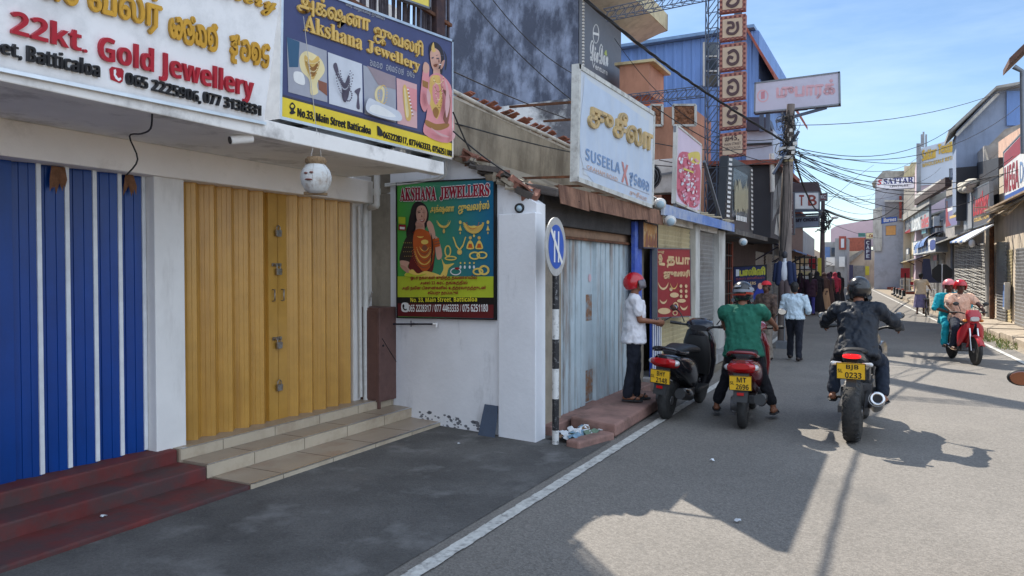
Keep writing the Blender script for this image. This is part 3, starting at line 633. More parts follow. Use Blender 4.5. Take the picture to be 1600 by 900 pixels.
a0 = V((-4.0, 2.0, 2.712)); a1 = V((-4.0, 3.85, 2.752)); topc = ony(437, -8, 3.85)
SPL = (a1, (topc - a1).cross(a1 - a0).normalized())
t = thing('jewellery_sign', 'white fascia sign with raised gold script and red letters about gold jewellery', 'sign', a0)
board(t, (-420, 24), (412, 193), (440, -22), (-420, -420), SPL, M_signwhite, .1, None)
n = V(SPL[1]); n = n if n.dot(EYEV - a1) > 0 else -n
lip = B(); lip.bar(hit(-420, 24, SPL) + n * .012, hit(412, 193, SPL) + n * .012, .03, .02); lip.out('trim', M_alu, t)
D3 = .022
qtext(t, sb('22kt.'), (15, 52), (133, 83), (15, 13), SPL, M_red3d, D3)
qtext(t, sb('Gold'), (152, 93), (237, 113), (152, 53), SPL, M_red3d, D3)
qtext(t, sb('Jewellery'), (248, 127), (393, 163), (248, 78), SPL, M_red3d, D3)
qtext(t, sb('Street,'), (-60, 73), (31, 95), (-60, 46), SPL, M_blk3d, D3); qtext(t, sb('Batticaloa'), (40, 96), (153, 121), (40, 69), SPL, M_blk3d, D3)
qtext(t, sb('065 2225906,'), (195, 134), (311, 163), (195, 112), SPL, M_blk3d, D3)
qtext(t, sb('077 3138331'), (316, 160), (405, 181), (316, 142), SPL, M_blk3d, D3)
qtext(t, 'ஸ் வலர்', (60, 8), (248, 56), (60, -62), SPL, M_gold3d, D3, bold=.006)
glyphs(t, ['ve', 'l', 'ka', 'm', None, 'ju', 'va', 'la', 'ri'], (262, 56), (420, 106), (262, 20), SPL, M_gold3d, D3, .24)
qtext(t, scr('Jewellery'), (250, -20), (428, 28), (250, -60), SPL, M_gold3d, D3, bold=.004)
qtext(t, scr('Welcome'), (40, -72), (240, -24), (40, -112), SPL, M_gold3d, D3, bold=.004)
art(t, [(0, [(172, 124), (170, 108), (174, 104), (190, 107), (193, 111), (191, 127), (187, 130)], False), (1, [(177, 109), (180, 108), (181, 112), (180, 116), (184, 122), (188, 121), (189, 124), (185, 127), (180, 123), (177, 117)], False)], SPL, [M_red3d, M_signwhite], 'phone_symbol', .004)

M_navy = paint('board_slate_blue', 66, 72, 112); M_yel = paint('board_yellow', 226, 200, 52); M_cream = paint('cream_print', 226, 210, 160); M_sgold = paint('gold_print', 212, 176, 96)
M_pinkp = paint('pink_sari_print', 214, 140, 144); M_skin1 = paint('skin_print', 206, 160, 140); M_hairp = paint('hair_print', 38, 30, 34); M_brownp = paint('brown_print', 132, 82, 62)
M_greyp = paint('grey_print', 160, 162, 172); M_lgrey = paint('light_print', 200, 204, 212); M_dgrey = paint('dark_print', 58, 56, 72); M_whitep = paint('white_print', 226, 226, 224); M_redp = paint('red_print', 150, 30, 40); M_blackp = paint('black_print', 22, 22, 24)
APL = PX(-4.0)
t = thing('jewellery_sign', 'slate blue and yellow boxed jewellery billboard with a woman in pink sari', 'sign', (-4.0, 4.0, 2.8))
board(t, (437, 184), (706, 248), (706, 64), (440, -34), APL, M_navy, .2, M_alu, .022)
K = lambda pts: [(400 + x / 4, y / 4) for x, y in pts]
sh = [(1, K([(160, 605), (1222, 895), (1222, 990), (160, 730)]), False), (8, K([(160, 590), (1222, 880), (1222, 895), (160, 604)]), False)]
# four product photographs
for m_, q_ in ((7, [(190, 232), (440, 318), (444, 640), (200, 575)]), (6, [(447, 326), (660, 400), (666, 705), (455, 648)]), (7, [(668, 408), (870, 478), (874, 768), (676, 712)]), (9, [(876, 487), (1003, 528), (1005, 803), (882, 773)])): sh.append((m_, K(q_), False))
sh += [(10, K([(190, 232), (270, 262), (262, 420), (205, 420)]), False), (5, K([(270, 360), (310, 320), (380, 350), (415, 390), (425, 450), (380, 520), (385, 580), (340, 590), (330, 500), (280, 440)]), True), (3, K([(303, 345), (345, 380), (385, 350), (395, 400), (370, 470), (350, 500), (325, 460), (303, 400)]), True), (4, K([(320, 390), (350, 420), (380, 395), (372, 450), (350, 480), (330, 440)]), True), (2, K([(385, 500), (440, 520), (442, 600), (390, 560)]), False), (11, K([(235, 450), (290, 460), (300, 530), (240, 510)]), True)]
sh += [(12, K([(480, 420), (500, 395), (520, 470), (550, 520), (575, 470), (585, 520), (575, 600), (555, 640), (535, 610), (530, 540)]), True), (6, K([(505, 400), (540, 440), (565, 470), (548, 505), (525, 470)]), True), (12, K([(612, 570), (650, 550), (640, 600), (645, 680), (625, 670), (630, 600)]), True)]
sh += [(13, K([(690, 410), (868, 480), (870, 560), (760, 530)]), False), (5, K([(745, 560), (775, 535), (800, 560), (795, 630), (770, 655), (740, 610)]), True), (7, K([(757, 570), (775, 555), (788, 575), (784, 620), (770, 635), (755, 605)]), True)]
sh += [(14, K([(930, 540), (1002, 560), (1002, 700), (950, 660)]), False), (3, K([(915, 550), (935, 540), (965, 690), (962, 750), (935, 745), (920, 650)]), True), (5, K([(922, 570), (930, 560), (950, 690), (948, 730), (935, 720)]), True)]
# woman
sh += [(0, K([(1080, 290), (1110, 262), (1150, 290), (1172, 350), (1165, 420), (1150, 470), (1100, 430), (1082, 360)]), True), (15, K([(1085, 330), (1105, 300), (1140, 320), (1152, 370), (1140, 420), (1118, 445), (1098, 425), (1087, 380)]), True),
       (15, K([(1105, 430), (1145, 430), (1150, 490), (1100, 490)]), False), (3, K([(1092, 300), (1105, 265), (1112, 300), (1120, 320), (1100, 325)]), True),
       (14, K([(1075, 490), (1110, 460), (1150, 465), (1205, 520), (1222, 600), (1222, 880), (1050, 840), (1060, 730), (1070, 640), (1070, 560)]), True),
       (14, K([(1030, 520), (1040, 440), (1062, 400), (1078, 430), (1075, 520), (1075, 640), (1050, 700), (1022, 640)]), True), (15, K([(1040, 410), (1052, 388), (1075, 405), (1078, 440), (1060, 460), (1040, 445)]), True), (4, K([(1035, 500), (1072, 515), (1070, 555), (1036, 540)]), False),
       (3, K([(1085, 490), (1110, 470), (1145, 480), (1150, 540), (1160, 640), (1130, 740), (1110, 720), (1080, 640), (1078, 560)]), True), (14, K([(1100, 540), (1120, 520), (1140, 550), (1140, 620), (1118, 655), (1100, 610)]), True), (4, K([(1100, 690), (1120, 670), (1138, 695), (1128, 735), (1110, 730)]), True),
       (4, K([(1058, 750), (1120, 775), (1195, 770), (1195, 795), (1130, 815), (1060, 785)]), True), (2, K([(1165, 560), (1210, 610), (1195, 770), (1165, 740), (1190, 640)]), True),
       (12, K([(1092, 360), (1106, 356), (1106, 364), (1094, 368)]), False), (12, K([(1122, 362), (1140, 362), (1140, 369), (1124, 370)]), False), (2, K([(1105, 405), (1130, 400), (1122, 418), (1110, 418)]), True)]
def beads(cx, cy, rx, ry, a0, a1, n, m, r=3.2): return [(m, K(oval(cx + rx * math.cos(R(a0 + (a1 - a0) * i / (n - 1))), cy + ry * math.sin(R(a0 + (a1 - a0) * i / (n - 1))), r, r * 1.15, 7)), False) for i in range(n)]
for i in range(5): sh += beads(347, 372 + i * 9, 44 - i * 5, 26 + i * 17, 10, 170, 15 - i, 4 if i % 2 else 5, 3.4)
for i in range(3): sh += beads(538, 405, 58 - i * 12, 190 - i * 34, 20, 160, 22 - i * 3, 12 if i != 1 else 7, 4)
sh += beads(556, 600, 22, 34, 0, 340, 14, 12, 5) + beads(772, 595, 24, 58, 0, 345, 20, 3, 4) + [(m_, K(q_), True) for m_, q_ in ((6, [(680, 620), (740, 640), (870, 700), (870, 760), (676, 706)]), (11, [(700, 660), (760, 668), (850, 730), (780, 730), (690, 700)]))]
for i in range(16): sh.append((4 if i % 2 else 11, K(oval(926 + i * 1.9, 562 + i * 11, 6, 4, 7)), False))
for i in range(4): sh += beads(1114, 478 + i * 4, 34 - i * 3, 50 + i * 46, 8, 172, 15, 4 if i % 2 else 5, 3)
sh += [(9, K([(1150, 500), (1172, 560), (1180, 660), (1160, 740), (1152, 660), (1158, 570)]), True), (9, K([(1060, 800), (1110, 830), (1180, 860), (1120, 850)]), True), (9, K([(1200, 800), (1215, 850), (1195, 880)]), True), (9, K([(1040, 560), (1060, 600), (1052, 660), (1036, 620)]), True),
       (16, K([(1128, 395), (1148, 380), (1140, 418), (1122, 438)]), True), (12, K([(1092, 350), (1108, 347), (1107, 350), (1093, 353)]), False), (12, K([(1122, 350), (1142, 352), (1141, 355), (1123, 353)]), False), (2, K([(1110, 372), (1116, 392), (1107, 394)]), True), (11, K([(1110, 408), (1126, 405), (1120, 412)]), True), (0, K([(1140, 320), (1160, 360), (1158, 430), (1148, 440), (1152, 370)]), True)]
art(t, sh, APL, [M_hairp, M_yel, M_brownp, M_sgold, paint('deep_gold_print', 152, 106, 50), M_cream, M_lgrey, M_greyp, M_dgrey, paint('rose_print', 208, 164, 164), paint('teal_print', 52, 90, 120), M_whitep, paint('slate_print', 84, 76, 92), paint('mauve_print', 150, 134, 140), M_pinkp, M_skin1, paint('skin_shade_print', 186, 138, 120)], 'picture', .003, .0002)  # the dark violet-grey is a flat ink for beads and eyes
qtext(t, 'அக்ஷனா', (464, 23), (576, 57), (464, -14), APL, M_sgold, .016, bold=.005)
qtext(t, 'ஜுவலரி', (584, 66), (659, 95), (584, 34), APL, M_sgold, .016, bold=.005)
qtext(t, ser('Akshana'), (474, 48), (564, 79), (474, 22), APL, M_sgold, .016, bold=.003)
qtext(t, ser('Jewellery'), (572, 84), (654, 116), (572, 62), APL, M_sgold, .016, bold=.003)
qtext(t, 'ஸ்ரீ விநாயகர் துணை', (540, 11), (600, 34), (540, 2), APL, M_greyp, .006)
glyphs(t, ['aa', 'ka', 'va', 'no', None, 'va', 'la', 'ka', 'ri', 'va', 'l', None, 'va', 'la', 'ri'], (577, 102), (648, 122), (577, 93), APL, M_greyp, .004, .17)
qtext(t, sb('No.33, Main Street Batticaloa'), (464, 184), (578, 212), (464, 168), APL, M_blackp, .01)
qtext(t, '0652228317, 0774463333, 0756251180', (598, 217), (705, 246), (598, 205), APL, M_blackp, .01, bold=.0015)
art(t, [(0, K([(205, 665), (222, 640), (242, 665), (232, 690), (243, 705), (220, 715), (205, 705), (215, 690)]), True), (1, oval(456, 165.5, 2.4)), (0, K([(752, 785), (765, 790), (785, 815), (790, 850), (775, 852), (755, 845)]), False)] if False else [(0, K([(205, 665), (222, 640), (242, 665), (232, 690), (243, 705), (220, 715), (205, 705), (215, 690)]), True), (1, oval(455.5, 166, 2.6), False), (0, K([(752, 785), (766, 792), (786, 820), (790, 850), (775, 852), (755, 845)]), False)], APL, [M_blackp, M_yel], 'map_pin_symbol', .0075)
# brackets under the boards and the stick screen with posts behind them
b = B()
for y in (4.25, 5.35, 5.95): b.bar((-4.3, y, 2.8), (-4.0, y + .02, 2.815), .05, .03)
b.out('bracket', M_black, t)
t = thing('stick_screen', 'screen of dark vertical sticks and rails behind the blue billboard', 'fence', (-5.0, 6.3, 3.4))
b = B(); rnd = random.Random(11)
for i in range(56):
    y = 5.0 + i * .04 + rnd.uniform(-.02, .02); b.bar((-4.6 + rnd.uniform(-.03, .03), y, 3.3), (-4.6 + rnd.uniform(-.04, .04), y + rnd.uniform(-.05, .05), 5.4), rnd.uniform(.012, .03))
b.out('stick', mat('dark_stick', S(74, 68, 74), .9, var=.4, scale=15), t); b = B()
for z in (3.9, 4.25, 4.6): b.bar((-4.55, 4.8, z), (-4.55, 7.2, z - .1), .035)
b.out('rail', M_rust, t)
B().box((-4.66, 6.86, 3.3), (-4.52, 7.02, 5.6)).out('post', mat('rust_post', S(66, 52, 56), .8, .2, stain=S(110, 80, 66), sscale=5), t)
t = thing('yellow_sign', 'corner of a small yellow sign above the stick screen', 'sign', (-4.5, 5.9, 4.2))
board(t, (628, -2), (671, 13), (671, -50), (628, -60), PX(-4.45), paint('plain_yellow', 226, 206, 92), .05, M_frame, .02)

# green jewellers poster on the side wall
K = lambda pts: [(600 + x / 3.747, 270 + y / 3.747) for x, y in pts]
wo = V(WPL[1]); wo = wo if wo.dot(EYEV - WA) > 0 else -wo; GPL = (WA + wo * .04, WPL[1])
def ramp(name, c0, c1, ang):                # printed colour blend of the poster itself
    m = mat(name, c0, .32, var=.03, bump=0); nt = m.node_tree; mu = [n_ for n_ in nt.nodes if n_.type == 'MIX'][0]
    tcn = [n_ for n_ in nt.nodes if n_.type == 'TEX_COORD'][0]; mp = nt.nodes.new('ShaderNodeMapping'); mp.inputs['Rotation'].default_value = ang; gr = nt.nodes.new('ShaderNodeTexGradient')
    nt.links.new(tcn.outputs['Generated'], mp.inputs['Vector']); nt.links.new(mp.outputs['Vector'], gr.inputs['Vector']); mx = nt.nodes.new('ShaderNodeMix'); mx.data_type = 'RGBA'
    mx.inputs['A'].default_value = (*c0, 1); mx.inputs['B'].default_value = (*c1, 1); nt.links.new(gr.outputs['Fac'], mx.inputs['Factor']); nt.links.new(mx.outputs['Result'], mu.inputs['A']); return m
t = thing('jewellers_poster', 'green jewellers poster of a smiling woman with ornaments on the white side wall', 'poster', hit(700, 400, GPL))
board(t, (621, 496), (773, 499), (773, 279), (620, 286), GPL, ramp('poster_green', S(78, 160, 62), S(20, 98, 138), (0, 0, 0)), .03, M_blackp, .014)
M_por, M_mar, M_dg = paint('orange_print', 186, 88, 40), paint('maroon_print', 98, 30, 34), paint('black_sleeve_print', 48, 40, 36)
MP = [M_hairp, M_skin1, M_mar, M_por, M_sgold, paint('lime_print', 176, 190, 50), M_blackp, M_dg, M_whitep, M_redp, paint('pale_gold_print', 226, 196, 100), M_brownp, MATS['skin_shade_print']]
sh = [(5, K([(78, 606), (642, 606), (642, 730), (78, 730)]), False), (6, K([(78, 728), (642, 730), (642, 772), (78, 764)]), False), (2, K([(78, 764), (642, 772), (642, 852), (78, 840)]), False), (8, K([(106, 764), (143, 765), (143, 811), (106, 809)]), True),
      (0, K([(205, 168), (245, 190), (262, 240), (255, 300), (240, 330), (225, 360), (180, 365), (138, 385), (132, 335), (152, 280), (158, 220), (175, 180)]), True), (1, K([(190, 280), (236, 290), (240, 340), (250, 350), (170, 355), (185, 335)]), False),
      (1, K([(215, 192), (240, 198), (253, 230), (250, 268), (235, 298), (215, 302), (196, 280), (188, 240), (195, 205)]), True),
      (2, K([(170, 345), (285, 350), (302, 420), (295, 520), (270, 590), (150, 592), (148, 520), (160, 430)]), True), (7, K([(168, 350), (178, 400), (150, 522), (93, 515), (105, 445), (130, 380)]), True), (1, K([(95, 515), (148, 522), (140, 552), (172, 585), (160, 602), (110, 560)]), True),
      (3, K([(188, 333), (236, 333), (285, 370), (298, 440), (285, 530), (240, 578), (200, 540), (175, 450), (172, 380)]), True),
      (1, K([(302, 372), (325, 402), (342, 485), (315, 508), (302, 450)]), True), (1, K([(252, 296), (268, 280), (290, 310), (302, 372), (282, 385), (262, 335)]), True), (3, K([(292, 390), (322, 380), (330, 430), (300, 438)]), False), (11, K([(294, 402), (325, 394), (326, 400), (296, 408)]), False), (11, K([(296, 418), (328, 410), (329, 416), (298, 424)]), False),
      (10, K([(128, 606), (165, 565), (200, 590), (250, 575), (330, 606)]), True), (10, K([(330, 606), (350, 560), (338, 500), (360, 535), (412, 530), (380, 560), (365, 606)]), True)]
for i in range(6): sh.append((11 if i % 2 else 10, K(arc(238, 420, 30 + i * 7, 40 + i * 20, 15, 165, 6)), False))
sh += [(10, K(arc(215, 365, 22, 16, 20, 160, 7)), False), (10, K(oval(240, 405, 22, 14)), False), (11, K(oval(240, 440, 16, 18)), False),
       (0, K([(200, 232), (214, 229), (216, 234), (202, 237)]), False), (0, K([(228, 230), (243, 231), (243, 236), (229, 236)]), False), (0, K([(199, 225), (215, 221), (215, 224), (200, 228)]), False), (0, K([(228, 222), (244, 223), (244, 226), (229, 225)]), False), (9, K([(210, 272), (226, 278), (240, 268), (236, 284), (222, 288)]), True), (8, K([(214, 276), (226, 279), (237, 272), (232, 281), (222, 283)]), True), (11, K([(222, 245), (228, 258), (219, 260)]), False), (9, K(oval(222, 212, 3, 4)), False), (10, K(oval(176, 300, 8, 14)), False)]
for i in range(5):
    for j in range(4): sh.append((10, K(oval(118 + i * 11 + (j % 2) * 5, 410 + j * 26, 1.8)), False))
# ornaments
sh += [(10, K(arc(354, 270, 40, 55, 10, 170, 13)), False), (4, K(oval(354, 342, 7, 13)), False), (4, K(oval(354, 318, 8)), False), (10, K(arc(530, 285, 60, 72, 5, 175, 44)), False), (4, K(arc(530, 285, 52, 60, 20, 160, 20)), False), (10, K(oval(530, 368, 6, 9)), False),
       (10, K([(405, 375), (412, 375), (430, 425), (446, 445), (464, 420), (478, 375), (485, 375), (468, 430), (446, 458), (424, 432)]), False), (4, K(oval(446, 464, 15, 16)), False), (10, K(oval(446, 464, 7)), False)]
for x in (450, 612): sh += [(10, K(oval(x, 290, 8, 11)), False), (10, K([(x - 10, 338), (x, 306), (x + 10, 338)]), False), (4, K(oval(x, 352, 4, 8)), False)]
for x in (509, 561): sh += [(4, K(oval(x, 381, 9, 10)), False), (10, K([(x - 21, 444), (x - 14, 410), (x, 395), (x + 14, 410), (x + 21, 444)]), True), (3, K([(x - 15, 440), (x - 8, 415), (x + 8, 415), (x + 15, 440)]), False)]
for x in (452, 477, 506, 531): sh += [(10, K(oval(x, 528, 5, 6)), False), (8, K(oval(x, 552, 6, 10)), False)]
for c_ in ((378, 458, 20, 34, 8), (395, 500, 36, 14, 8), (535, 485, 33, 24, 9), (578, 482, 32, 22, 9), (555, 578, 32, 22, 10), (590, 570, 32, 30, 12), (424, 578, 32, 22, 6)): sh.append((10 if c_[0] != 424 else 8, K(ringp(*c_)), False))
sh += [(9, K(oval(432, 560, 14, 7)), False), (5, K([(90, 258), (130, 260), (130, 300), (90, 298)]), False), (9, K([(90, 303), (132, 305), (132, 338), (90, 336)]), False), (8, K([(98, 316), (126, 318), (126, 332), (98, 330)]), False)]
sh += [(6, K([(114, 772), (122, 770), (124, 782), (121, 790), (130, 798), (136, 795), (138, 800), (130, 806), (118, 798), (113, 784)]), True)]
def bead2(cx, cy, rx, ry, a0, a1, n, m, r=3): return [(m, K(oval(cx + rx * math.cos(R(a0 + (a1 - a0) * i / (n - 1))), cy + ry * math.sin(R(a0 + (a1 - a0) * i / (n - 1))), r, r, 7)), False) for i in range(n)]
for i in range(5): sh += bead2(238, 420, 33 + i * 8, 48 + i * 23, 15, 165, 16 + i * 2, 4 if i % 2 else 3, 2.6)
sh += bead2(530, 285, 56, 66, 8, 172, 20, 4, 4) + bead2(530, 285, 36, 44, 10, 170, 14, 3, 3) + bead2(354, 270, 36, 50, 15, 165, 14, 4, 2.6)
sh += [(12, K([(244, 210), (251, 235), (247, 268), (238, 288), (243, 255), (241, 225)]), True), (12, K([(196, 292), (234, 300), (238, 318), (200, 312)]), True), (0, K([(160, 260), (185, 200), (200, 190), (190, 250), (196, 300), (175, 345), (150, 360)]), True), (7, K([(285, 352), (300, 420), (294, 500), (282, 560), (290, 440)]), True), (12, K([(106, 540), (140, 552), (158, 590), (120, 565)]), True), (5, K([(150, 585), (200, 600), (260, 590), (220, 606), (140, 606)]), True)]
art(t, sh, GPL, MP, 'picture', .002, .00012)
M_prim = paint('crimson_print', 146, 18, 44); off = .016
qtext(t, ser('AKSHANA'), (627, 314), (683, 313), (627, 294), GPL, M_whitep, .001, off - .002, bold=.012); qtext(t, ser('AKSHANA'), (627, 314), (683, 313), (627, 294), GPL, M_prim, .002, off, bold=.004)
qtext(t, ser('JEWELLERS'), (689, 313), (766, 308), (689, 293), GPL, M_whitep, .001, off - .002, bold=.012); qtext(t, ser('JEWELLERS'), (689, 313), (766, 308), (689, 293), GPL, M_prim, .002, off, bold=.004)
qtext(t, 'அக்ஷனா', (674, 335), (711, 334), (674, 321), GPL, MP[10], .002, off, bold=.003); qtext(t, 'ஜுவலர்ஸ்', (718, 335), (766, 331), (718, 318), GPL, MP[10], .002, off, bold=.003)
for s_, x0, x1, y in (('ஓடர் நகைகள் குறித்த தவணையில்', 643, 747, 438), ('அசல் 22 கரட் தங்கத்தில்', 658, 732, 446), ('அதி நவீன டிசைன்களில் உத்தரவாதத்துடன்', 630, 761, 454), ('செய்து தரப்படும்', 670, 717, 461.5)):
    qtext(t, s_, (x0, y), (x1, y - .3), (x0, y - 7), GPL, M_prim, .002, off, bold=.0015)
qtext(t, sb('No. 33, Main Street, Batticaloa'), (643, 473), (747, 472), (643, 465), GPL, paint('print_yellow', 230, 220, 60), .002, off)
qtext(t, sb('065 2228317 / 077 4463333 / 075 6251180'), (640, 487), (764, 487), (640, 476), GPL, M_whitep, .002, off)

# faded board with raised gold letters over the old shop
t = thing('faded_sign', 'large faded pale blue shop board with peeling raised gold letters', 'sign', (-3.0, 7.3, 2.7)); UPL = PX(-2.98)
M_fade = mat('faded_blue_board', S(194, 202, 212), .5, var=.06, scale=3, stain=S(206, 208, 204), sscale=2.5, samt=.6, sthr=.5, streak=4, bump=.03)
board(t, (902, 280), (1019, 323), (1022, 178), (905, 104), UPL, M_fade, .07, mat('pale_frame', S(196, 196, 190), .6, stain=S(110, 100, 92), sscale=8), .05)
art(t, [(0, [(911, 272), (911, 118), (918, 124), (1016, 190), (1014, 316)], False), (1, [(913, 268), (913, 128), (925, 130), (1005, 184), (1013, 200), (1011, 312)], True), (2, [(910, 262), (1014, 303), (1014, 305), (910, 264)], False)], UPL, [M_fade, mat('faded_inner', S(184, 198, 216), .5, var=.07, scale=3, stain=S(196, 204, 212), sscale=3, samt=.7, streak=5, bump=0), M_greyp], 'printed_panel', .003)
M_wornb = mat('worn_tan_letter', S(196, 168, 116), .6, var=.15, stain=S(120, 116, 112), sscale=9); M_fbl = paint('faded_blue_print', 118, 146, 184)
qtext(t, 'சுசீலா', (917, 196), (1016, 236), (919, 152), UPL, M_wornb, .03, .004, bold=.012)
qtext(t, sb('SUSEELA'), (914, 250), (968, 272), (914, 231), UPL, M_fbl, .003, .006)
qtext(t, sb('X'), (970, 284), (981, 290), (970, 252), UPL, paint('faded_red_print', 190, 130, 126), .003, .006)
glyphs(t, ['ju', 'ri', 'ka', 'la', 'aa'], (982, 284), (1014, 300), (982, 268), UPL, M_fbl, .004, .2, off=.006)
qtext(t, 'GRAHAM ROAD', (916, 264), (964, 284), (916, 257), UPL, paint('faded_orange_print', 206, 168, 146), .003, .006); qtext(t, 'சுசீலா', (983, 304), (1010, 315), (983, 295), UPL, MATS['faded_orange_print'], .003, .006)
for y in (7.4, 8.3, 9.2, 9.8):
    for z_ in (2.75, 3.55): B().bar((-4.06 if z_ < 3 else -3.9, y, z_), (-3.05, y, z_ - .03), .025).out('bracket', M_rust, t)

# road sign on the striped pole
sp = onz(868, 695); t = thing('road_sign', 'round blue no parking sign with two bars and slash on a striped pole', 'road sign', (sp.x, sp.y, 0))
M_pw = mat('pole_white', (.62, .62, .6), .6, stain=(.05, .05, .05), sscale=22, samt=.9, sthr=.6); M_pb = mat('pole_black', (.02, .02, .022), .55, stain=(.5, .5, .5), sscale=30, samt=.8, sthr=.62)
zb = [onx(868, y, sp.x).z for y in (695, 672, 623, 576, 530, 483, 426)]; zb[0] = 0
for i, (a_, c_) in enumerate(zip(zb, zb[1:])): B().tube([(sp.x, sp.y, a_), (sp.x, sp.y, c_)], .034, 12).out('pole_band', M_pw if i % 2 == 0 else M_pb, t)
c_ = onx(869, 385.5, sp.x + .045); rd = abs(onx(869, 340, sp.x + .045).z - onx(869, 432, sp.x + .045).z) / 2
nx = V((math.cos(R(4)), math.sin(R(4)), 0)); tx = V((-nx.y, nx.x, 0)); B().lathe(c_ - nx * .012, nx, [(0, rd), (.012, rd)], 48, False).out('sign_disc', mat('disc_rim', S(176, 174, 170), .55, stain=S(140, 136, 130), sscale=12), t)
def disc(px, pz): return c_ + tx * px + V((0, 0, pz))
b = B(); ri = rd * .75
b.add([disc(ri * math.cos(6.2832 * k / 48), ri * math.sin(6.2832 * k / 48)) + nx * .0025 for k in range(48)], [tuple(range(48))]).out('blue_face', paint('sign_blue', 24, 84, 178, rough=.35), t)
b = B()
for s_ in (-.055, .055): b.add([disc(s_ - .018, -.15) + nx * .005, disc(s_ + .018, -.15) + nx * .005, disc(s_ + .018, .15) + nx * .005, disc(s_ - .018, .15) + nx * .005], [(0, 1, 2, 3)])
u_ = V((-.7, .72)).normalized(); w_ = V((-u_.y, u_.x)) * .022
b.add([disc(*(u_ * ri * -1.04 - w_)) + nx * .007, disc(*(u_ * ri * 1.04 - w_)) + nx * .007, disc(*(u_ * ri * 1.04 + w_)) + nx * .007, disc(*(u_ * ri * -1.04 + w_)) + nx * .007], [(0, 1, 2, 3)]); b.out('sign_symbol', M_whitep, t)
B().bar(c_ - nx * .014 + V((0, 0, .1)), c_ - nx * .014 - V((0, 0, .2)), .04, .03).out('bracket', M_steel, t)

# pink ledge, drain slab and rubbish before the old shop
t = tag(B().slab([(-3.38, 6.86, -.01), (-3.14, 6.9, -.01), (-3.1, 10.3, -.01), (-3.38, 10.3, -.01)], (0, 0, .115)).out('door_ledge', M_pink, bevel=.012), 'pink cement ledge below the pale blue shutter', 'ledge')
t = tag(B().slab([(-3.1, 7.28, .02), (-2.52, 7.08, .02), (-2.58, 9.3, .02), (-3.08, 9.3, .02)], (0, 0, .13)).out('drain_cover', M_pink, bevel=.02), 'thick pink concrete slab bridging the gutter', 'slab')
t = tag(B().slab([(-2.84, 6.55, -.01), (-2.68, 6.5, -.01), (-2.52, 7.06, -.01), (-2.68, 7.12, -.01)], (0, 0, .085)).out('gutter_kerb', M_pink, bevel=.02), 'low pink kerb stone beside the littered gutter', 'kerb')
struct(B().quad((-3.13, 6.72, .012), (-2.7, 6.6, .012), (-2.62, 7.16, .012), (-3.1, 7.3, .012)).out('gutter', mat('gutter_black', (.03, .026, .024), .9, var=.4, scale=20, bump=.6)))  # flat near-black sheet laid just above the ground
M_trash = [mat('plastic_white', S(206, 210, 214), .5, bump=.1), mat('plastic_blue', S(120, 150, 170), .5), mat('paper_brown', S(120, 96, 76), .9), mat('plastic_green', S(90, 110, 92), .5)]
rnd = random.Random(21)
def scrap(b, c, r, flat=.5):
    k = rnd.randint(6, 9); ring = [V((c[0] + r * rnd.uniform(.5, 1.1) * math.cos(6.28 * i / k), c[1] + r * rnd.uniform(.5, 1.1) * math.sin(6.28 * i / k), c[2] + rnd.uniform(0, r * flat))) for i in range(k)]
    b.add([V((c[0], c[1], c[2] + r * flat * 1.1))] + ring, [(0, i + 1, (i + 1) % k + 1) for i in range(k)], False)
b = B()
for i in range(46):
    b.cur = rnd.choice((0, 0, 0, 1, 2, 3)); u = rnd.random(); scrap(b, (-3.02 + .3 * rnd.random() + .06 * u, 6.68 + .55 * u, .02 + .03 * rnd.random()), rnd.uniform(.03, .075), .9)
tag(b.out('litter', M_trash), 'heap of crumpled white and blue plastic rubbish in the gutter', 'litter', kind='stuff')
for (px, py, z, lab, r_) in ((162, 807, .05, 'crumpled white paper scrap on the red lowest step', .028), (1112, 719, .02, 'small white paper scrap on the shaded road', .03), (1152, 813, .02, 'torn white paper scrap inside the dark shadow on the road', .026), (717, 693, .015, 'thin white scrap on the forecourt near the side wall', .022)):
    p = onz(px, py, z); b = B(); scrap(b, p - V((0, 0, .004)), r_, .6); tag(b.out('paper_scrap', M_trash[0]), lab, 'litter')
# ---------------------------------------------------------------- left side of the street beyond the old shop
def pane(parent, name, pts, pl, m, thick=.05, bevel=0, off=0):
    n = V(pl[1]); n = n if n.dot(EYEV - pl[0]) > 0 else -n
    return B().slab([hit(*p, pl) + n * off for p in pts], -n * thick).out(name, m, parent, bevel=bevel)
def rect(x0, y0, x1, y1): return [(x0, y1), (x1, y1), (x1, y0), (x0, y0)]
def wave(L_, pitch, amp, kind='sine'):
    pr = []; n = int(L_ / pitch)
    for i in range(n):
        s = i * pitch
        if kind == 'sine': pr += [(s, 0), (s + pitch * .25, amp), (s + pitch * .5, 0), (s + pitch * .75, -amp)]
        elif kind == 'slat': pr += [(s, 0), (s + pitch * .7, amp), (s + pitch * .95, amp * .9), (s + pitch * .97, 0)]
        else: pr += [(s, 0), (s + pitch * .12, amp), (s + pitch * .3, amp), (s + pitch * .42, 0)]
    return pr + [(n * pitch, 0)]
M_roller = mat('cream_roller', S(190, 176, 138), .5, .1, var=.08, scale=2, stain=S(130, 112, 84), sscale=3, samt=.5, streak=2, bump=.05)
M_rollerg = mat('grey_roller', S(150, 150, 150), .45, .35, var=.1, scale=2, stain=S(104, 98, 92), sscale=3, samt=.5, bump=.05)
M_pillar = mat('white_pillar', S(196, 194, 188), .85, var=.08, scale=3, stain=S(130, 124, 116), sscale=3, samt=.6, streak=3)
M_darkwall = mat('charcoal_cladding', S(50, 50, 56), .6, var=.12, scale=2)
M_terra = mat('terracotta_paint', S(178, 128, 104), .85, var=.1, scale=2, stain=S(120, 84, 66), sscale=2, samt=.5, streak=3)
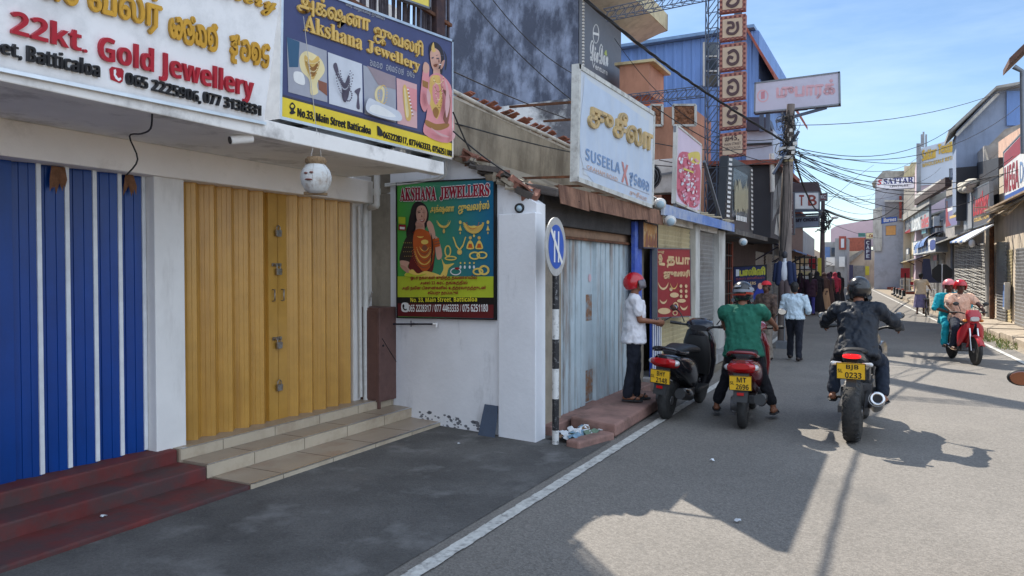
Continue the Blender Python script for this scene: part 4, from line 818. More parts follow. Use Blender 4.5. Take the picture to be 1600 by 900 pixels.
M_bluecl = mat('blue_cladding', S(110, 142, 196), .5, .1, var=.05, scale=2, stain=S(90, 112, 150), sscale=2, samt=.4, streak=5)
M_clay = mat('red_roof', S(150, 84, 70), .85, var=.2, scale=5, stain=S(90, 60, 54), sscale=3, bump=.4)
M_glass = mat('window_glass', (.03, .04, .05), .08, 0, var=.05, bump=0, spec=.8)

# dark weathered concrete house with the charcoal name panel
house = thing('concrete_house', 'tall weathered blue-grey concrete house with flared cream eaves', 'house', (-6.8, 16.3, 0))
M_blueconc = mat('weathered_blue_concrete', S(124, 134, 156), .92, var=.3, scale=2.2, stain=S(62, 68, 84), sscale=2.2, samt=.9, sthr=.47, streak=1.2, bump=.35, bscale=18)
M_peel = mat('peeled_concrete', S(92, 92, 98), .95, var=.35, scale=3, stain=S(206, 208, 210), sscale=1.1, samt=.95, sthr=.53, bump=.5, bscale=12)
B().box((-11.3, 16.27, 5.8), (-6.75, 19.0, 10.4)).out('wall', M_blueconc, house)
B().box((-11.3, 16.25, 0), (-6.735, 19.02, 5.8)).out('lower_wall', M_peel, house)
B().box((-6.74, 16.3, 4.4), (-6.66, 19.05, 8.25)).out('panel', paint('panel_charcoal', 104, 108, 116), house)
B().slab([(-6.75, 15.2, 8.2), (-5.86, 15.2, 8.36), (-5.86, 20.6, 8.48), (-6.75, 20.6, 8.2)], (0, 0, .16)).out('eave_soffit', mat('eave_cream', S(206, 196, 180), .85, var=.06, stain=S(150, 140, 126), sscale=3, samt=.5), house)
B().slab([V((-5.84, 15.2, 8.36)), V((-5.84, 20.62, 8.48)), V((-5.84, 20.62, 8.93)), V((-5.84, 15.2, 8.85))], (-.06, 0, 0)).out('fascia', mat('eave_yellow', S(194, 182, 148), .85, var=.15, stain=S(104, 92, 74), sscale=3, samt=.8, streak=4), house)
B().slab([(-6.75, 20.6, 8.3), (-5.84, 20.6, 8.48), (-5.84, 20.6, 8.93), (-6.75, 20.6, 8.8)], (0, .05, 0)).out('end_board', MATS['eave_yellow'], house)
b = B()
for i in range(50): b.box((-6.66, 16.3, 4.45 + i * .075), (-6.62, 16.35, 4.49 + i * .075))
b.out('bead_strip', M_pillar, house)
HPL = PX(-6.66)
qtext(house, scr('DiaDan'), (922, 94), (950, 104), (922, 62), HPL, M_whitep, .004, bold=.012); qtext(house, 'Venture', (925, 105), (949, 118), (925, 96), HPL, M_whitep, .004, bold=.004)
art(house, [(0, ringp(931, 53, 5, 15, 1), False), (0, [(927, 50), (935, 52), (935, 56), (927, 54)], False), (1, [(944, 84), (947, 78), (948, 87)], True)], HPL, [M_whitep, paint('leaf_print', 170, 180, 90)], 'emblem', .004)

# row of shuttered jewellers (C)
row = thing('shutter_shop', 'low shop row with cream and grey roller shutters under a blue edged canopy', 'shop', (-3.2, 12.5, 0))
CX = -3.22
B().box((-8, 10.36, 0), (-3.5, 15.6, 2.9)).out('wall', M_oldwall, row)
for y0, y1 in ((13.02, 13.32), (14.95, 15.5)): B().box((-3.5, y0, 0), (CX + .06, y1, 2.52)).out('pillar', M_pillar, row, bevel=.01)
B().box((-3.5, 10.36, 2.45), (CX + .01, 15.5, 2.66)).out('lintel', M_soffit, row)
B().sheet(wave(2.35, .078, .014, 'slat'), (CX - .06, 10.98, .1), (0, 0, 1), (1, 0, 0), (0, 2.05, 0)).out('roller_shutter', M_roller, row)
B().sheet(wave(2.35, .078, .014, 'slat'), (CX - .06, 13.32, .1), (0, 0, 1), (1, 0, 0), (0, 1.64, 0)).out('roller_shutter', M_rollerg, row)
b = B().sheet(wave(.5, .07, .025, 'trap'), (CX + .02, 10.44, .1), (0, 1, 0), (1, 0, 0), (0, 0, 1.95)); b.out('folding_door', mat('navy_shutter', S(24, 62, 148), .35, bump=0), row)
b = B()
for i in range(5): b.box((CX + .045, 10.5 + i * .1, .12), (CX + .055, 10.53 + i * .1, 2.04))
b.out('door_strip', M_whitep, bpy.data.objects[row.children[-1].name])
pane(row, 'blue_jamb', rect(992, 346, 1003, 470), PX(CX + .06), mat('blue_jamb_paint', S(58, 84, 170), .6, var=.2, stain=S(120, 140, 190), sscale=6), .05)
b = B(); b.box((-3.8, 10.3, 2.56), (-3.0, 15.4, 2.64)); b.out('canopy', mat('canopy_tin', S(120, 116, 108), .7, .2, stain=S(84, 66, 54), sscale=4), row)
B().box((-3.0, 10.3, 2.5), (-2.96, 15.4, 2.66)).out('fascia', mat('canopy_blue', S(96, 126, 184), .6, var=.15, scale=4, stain=S(176, 182, 190), sscale=1.2, samt=.9, sthr=.5), row)
b = B(); rnd = random.Random(6)
for i in range(9): y = 10.6 + i * .5; b.bar((-3.6, y, 2.68 + rnd.random() * .04), (-2.98, y + rnd.uniform(.2, 1.2), 2.72), .05, .025)
b.out('timber', mat('pale_timber', S(168, 156, 132), .9, var=.25, scale=12), row)
B().box((-3.6, 12.4, 2.66), (-3.2, 13.3, 3.2)).out('crate', M_clay, row)
struct(B().box((-3.5, 10.3, -.01), (-2.95, 15.6, .16)).out('pavement', M_concrete, bevel=.012))

t = thing('orange_plaque', 'small faded orange notice above the blue striped door', 'sign', (-3.1, 10.8, 2.2)); OPL = PX(-3.1)
board(t, (1004, 387), (1027, 388), (1027, 352), (1004, 346), OPL, mat('faded_orange', S(168, 120, 70), .7, var=.2, scale=10, stain=S(196, 176, 140), sscale=9, samt=.9), .05, M_dgrey, .02)
art(t, [(0, [(1008 + i * 4.5, 384 - (i % 2) * 3), (1011 + i * 4.5, 360 + (i * 7) % 9), (1012 + i * 4.5, 384)], True) for i in range(4)], OPL, [M_brownp], 'flame_print', .004)
t = thing('crimson_sign', 'crimson jewellery sign with gold Tamil letters and printed ornaments', 'sign', (-3.0, 11.5, 1)); RPL = PX(-3.06)
M_crim = paint('crimson_board', 140, 28, 38); M_tan = paint('tan_print', 206, 174, 130)
board(t, (1026, 497), (1079, 494), (1078, 389), (1026, 388), RPL, M_crim, .06, M_frame, .015)
qtext(t, 'உ', (1029, 413), (1038, 414), (1029, 398), RPL, M_tan, .008, bold=.012); qtext(t, 'தயா', (1042, 417), (1077, 418), (1042, 401), RPL, M_tan, .008, bold=.012); qtext(t, 'ஜுவலரி', (1037, 435), (1077, 434), (1037, 422), RPL, M_tan, .008, bold=.01); qtext(t, 'ஸ்ரீ', (1028, 396), (1037, 397), (1028, 391), RPL, M_tan, .008)
sh = [(0, arc(1036, 441, 8, 12, 0, 180, 3), False), (0, oval(1048, 452, 2.5, 3), False), (0, arc(1036, 466, 6, 9, 10, 170, 3), False), (0, arc(1068, 476, 6, 9, 10, 170, 3.4), False), (0, ringp(1055, 478, 4.5, 6, 2), False), (0, oval(1053, 461, 7, 4), False), (0, oval(1064, 470, 7, 3), False), (0, oval(1037, 486, 10, 5), False), (0, ringp(1054, 489, 4, 4, 1.4), False), (1, arc(1052, 440, 6, 12, 10, 170, 1.6), False)]
for i in range(6): sh.append((0, oval(1063 + (i % 2) * 8, 447 + i // 2 * 8, 2.2, 2.8), False))
art(t, sh, RPL, [M_tan, M_sgold], 'ornament_print', .004)

t = thing('pink_banner', 'leaning pink and white advertising banner above the blue canopy edge', 'banner', (-3.0, 11.5, 2.7)); BPL = PX(-2.99)
board(t, (1055, 316), (1093, 333), (1096, 227), (1058, 196), BPL, mat('pink_banner_print', S(206, 190, 206), .55, var=.1, scale=1.2), .05, M_pillar, .03)
rnd = random.Random(31); sh = [(1, [(1059, 305), (1061, 240), (1092, 254), (1090, 322)], True), (2, [(1075, 240), (1092, 238), (1092, 256), (1078, 252)], True)]
for i in range(150):
    x = rnd.uniform(1060, 1089); y = rnd.uniform(238, 312) + (x - 1060) * .35; w_ = rnd.uniform(1, 4.5); sh.append((rnd.choice((0, 1, 1, 3, 3, 4)), [(x, y), (x + w_, y + rnd.uniform(-1, 2)), (x + w_ * .8, y + rnd.uniform(1, 5)), (x - .5, y + rnd.uniform(1, 5))], True))
sh.append((2, [(1066, 262), (1082, 268), (1082, 271), (1066, 265)], False))
art(t, [q_ for q_ in sh if all(p_[1] < 316 + (p_[0] - 1058) * .4 for p_ in q_[1])], BPL, [M_lgrey, paint('rose_red_print', 190, 92, 110), paint('banner_yellow', 206, 186, 90), paint('banner_pink', 206, 140, 160), paint('banner_white', 224, 212, 216)], 'picture', .004, .0001)
for p_, q_, w_ in (((-3.0, 12.9, 3.6), (-3.0, 14.4, 2.62), .05), ((-3.02, 11.1, 2.65), (-3.02, 11.1, 3.9), .04), ((-3.5, 12.0, 3.3), (-3.02, 12.0, 3.35), .03)): B().bar(p_, q_, w_).out('brace', M_frame, t)

def aircon(x, y, z, label, rz=0):
    t = thing('air_conditioner', label, 'air conditioner', (x, y, z), rz)
    B().box((-.38, -.15, 0), (.38, .15, .56)).out('housing', M_whitepvc, t, bevel=.015, local=True)
    b = B().lathe((-.1, -.152, .28), (0, -1, 0), [(0, .22), (.004, .22)], 24); b.out('fan_shade_disc', M_dark, t, local=True)  # flat dark disc; shade of the fan hollow is put into its colour
    b = B()
    for r in (.07, .12, .17, .215): b.tube([V((-.1 + r * math.cos(a * .5236), -.166, .28 + r * math.sin(a * .5236))) for a in range(13)], .006, 4)
    b.out('grille', M_frame, t, local=True); B().box((-.4, -.1, -.06), (-.3, .3, 0)).box((.3, -.1, -.06), (.4, .3, 0)).out('bracket', M_rust, t, local=True)
aircon(-3.62, 12.2, 3.0, 'white air conditioner box behind the pink banner')
t = thing('water_tank', 'narrow upright white tank beside the faded blue board', 'tank', (-3.5, 11.2, 3)); B().lathe((-3.62, 11.4, 3.1), (0, 0, 1), [(0, .11), (.02, .13), (.62, .13), (.7, .08), (.72, .001)], 16).out('body', M_pillar, t); B().tube([(-3.62, 11.4, 2.64), (-3.62, 11.4, 3.12)], .03, 8).out('leg', M_frame, t)
for px, py, z_, lab in ((1031, 318, 10.7, 'white floodlight under the end of the faded blue board'), (1047, 345, 11.6, 'small grey lamp under the blue canopy edge'), (1161, 378, 15.7, 'bare white lamp cluster under the black checkered sign')):
    p = onx(px, py, -2.9 if px > 1040 else -3.02); t = thing('floodlight', lab, 'lamp', p)
    B().ell(p, (.09, .07, .08)).out('housing', M_whitepvc, t); B().ell(p + V((.02, -.05, -.02)), (.06, .03, .055)).out('glass', MATS['lamp_glass'], t); B().tube([p + V((0, 0, .05)), p + V((-.1, .05, .1)), p + V((-.3, .1, .1))], .012, 6).out('bracket', M_frame, t)

# terracotta block with carved panels, lattice tower, stacked letter boards
TY = 17.6; TPL = PY(TY)
terra = thing('terracotta_building', 'terracotta painted upper storey with carved square panels', 'building', (-5.5, TY, 0))
p0, p1 = ony(965, 160, TY), ony(1112, 160, TY)
B().box((p0.x, TY, 0), (-4.45, TY + 2.3, p1.z)).out('wall', M_terra, terra)
c0 = ony(968, 152, TY + .3); c1 = ony(1014, 97, TY + .3)
B().box((c0.x, TY + .3, c0.z), (c1.x, TY + 1.6, c1.z)).out('roof_room', M_terra, terra); B().slab([V((c0.x - .1, TY + .2, c1.z)), V((c1.x + .16, TY + .2, c1.z - .02)), V((c1.x + .16, TY + 1.7, c1.z - .02)), V((c0.x - .1, TY + 1.7, c1.z))], (0, 0, .07)).out('coping', M_roller, terra)
M_carve = mat('carved_relief', S(150, 104, 76), .9, var=.35, scale=14, stain=S(92, 62, 48), sscale=16, samt=.8, sthr=.5, bump=.8, bscale=30)
for x0, x1 in ((1017, 1035), (1052, 1087)):
    pane(terra, 'carved_panel', rect(x0, 164, x1, 196), PY(TY - .03), M_carve, .04)
    b = B(); c = [ony(*p, TY - .04) for p in rect(x0, 164, x1, 196)]
    for i in range(4): b.bar(c[i], c[(i + 1) % 4], .05, .05)
    b.out('panel_frame', M_pillar, terra)
    b = B()
    for k in range(22):
        p = ony(random.uniform(x0 + 2, x1 - 2), random.uniform(166, 194), TY - .035); b.ell(p, (.05, .02, .05), None, 8, 5)
    b.out('carving', M_carve, bpy.data.objects[[c.name for c in terra.children if c.name.startswith('carved_panel')][-1]])
# scalloped grey parapet stones between the faded board and the terracotta block
t = thing('parapet_ruin', 'broken grey scalloped parapet behind the faded blue board', 'parapet', (-4.3, 11.5, 3.2))
b = B()
for i in range(5): y = 11.2 + i * .55; b.slab([(-4.4, y, 3.2), (-4.4, y + .53, 3.2), (-4.4, y + .53, 4.35 - i * .1), (-4.4, y + .26, 4.55 - i * .1), (-4.4, y, 4.3 - i * .1)], (.12, 0, 0))
b.out('wall', M_concrete, t, bevel=.02)

t = thing('lattice_tower', 'dark steel lattice mast with trusses carrying the stacked letter boards', 'mast', (-3.5, 16.2, 0))
M_lat = mat('lattice_steel', S(84, 92, 108), .55, .5, bump=0)
def truss(b, p, q, w, n, r=.02, up=(0, 0, 1)):
    p, q = V(p), V(q); d = (q - p).normalized(); u = V(up); u = (u - d * u.dot(d)).normalized() * w; s = d.cross(u).normalized() * w
    cs = [V(), u, s, u + s]
    for c in cs: b.bar(p + c, q + c, r)
    for i in range(n):
        a, e = p + (q - p) * i / n, p + (q - p) * (i + 1) / n
        b.bar(a, e + u, r * .7); b.bar(a + s, e + s + u, r * .7); b.bar(a + u, a + u + s, r * .7); b.bar(a, a + u, r * .7); b.bar(a + s, e, r * .6)
truss_b = B(); truss(truss_b, (-3.75, 16.2, 2.6), (-3.75, 16.2, 8.6), .26, 18, .022, (1, 0, 0)); truss_b.out('mast', M_lat, t)
z1 = ony(1100, 152, 16.2).z; b = B(); truss(b, (-6.0, 16.2, z1), (-3.75, 16.2, z1), .2, 11, .017); b.out('truss', M_lat, t)
z2 = ony(1060, 8, 16.2).z; b = B(); truss(b, (-6.0, 16.2, z2 - .1), (-3.4, 16.2, z2), .22, 12, .017); b.out('truss', M_lat, t)
b = B()
for z in (4.6, 5.4, 6.1, 6.7, 7.3): b.bar((-3.5, 16.2, z), (-2.95, 15.95, z), .03)
b.out('arm', M_lat, t)
M_chk = mat('checker_border', S(158, 102, 86), .6, bump=0); M_chd = paint('checker_dark', 96, 46, 44); M_sq = paint('square_tan', 184, 160, 136); M_ltr = paint('letter_brown', 74, 50, 52)
SY = 15.9
for k, (y0, y1, key) in enumerate(((-26, 20, 'no'), (23, 64, 'aa'), (67, 111, 'va'), (113, 158, 'va'), (160, 203, 'ri'), (206, 247, None))):
    lab = ['topmost cut off letter board of the tan stack', 'tan letter board with a dark blot, second from the stack top', 'upper of two tan boards with the same curled letter', 'lower of two tan boards with the same curled letter', 'tan letter board above the house number board', 'lowest tan board of the stack reading the house number'][k]
    pl = PY(SY); t = thing('letter_board', lab, 'sign', ony(1145, (y0 + y1) / 2, SY), 0, 'stacked tan letter boards')
    o, n = board(t, (1124, y1), (1164, y1 - 5), (1165, y0 - 2), (1125, y0 + 3), pl, M_chk, .16)
    C_ = lambda px, py: (px, py - (px - 1144) * .12)
    sh = [(1, [C_(1129, y1 - 6), C_(1160, y1 - 6), C_(1160, y0 + 6), C_(1129, y0 + 6)], False)]
    N_ = 11
    for i in range(N_):
        for j in range(N_):
            if (i + j) % 2 == 0 and (i in (0, 1, N_ - 1, N_ - 2) or j in (0, 1, N_ - 1, N_ - 2)):
                ux, uy = 40 / N_, (y1 - y0 - 3) / N_; x, y = 1125 + i * ux, y0 + 2 + j * uy; sh.insert(0, (0, [C_(x, y + uy), C_(x + ux, y + uy), C_(x + ux, y), C_(x, y)], False))
    art(t, sh, pl, [M_chd, M_sq], 'checker_print', .003, .00005)
    if key: glyphs(t, [key], C_(1133, y1 - 10), C_(1157, y1 - 10), C_(1133, y0 + 10), pl, M_ltr, .012, .2, off=.008)
    else:
        qtext(t, sbi('#45,').replace('#', '#'), C_(1133, 221), C_(1155, 221), C_(1133, 212), pl, M_ltr, .01, .008); qtext(t, 'MAIN STREET', C_(1132, 227), C_(1158, 227), C_(1132, 223), pl, M_ltr, .004, .008); qtext(t, 'BATTICALOA', C_(1134, 233), C_(1157, 233), C_(1134, 229), pl, M_ltr, .004, .008)
    if k < 5: B().box((-3.1, SY + .04, hit(1144, y1 + 3, pl).z - .03), (-2.95, SY + .1, hit(1144, y1, pl).z)).out('joint', M_lat, t)

# pale blue clad building
blue = thing('blue_clad_building', 'big building clad in ribbed pale blue sheet with a red-brown roof edge', 'building', (-6, 24, 0)); BY = 24.0
tl, tr, br = ony(930, 75, BY), ony(1186, 47, BY), ony(1186, 300, BY)
ln = tr.x - tl.x + 3
b = B().sheet(wave(ln, .3, .03, 'trap'), (tl.x - 3, BY, 4.4), (1, 0, 0), (0, -1, 0), (0, 0, tr.z - 4.4)); b.out('cladding', M_bluecl, blue)
B().box((tl.x - 3, BY + .04, 4.45), (tr.x, BY + 9, tr.z - .02)).out('wall', M_bluecl, blue)
b = B(); b.slab([(tl.x - 3, BY - .3, tr.z + .0), (tr.x - .1, BY - .3, tr.z + .02), (tr.x - .1, BY + 9.3, tr.z + .02), (tl.x - 3, BY + 9.3, tr.z)], (0, 0, .1)); b.out('roof', mat('pale_roof_edge', S(120, 150, 184), .5), blue)
e0, e1 = ony(1184, 44, BY), ony(1212, 126, BY); b = B(); b.slab([(e0.x - .4, BY - .4, e0.z + .1), (e1.x, BY - .4, e1.z), (e1.x, BY + 9, e1.z), (e0.x - .4, BY + 9, e0.z + .1)], (0, 0, .14)); b.out('eave', M_clay, blue)
b = B(); b.box((tr.x, BY, 4.5), (e1.x - .45, BY + 8.5, e1.z + .1)); b.out('side_bay', M_bluecl, blue)
pane(blue, 'window', rect(1100, 66, 1122, 135), PY(BY - .05), M_glass, .03)
w_ = [c for c in blue.children if c.name.startswith('window')][0]; b = B()
for yy in (88, 111): b.bar(ony(1100, yy, BY - .07), ony(1122, yy, BY - .07), .05)
b.bar(ony(1100, 66, BY - .07), ony(1100, 135, BY - .07), .06); b.bar(ony(1122, 66, BY - .07), ony(1122, 135, BY - .07), .06); b.out('frame', M_pillar, w_)
t = thing('grey_clad_building', 'pale grey sheet clad upper storey behind the utility pole', 'building', (-3.8, 22.5, 0)); pane(t, 'wall', rect(1166, 202, 1208, 330), PY(22.6), mat('pale_sheet', S(176, 186, 202), .6, var=.06), 1.4); pane(t, 'awning', [(1165, 204), (1206, 202), (1200, 183), (1168, 183)], PY(22.4), M_dgrey, .8); b = B().bar(ony(1166, 226, 22.55), ony(1206, 224, 22.55), .06); b.out('rail', M_black, t)

# charcoal building with the checkered sign
DY = 19.6; dark = thing('charcoal_building', 'charcoal clad building with red tiled edge beside the utility pole', 'building', (-4, DY, 0))
d0, d1 = ony(1150, 375, DY), ony(1205, 262, DY)
B().box((-9, DY, 2.55), (d1.x, DY + 4.2, ony(1190, 258, DY).z)).out('wall', M_darkwall, dark)
b = B(); zt = ony(1190, 246, DY).z; b.slab([(-5.5, DY - .15, zt - .1), (d1.x + .2, DY - .2, zt - .22), (d1.x + .2, DY + 4.3, zt - .22), (-5.5, DY + 4.3, zt + .4)], (0, 0, .12)); b.out('roof', M_clay, dark)
b = B().tube([ony(1206, 240, DY - .1), ony(1207, 300, DY - .1)], .06, 8); b.out('pipe', M_whitepvc, dark)
B().box((-9, 15.6, 0), (-3.9, DY + 4, 2.5)).out('ground_floor', mat('deep_brown', S(70, 56, 54), .85, var=.2), dark)  # even dark brown base colour
b = B()
for i, y in enumerate((15.75, 16.6, 17.5, 18.4, 19.4)): b.box((-3.9, y, 0), (-3.78, y + .12, 2.5))
b.out('pilaster', M_clay, dark); b = B()
for i in range(7):
    z = .5 + i * .32; b.bar((-3.8, 15.8, z), (-3.8, 19.5, z), .03)
for i in range(12): b.bar((-3.8, 15.9 + i * .3, .1), (-3.8, 15.9 + i * .3, 2.4), .025)
b.out('grille', M_black, dark)
B().box((-3.95, 15.55, 2.46), (-2.95, 19.6, 2.56)).out('canopy', mat('dark_canopy', S(84, 80, 78), .8, stain=S(150, 144, 134), sscale=3), dark)
t = thing('checkered_sign', 'black shop sign with black and white checkered side borders', 'sign', (-3.2, 15.8, 2.6)); KPL = PX(-3.1)
o, n = board(t, (1131, 360), (1176, 366), (1176, 262), (1138, 243), KPL, paint('sign_black', 30, 32, 36, rough=.3), .16, None)
sh = [(2, [(1144, 296), (1146, 262), (1168, 274), (1167, 300)], False), (2, [(1143, 338), (1144, 300), (1167, 304), (1166, 346)], False)]
for i in range(15):
    f0, f1 = i / 15, (i + .5) / 15
    for xa, xb, ya, yb, w_ in ((1139, 1132.5, 247, 357, 5), (1173, 1172.5, 264, 362, 3)): sh.append((0, [(xa + (xb - xa) * f0, ya + (yb - ya) * f0), (xa + (xb - xa) * f0 + w_, ya + (yb - ya) * f0 + 1), (xa + (xb - xa) * f1 + w_, ya + (yb - ya) * f1 + 1), (xa + (xb - xa) * f1, ya + (yb - ya) * f1)], False))
rnd = random.Random(8)
for i in range(14):
    x = 1146 + i * 1.5; sh.append((1, [(x, 300 + rnd.uniform(-22, 0)), (x + 1.4, 300 + rnd.uniform(-24, 4)), (x + 1.6, 325 + rnd.uniform(0, 14)), (x + .3, 325 + rnd.uniform(0, 8))], False))
for i in range(7): sh.append((0, [(1148 + i * 2.4, 344 + i * .5), (1149.8 + i * 2.4, 344.4 + i * .5), (1149.8 + i * 2.4, 337 + i * .5), (1148 + i * 2.4, 336 + i * .5)], False))
art(t, sh, KPL, [M_whitep, paint('sign_brass', 168, 160, 128, rough=.3), paint('sign_smoke', 64, 72, 78, rough=.2)], 'lettering', .003)
for x_ in (1150, 1165): pass
t = thing('shop_sign', 'navy hanging sign with lime Tamil letters under the dark canopy', 'sign', (-3.3, 16, 1)); NPL = PY(16.4)
board(t, (1146, 470), (1197, 470), (1197, 414), (1146, 417), NPL, paint('navy_sign', 28, 36, 76), .06, M_blackp, .02)
qtext(t, 'பாலினி', (1156, 431), (1195, 429), (1156, 419), NPL, paint('lime_letter', 170, 168, 60), .006, bold=.012); qtext(t, 'நகை மாளிகை', (1150, 439), (1194, 437), (1150, 433), NPL, paint('red_letter_print', 150, 70, 70), .005); qtext(t, sb('JEWELLERS'), (1152, 447), (1181, 446), (1152, 441), NPL, M_tan, .005)
art(t, [(0, [(1176, 466), (1186, 448), (1193, 455), (1194, 468)], True), (1, oval(1188, 447, 4, 5), False), (2, [(1150, 432), (1150, 421), (1155, 421), (1155, 431)], False)], NPL, [paint('royal_print', 44, 60, 150), M_skin1, M_lgrey], 'picture', .004)

# white billboard on a steel frame over the street
t = thing('billboard', 'long pale billboard with faded pink Tamil name on a rooftop frame', 'billboard', (-3, 20.5, 4)); YPL = PY(20.5)
board(t, (1179, 176), (1312, 163), (1311, 113), (1180, 130), YPL, mat('billboard_white', S(190, 188, 204), .5, var=.04, scale=1, stain=S(176, 172, 186), sscale=1.5, samt=.5, bump=0), .18, M_frame, .04)
qtext(t, 'முபாரக்', (1214, 158), (1304, 152), (1214, 131), YPL, paint('faded_pink', 208, 164, 172), .004, bold=.02)
art(t, [(0, ringp(1192, 150, 9, 10, 2), False), (1, [(1189, 155), (1189, 144), (1195, 142), (1195, 154)], False)], YPL, [MATS['faded_pink'], paint('faded_rose', 190, 130, 140)], 'emblem', .004)
b = B(); lo = ony(1250, 172, 20.55); b.bar(ony(1212, 190, 20.6), ony(1292, 168, 20.6), .07); b.bar(ony(1200, 178, 20.6), ony(1200, 206, 20.6), .1); b.bar(ony(1190, 178, 20.6), ony(1190, 206, 20.6), .1); b.bar(ony(1180, 178, 20.65), ony(1262, 170, 20.65), .06); b.out('frame_strut', M_lat, t)

# utility pole with transformer of tangled wires
PYY = 17.9; t = thing('utility_pole', 'thick concrete utility pole wrapped in tangled cables', 'utility pole', (-2.36, PYY, 0)); UX = ony(1226, 460, PYY).x
zt = ony(1235, 163, PYY).z
B().tube([(UX, PYY, -.05), (UX + .01, PYY, zt * .55), (UX + .1, PYY, zt)], [.15, .135, .085], 12).out('pole', mat('pole_concrete', S(128, 118, 112), .9, var=.15, scale=4, stain=S(84, 76, 74), sscale=3, samt=.6, streak=3, bump=.3), t)
zc = ony(1230, 250, PYY).z; B().lathe((UX + .02, PYY, zc - .05), (0, 0, 1), [(0, .145), (.1, .145)], 12).out('band', M_roller, t)
b = B(); rnd = random.Random(12)
for i in range(46):
    z = zc + rnd.uniform(.0, 1.0); a = rnd.uniform(0, 6.28); r = rnd.uniform(.1, .3); p = V((UX + .05, PYY - .05, z)); pts = [p + V((r * math.cos(a + k * .9) * rnd.uniform(.5, 1.1), r * math.sin(a + k * .9) * .6, rnd.uniform(-.2, .2))) for k in range(6)]
    b.tube(spline(pts, 3), rnd.uniform(.004, .009), 5)
for i in range(10):
    x = UX + rnd.uniform(-.12, .14); b.tube(spline([(x, PYY - .14, zc), (x + rnd.uniform(-.08, .08), PYY - .17, zc - 1), (x + rnd.uniform(-.1, .1), PYY - .16, zc - 2.2)], 3), .005, 5)
b.out('cable_tangle', M_cable, t)
b = B()
for i in range(8): b.box((UX + rnd.uniform(-.2, .22), PYY - .2, zc + .1 * i), (UX + rnd.uniform(-.2, .22) + .06, PYY - .12, zc + .1 * i + .07))
b.out('connector', M_whitepvc, t)
b = B(); b.tube([ony(1208, 272, 17.6), ony(1248, 205, 17.9)], .035, 6); b.out('stay_arm', M_lat, t)
# lower leaning broken sheets beside the pole
t = thing('tin_scrap', 'bent grey tin sheets hanging behind the utility pole', 'sheet', (-2.8, 19, 3)); pane(t, 'sheet', [(1207, 345), (1218, 318), (1222, 270), (1209, 300)], PY(19.2), M_rollerg, .04); pane(t, 'sheet', [(1210, 365), (1222, 372), (1224, 330), (1214, 336)], PY(19.1), mat('pale_tin', S(190, 186, 180), .6), .04)
# ---------------------------------------------------------------- far part of the street, both sides
def Rf(y): return 3.05 - .04 * (y - 24)
def Lf(y): return -3.95 - .047 * (y - 22)
RPF = PP((Rf(24), 24, 0), (Rf(84), 84, 0)); LPF = PP((Lf(24), 24, 0), (Lf(84), 84, 0))
M_beige = mat('beige_render', S(206, 192, 172), .85, var=.06, scale=2, stain=S(150, 136, 120), sscale=2, samt=.5, streak=3)
M_cream2 = mat('cream_render', S(214, 204, 180), .85, var=.07, scale=2, stain=S(160, 148, 130), sscale=2, samt=.5, streak=3)
M_greyr = mat('grey_render', S(150, 152, 156), .85, var=.08, scale=2, stain=S(104, 104, 106), sscale=2, samt=.6, streak=3)
M_brick = mat('brick_red', S(146, 84, 70), .9, var=.2, scale=4, stain=S(110, 66, 58), sscale=3)
M_lilac = mat('lilac_sheet', S(196, 176, 184), .6, var=.06, scale=1)
M_blueaw = mat('blue_awning', S(92, 122, 172), .6, var=.1)
M_asb = mat('asbestos_sheet', S(158, 156, 150), .9, var=.15, scale=2, stain=S(100, 96, 90), sscale=2)
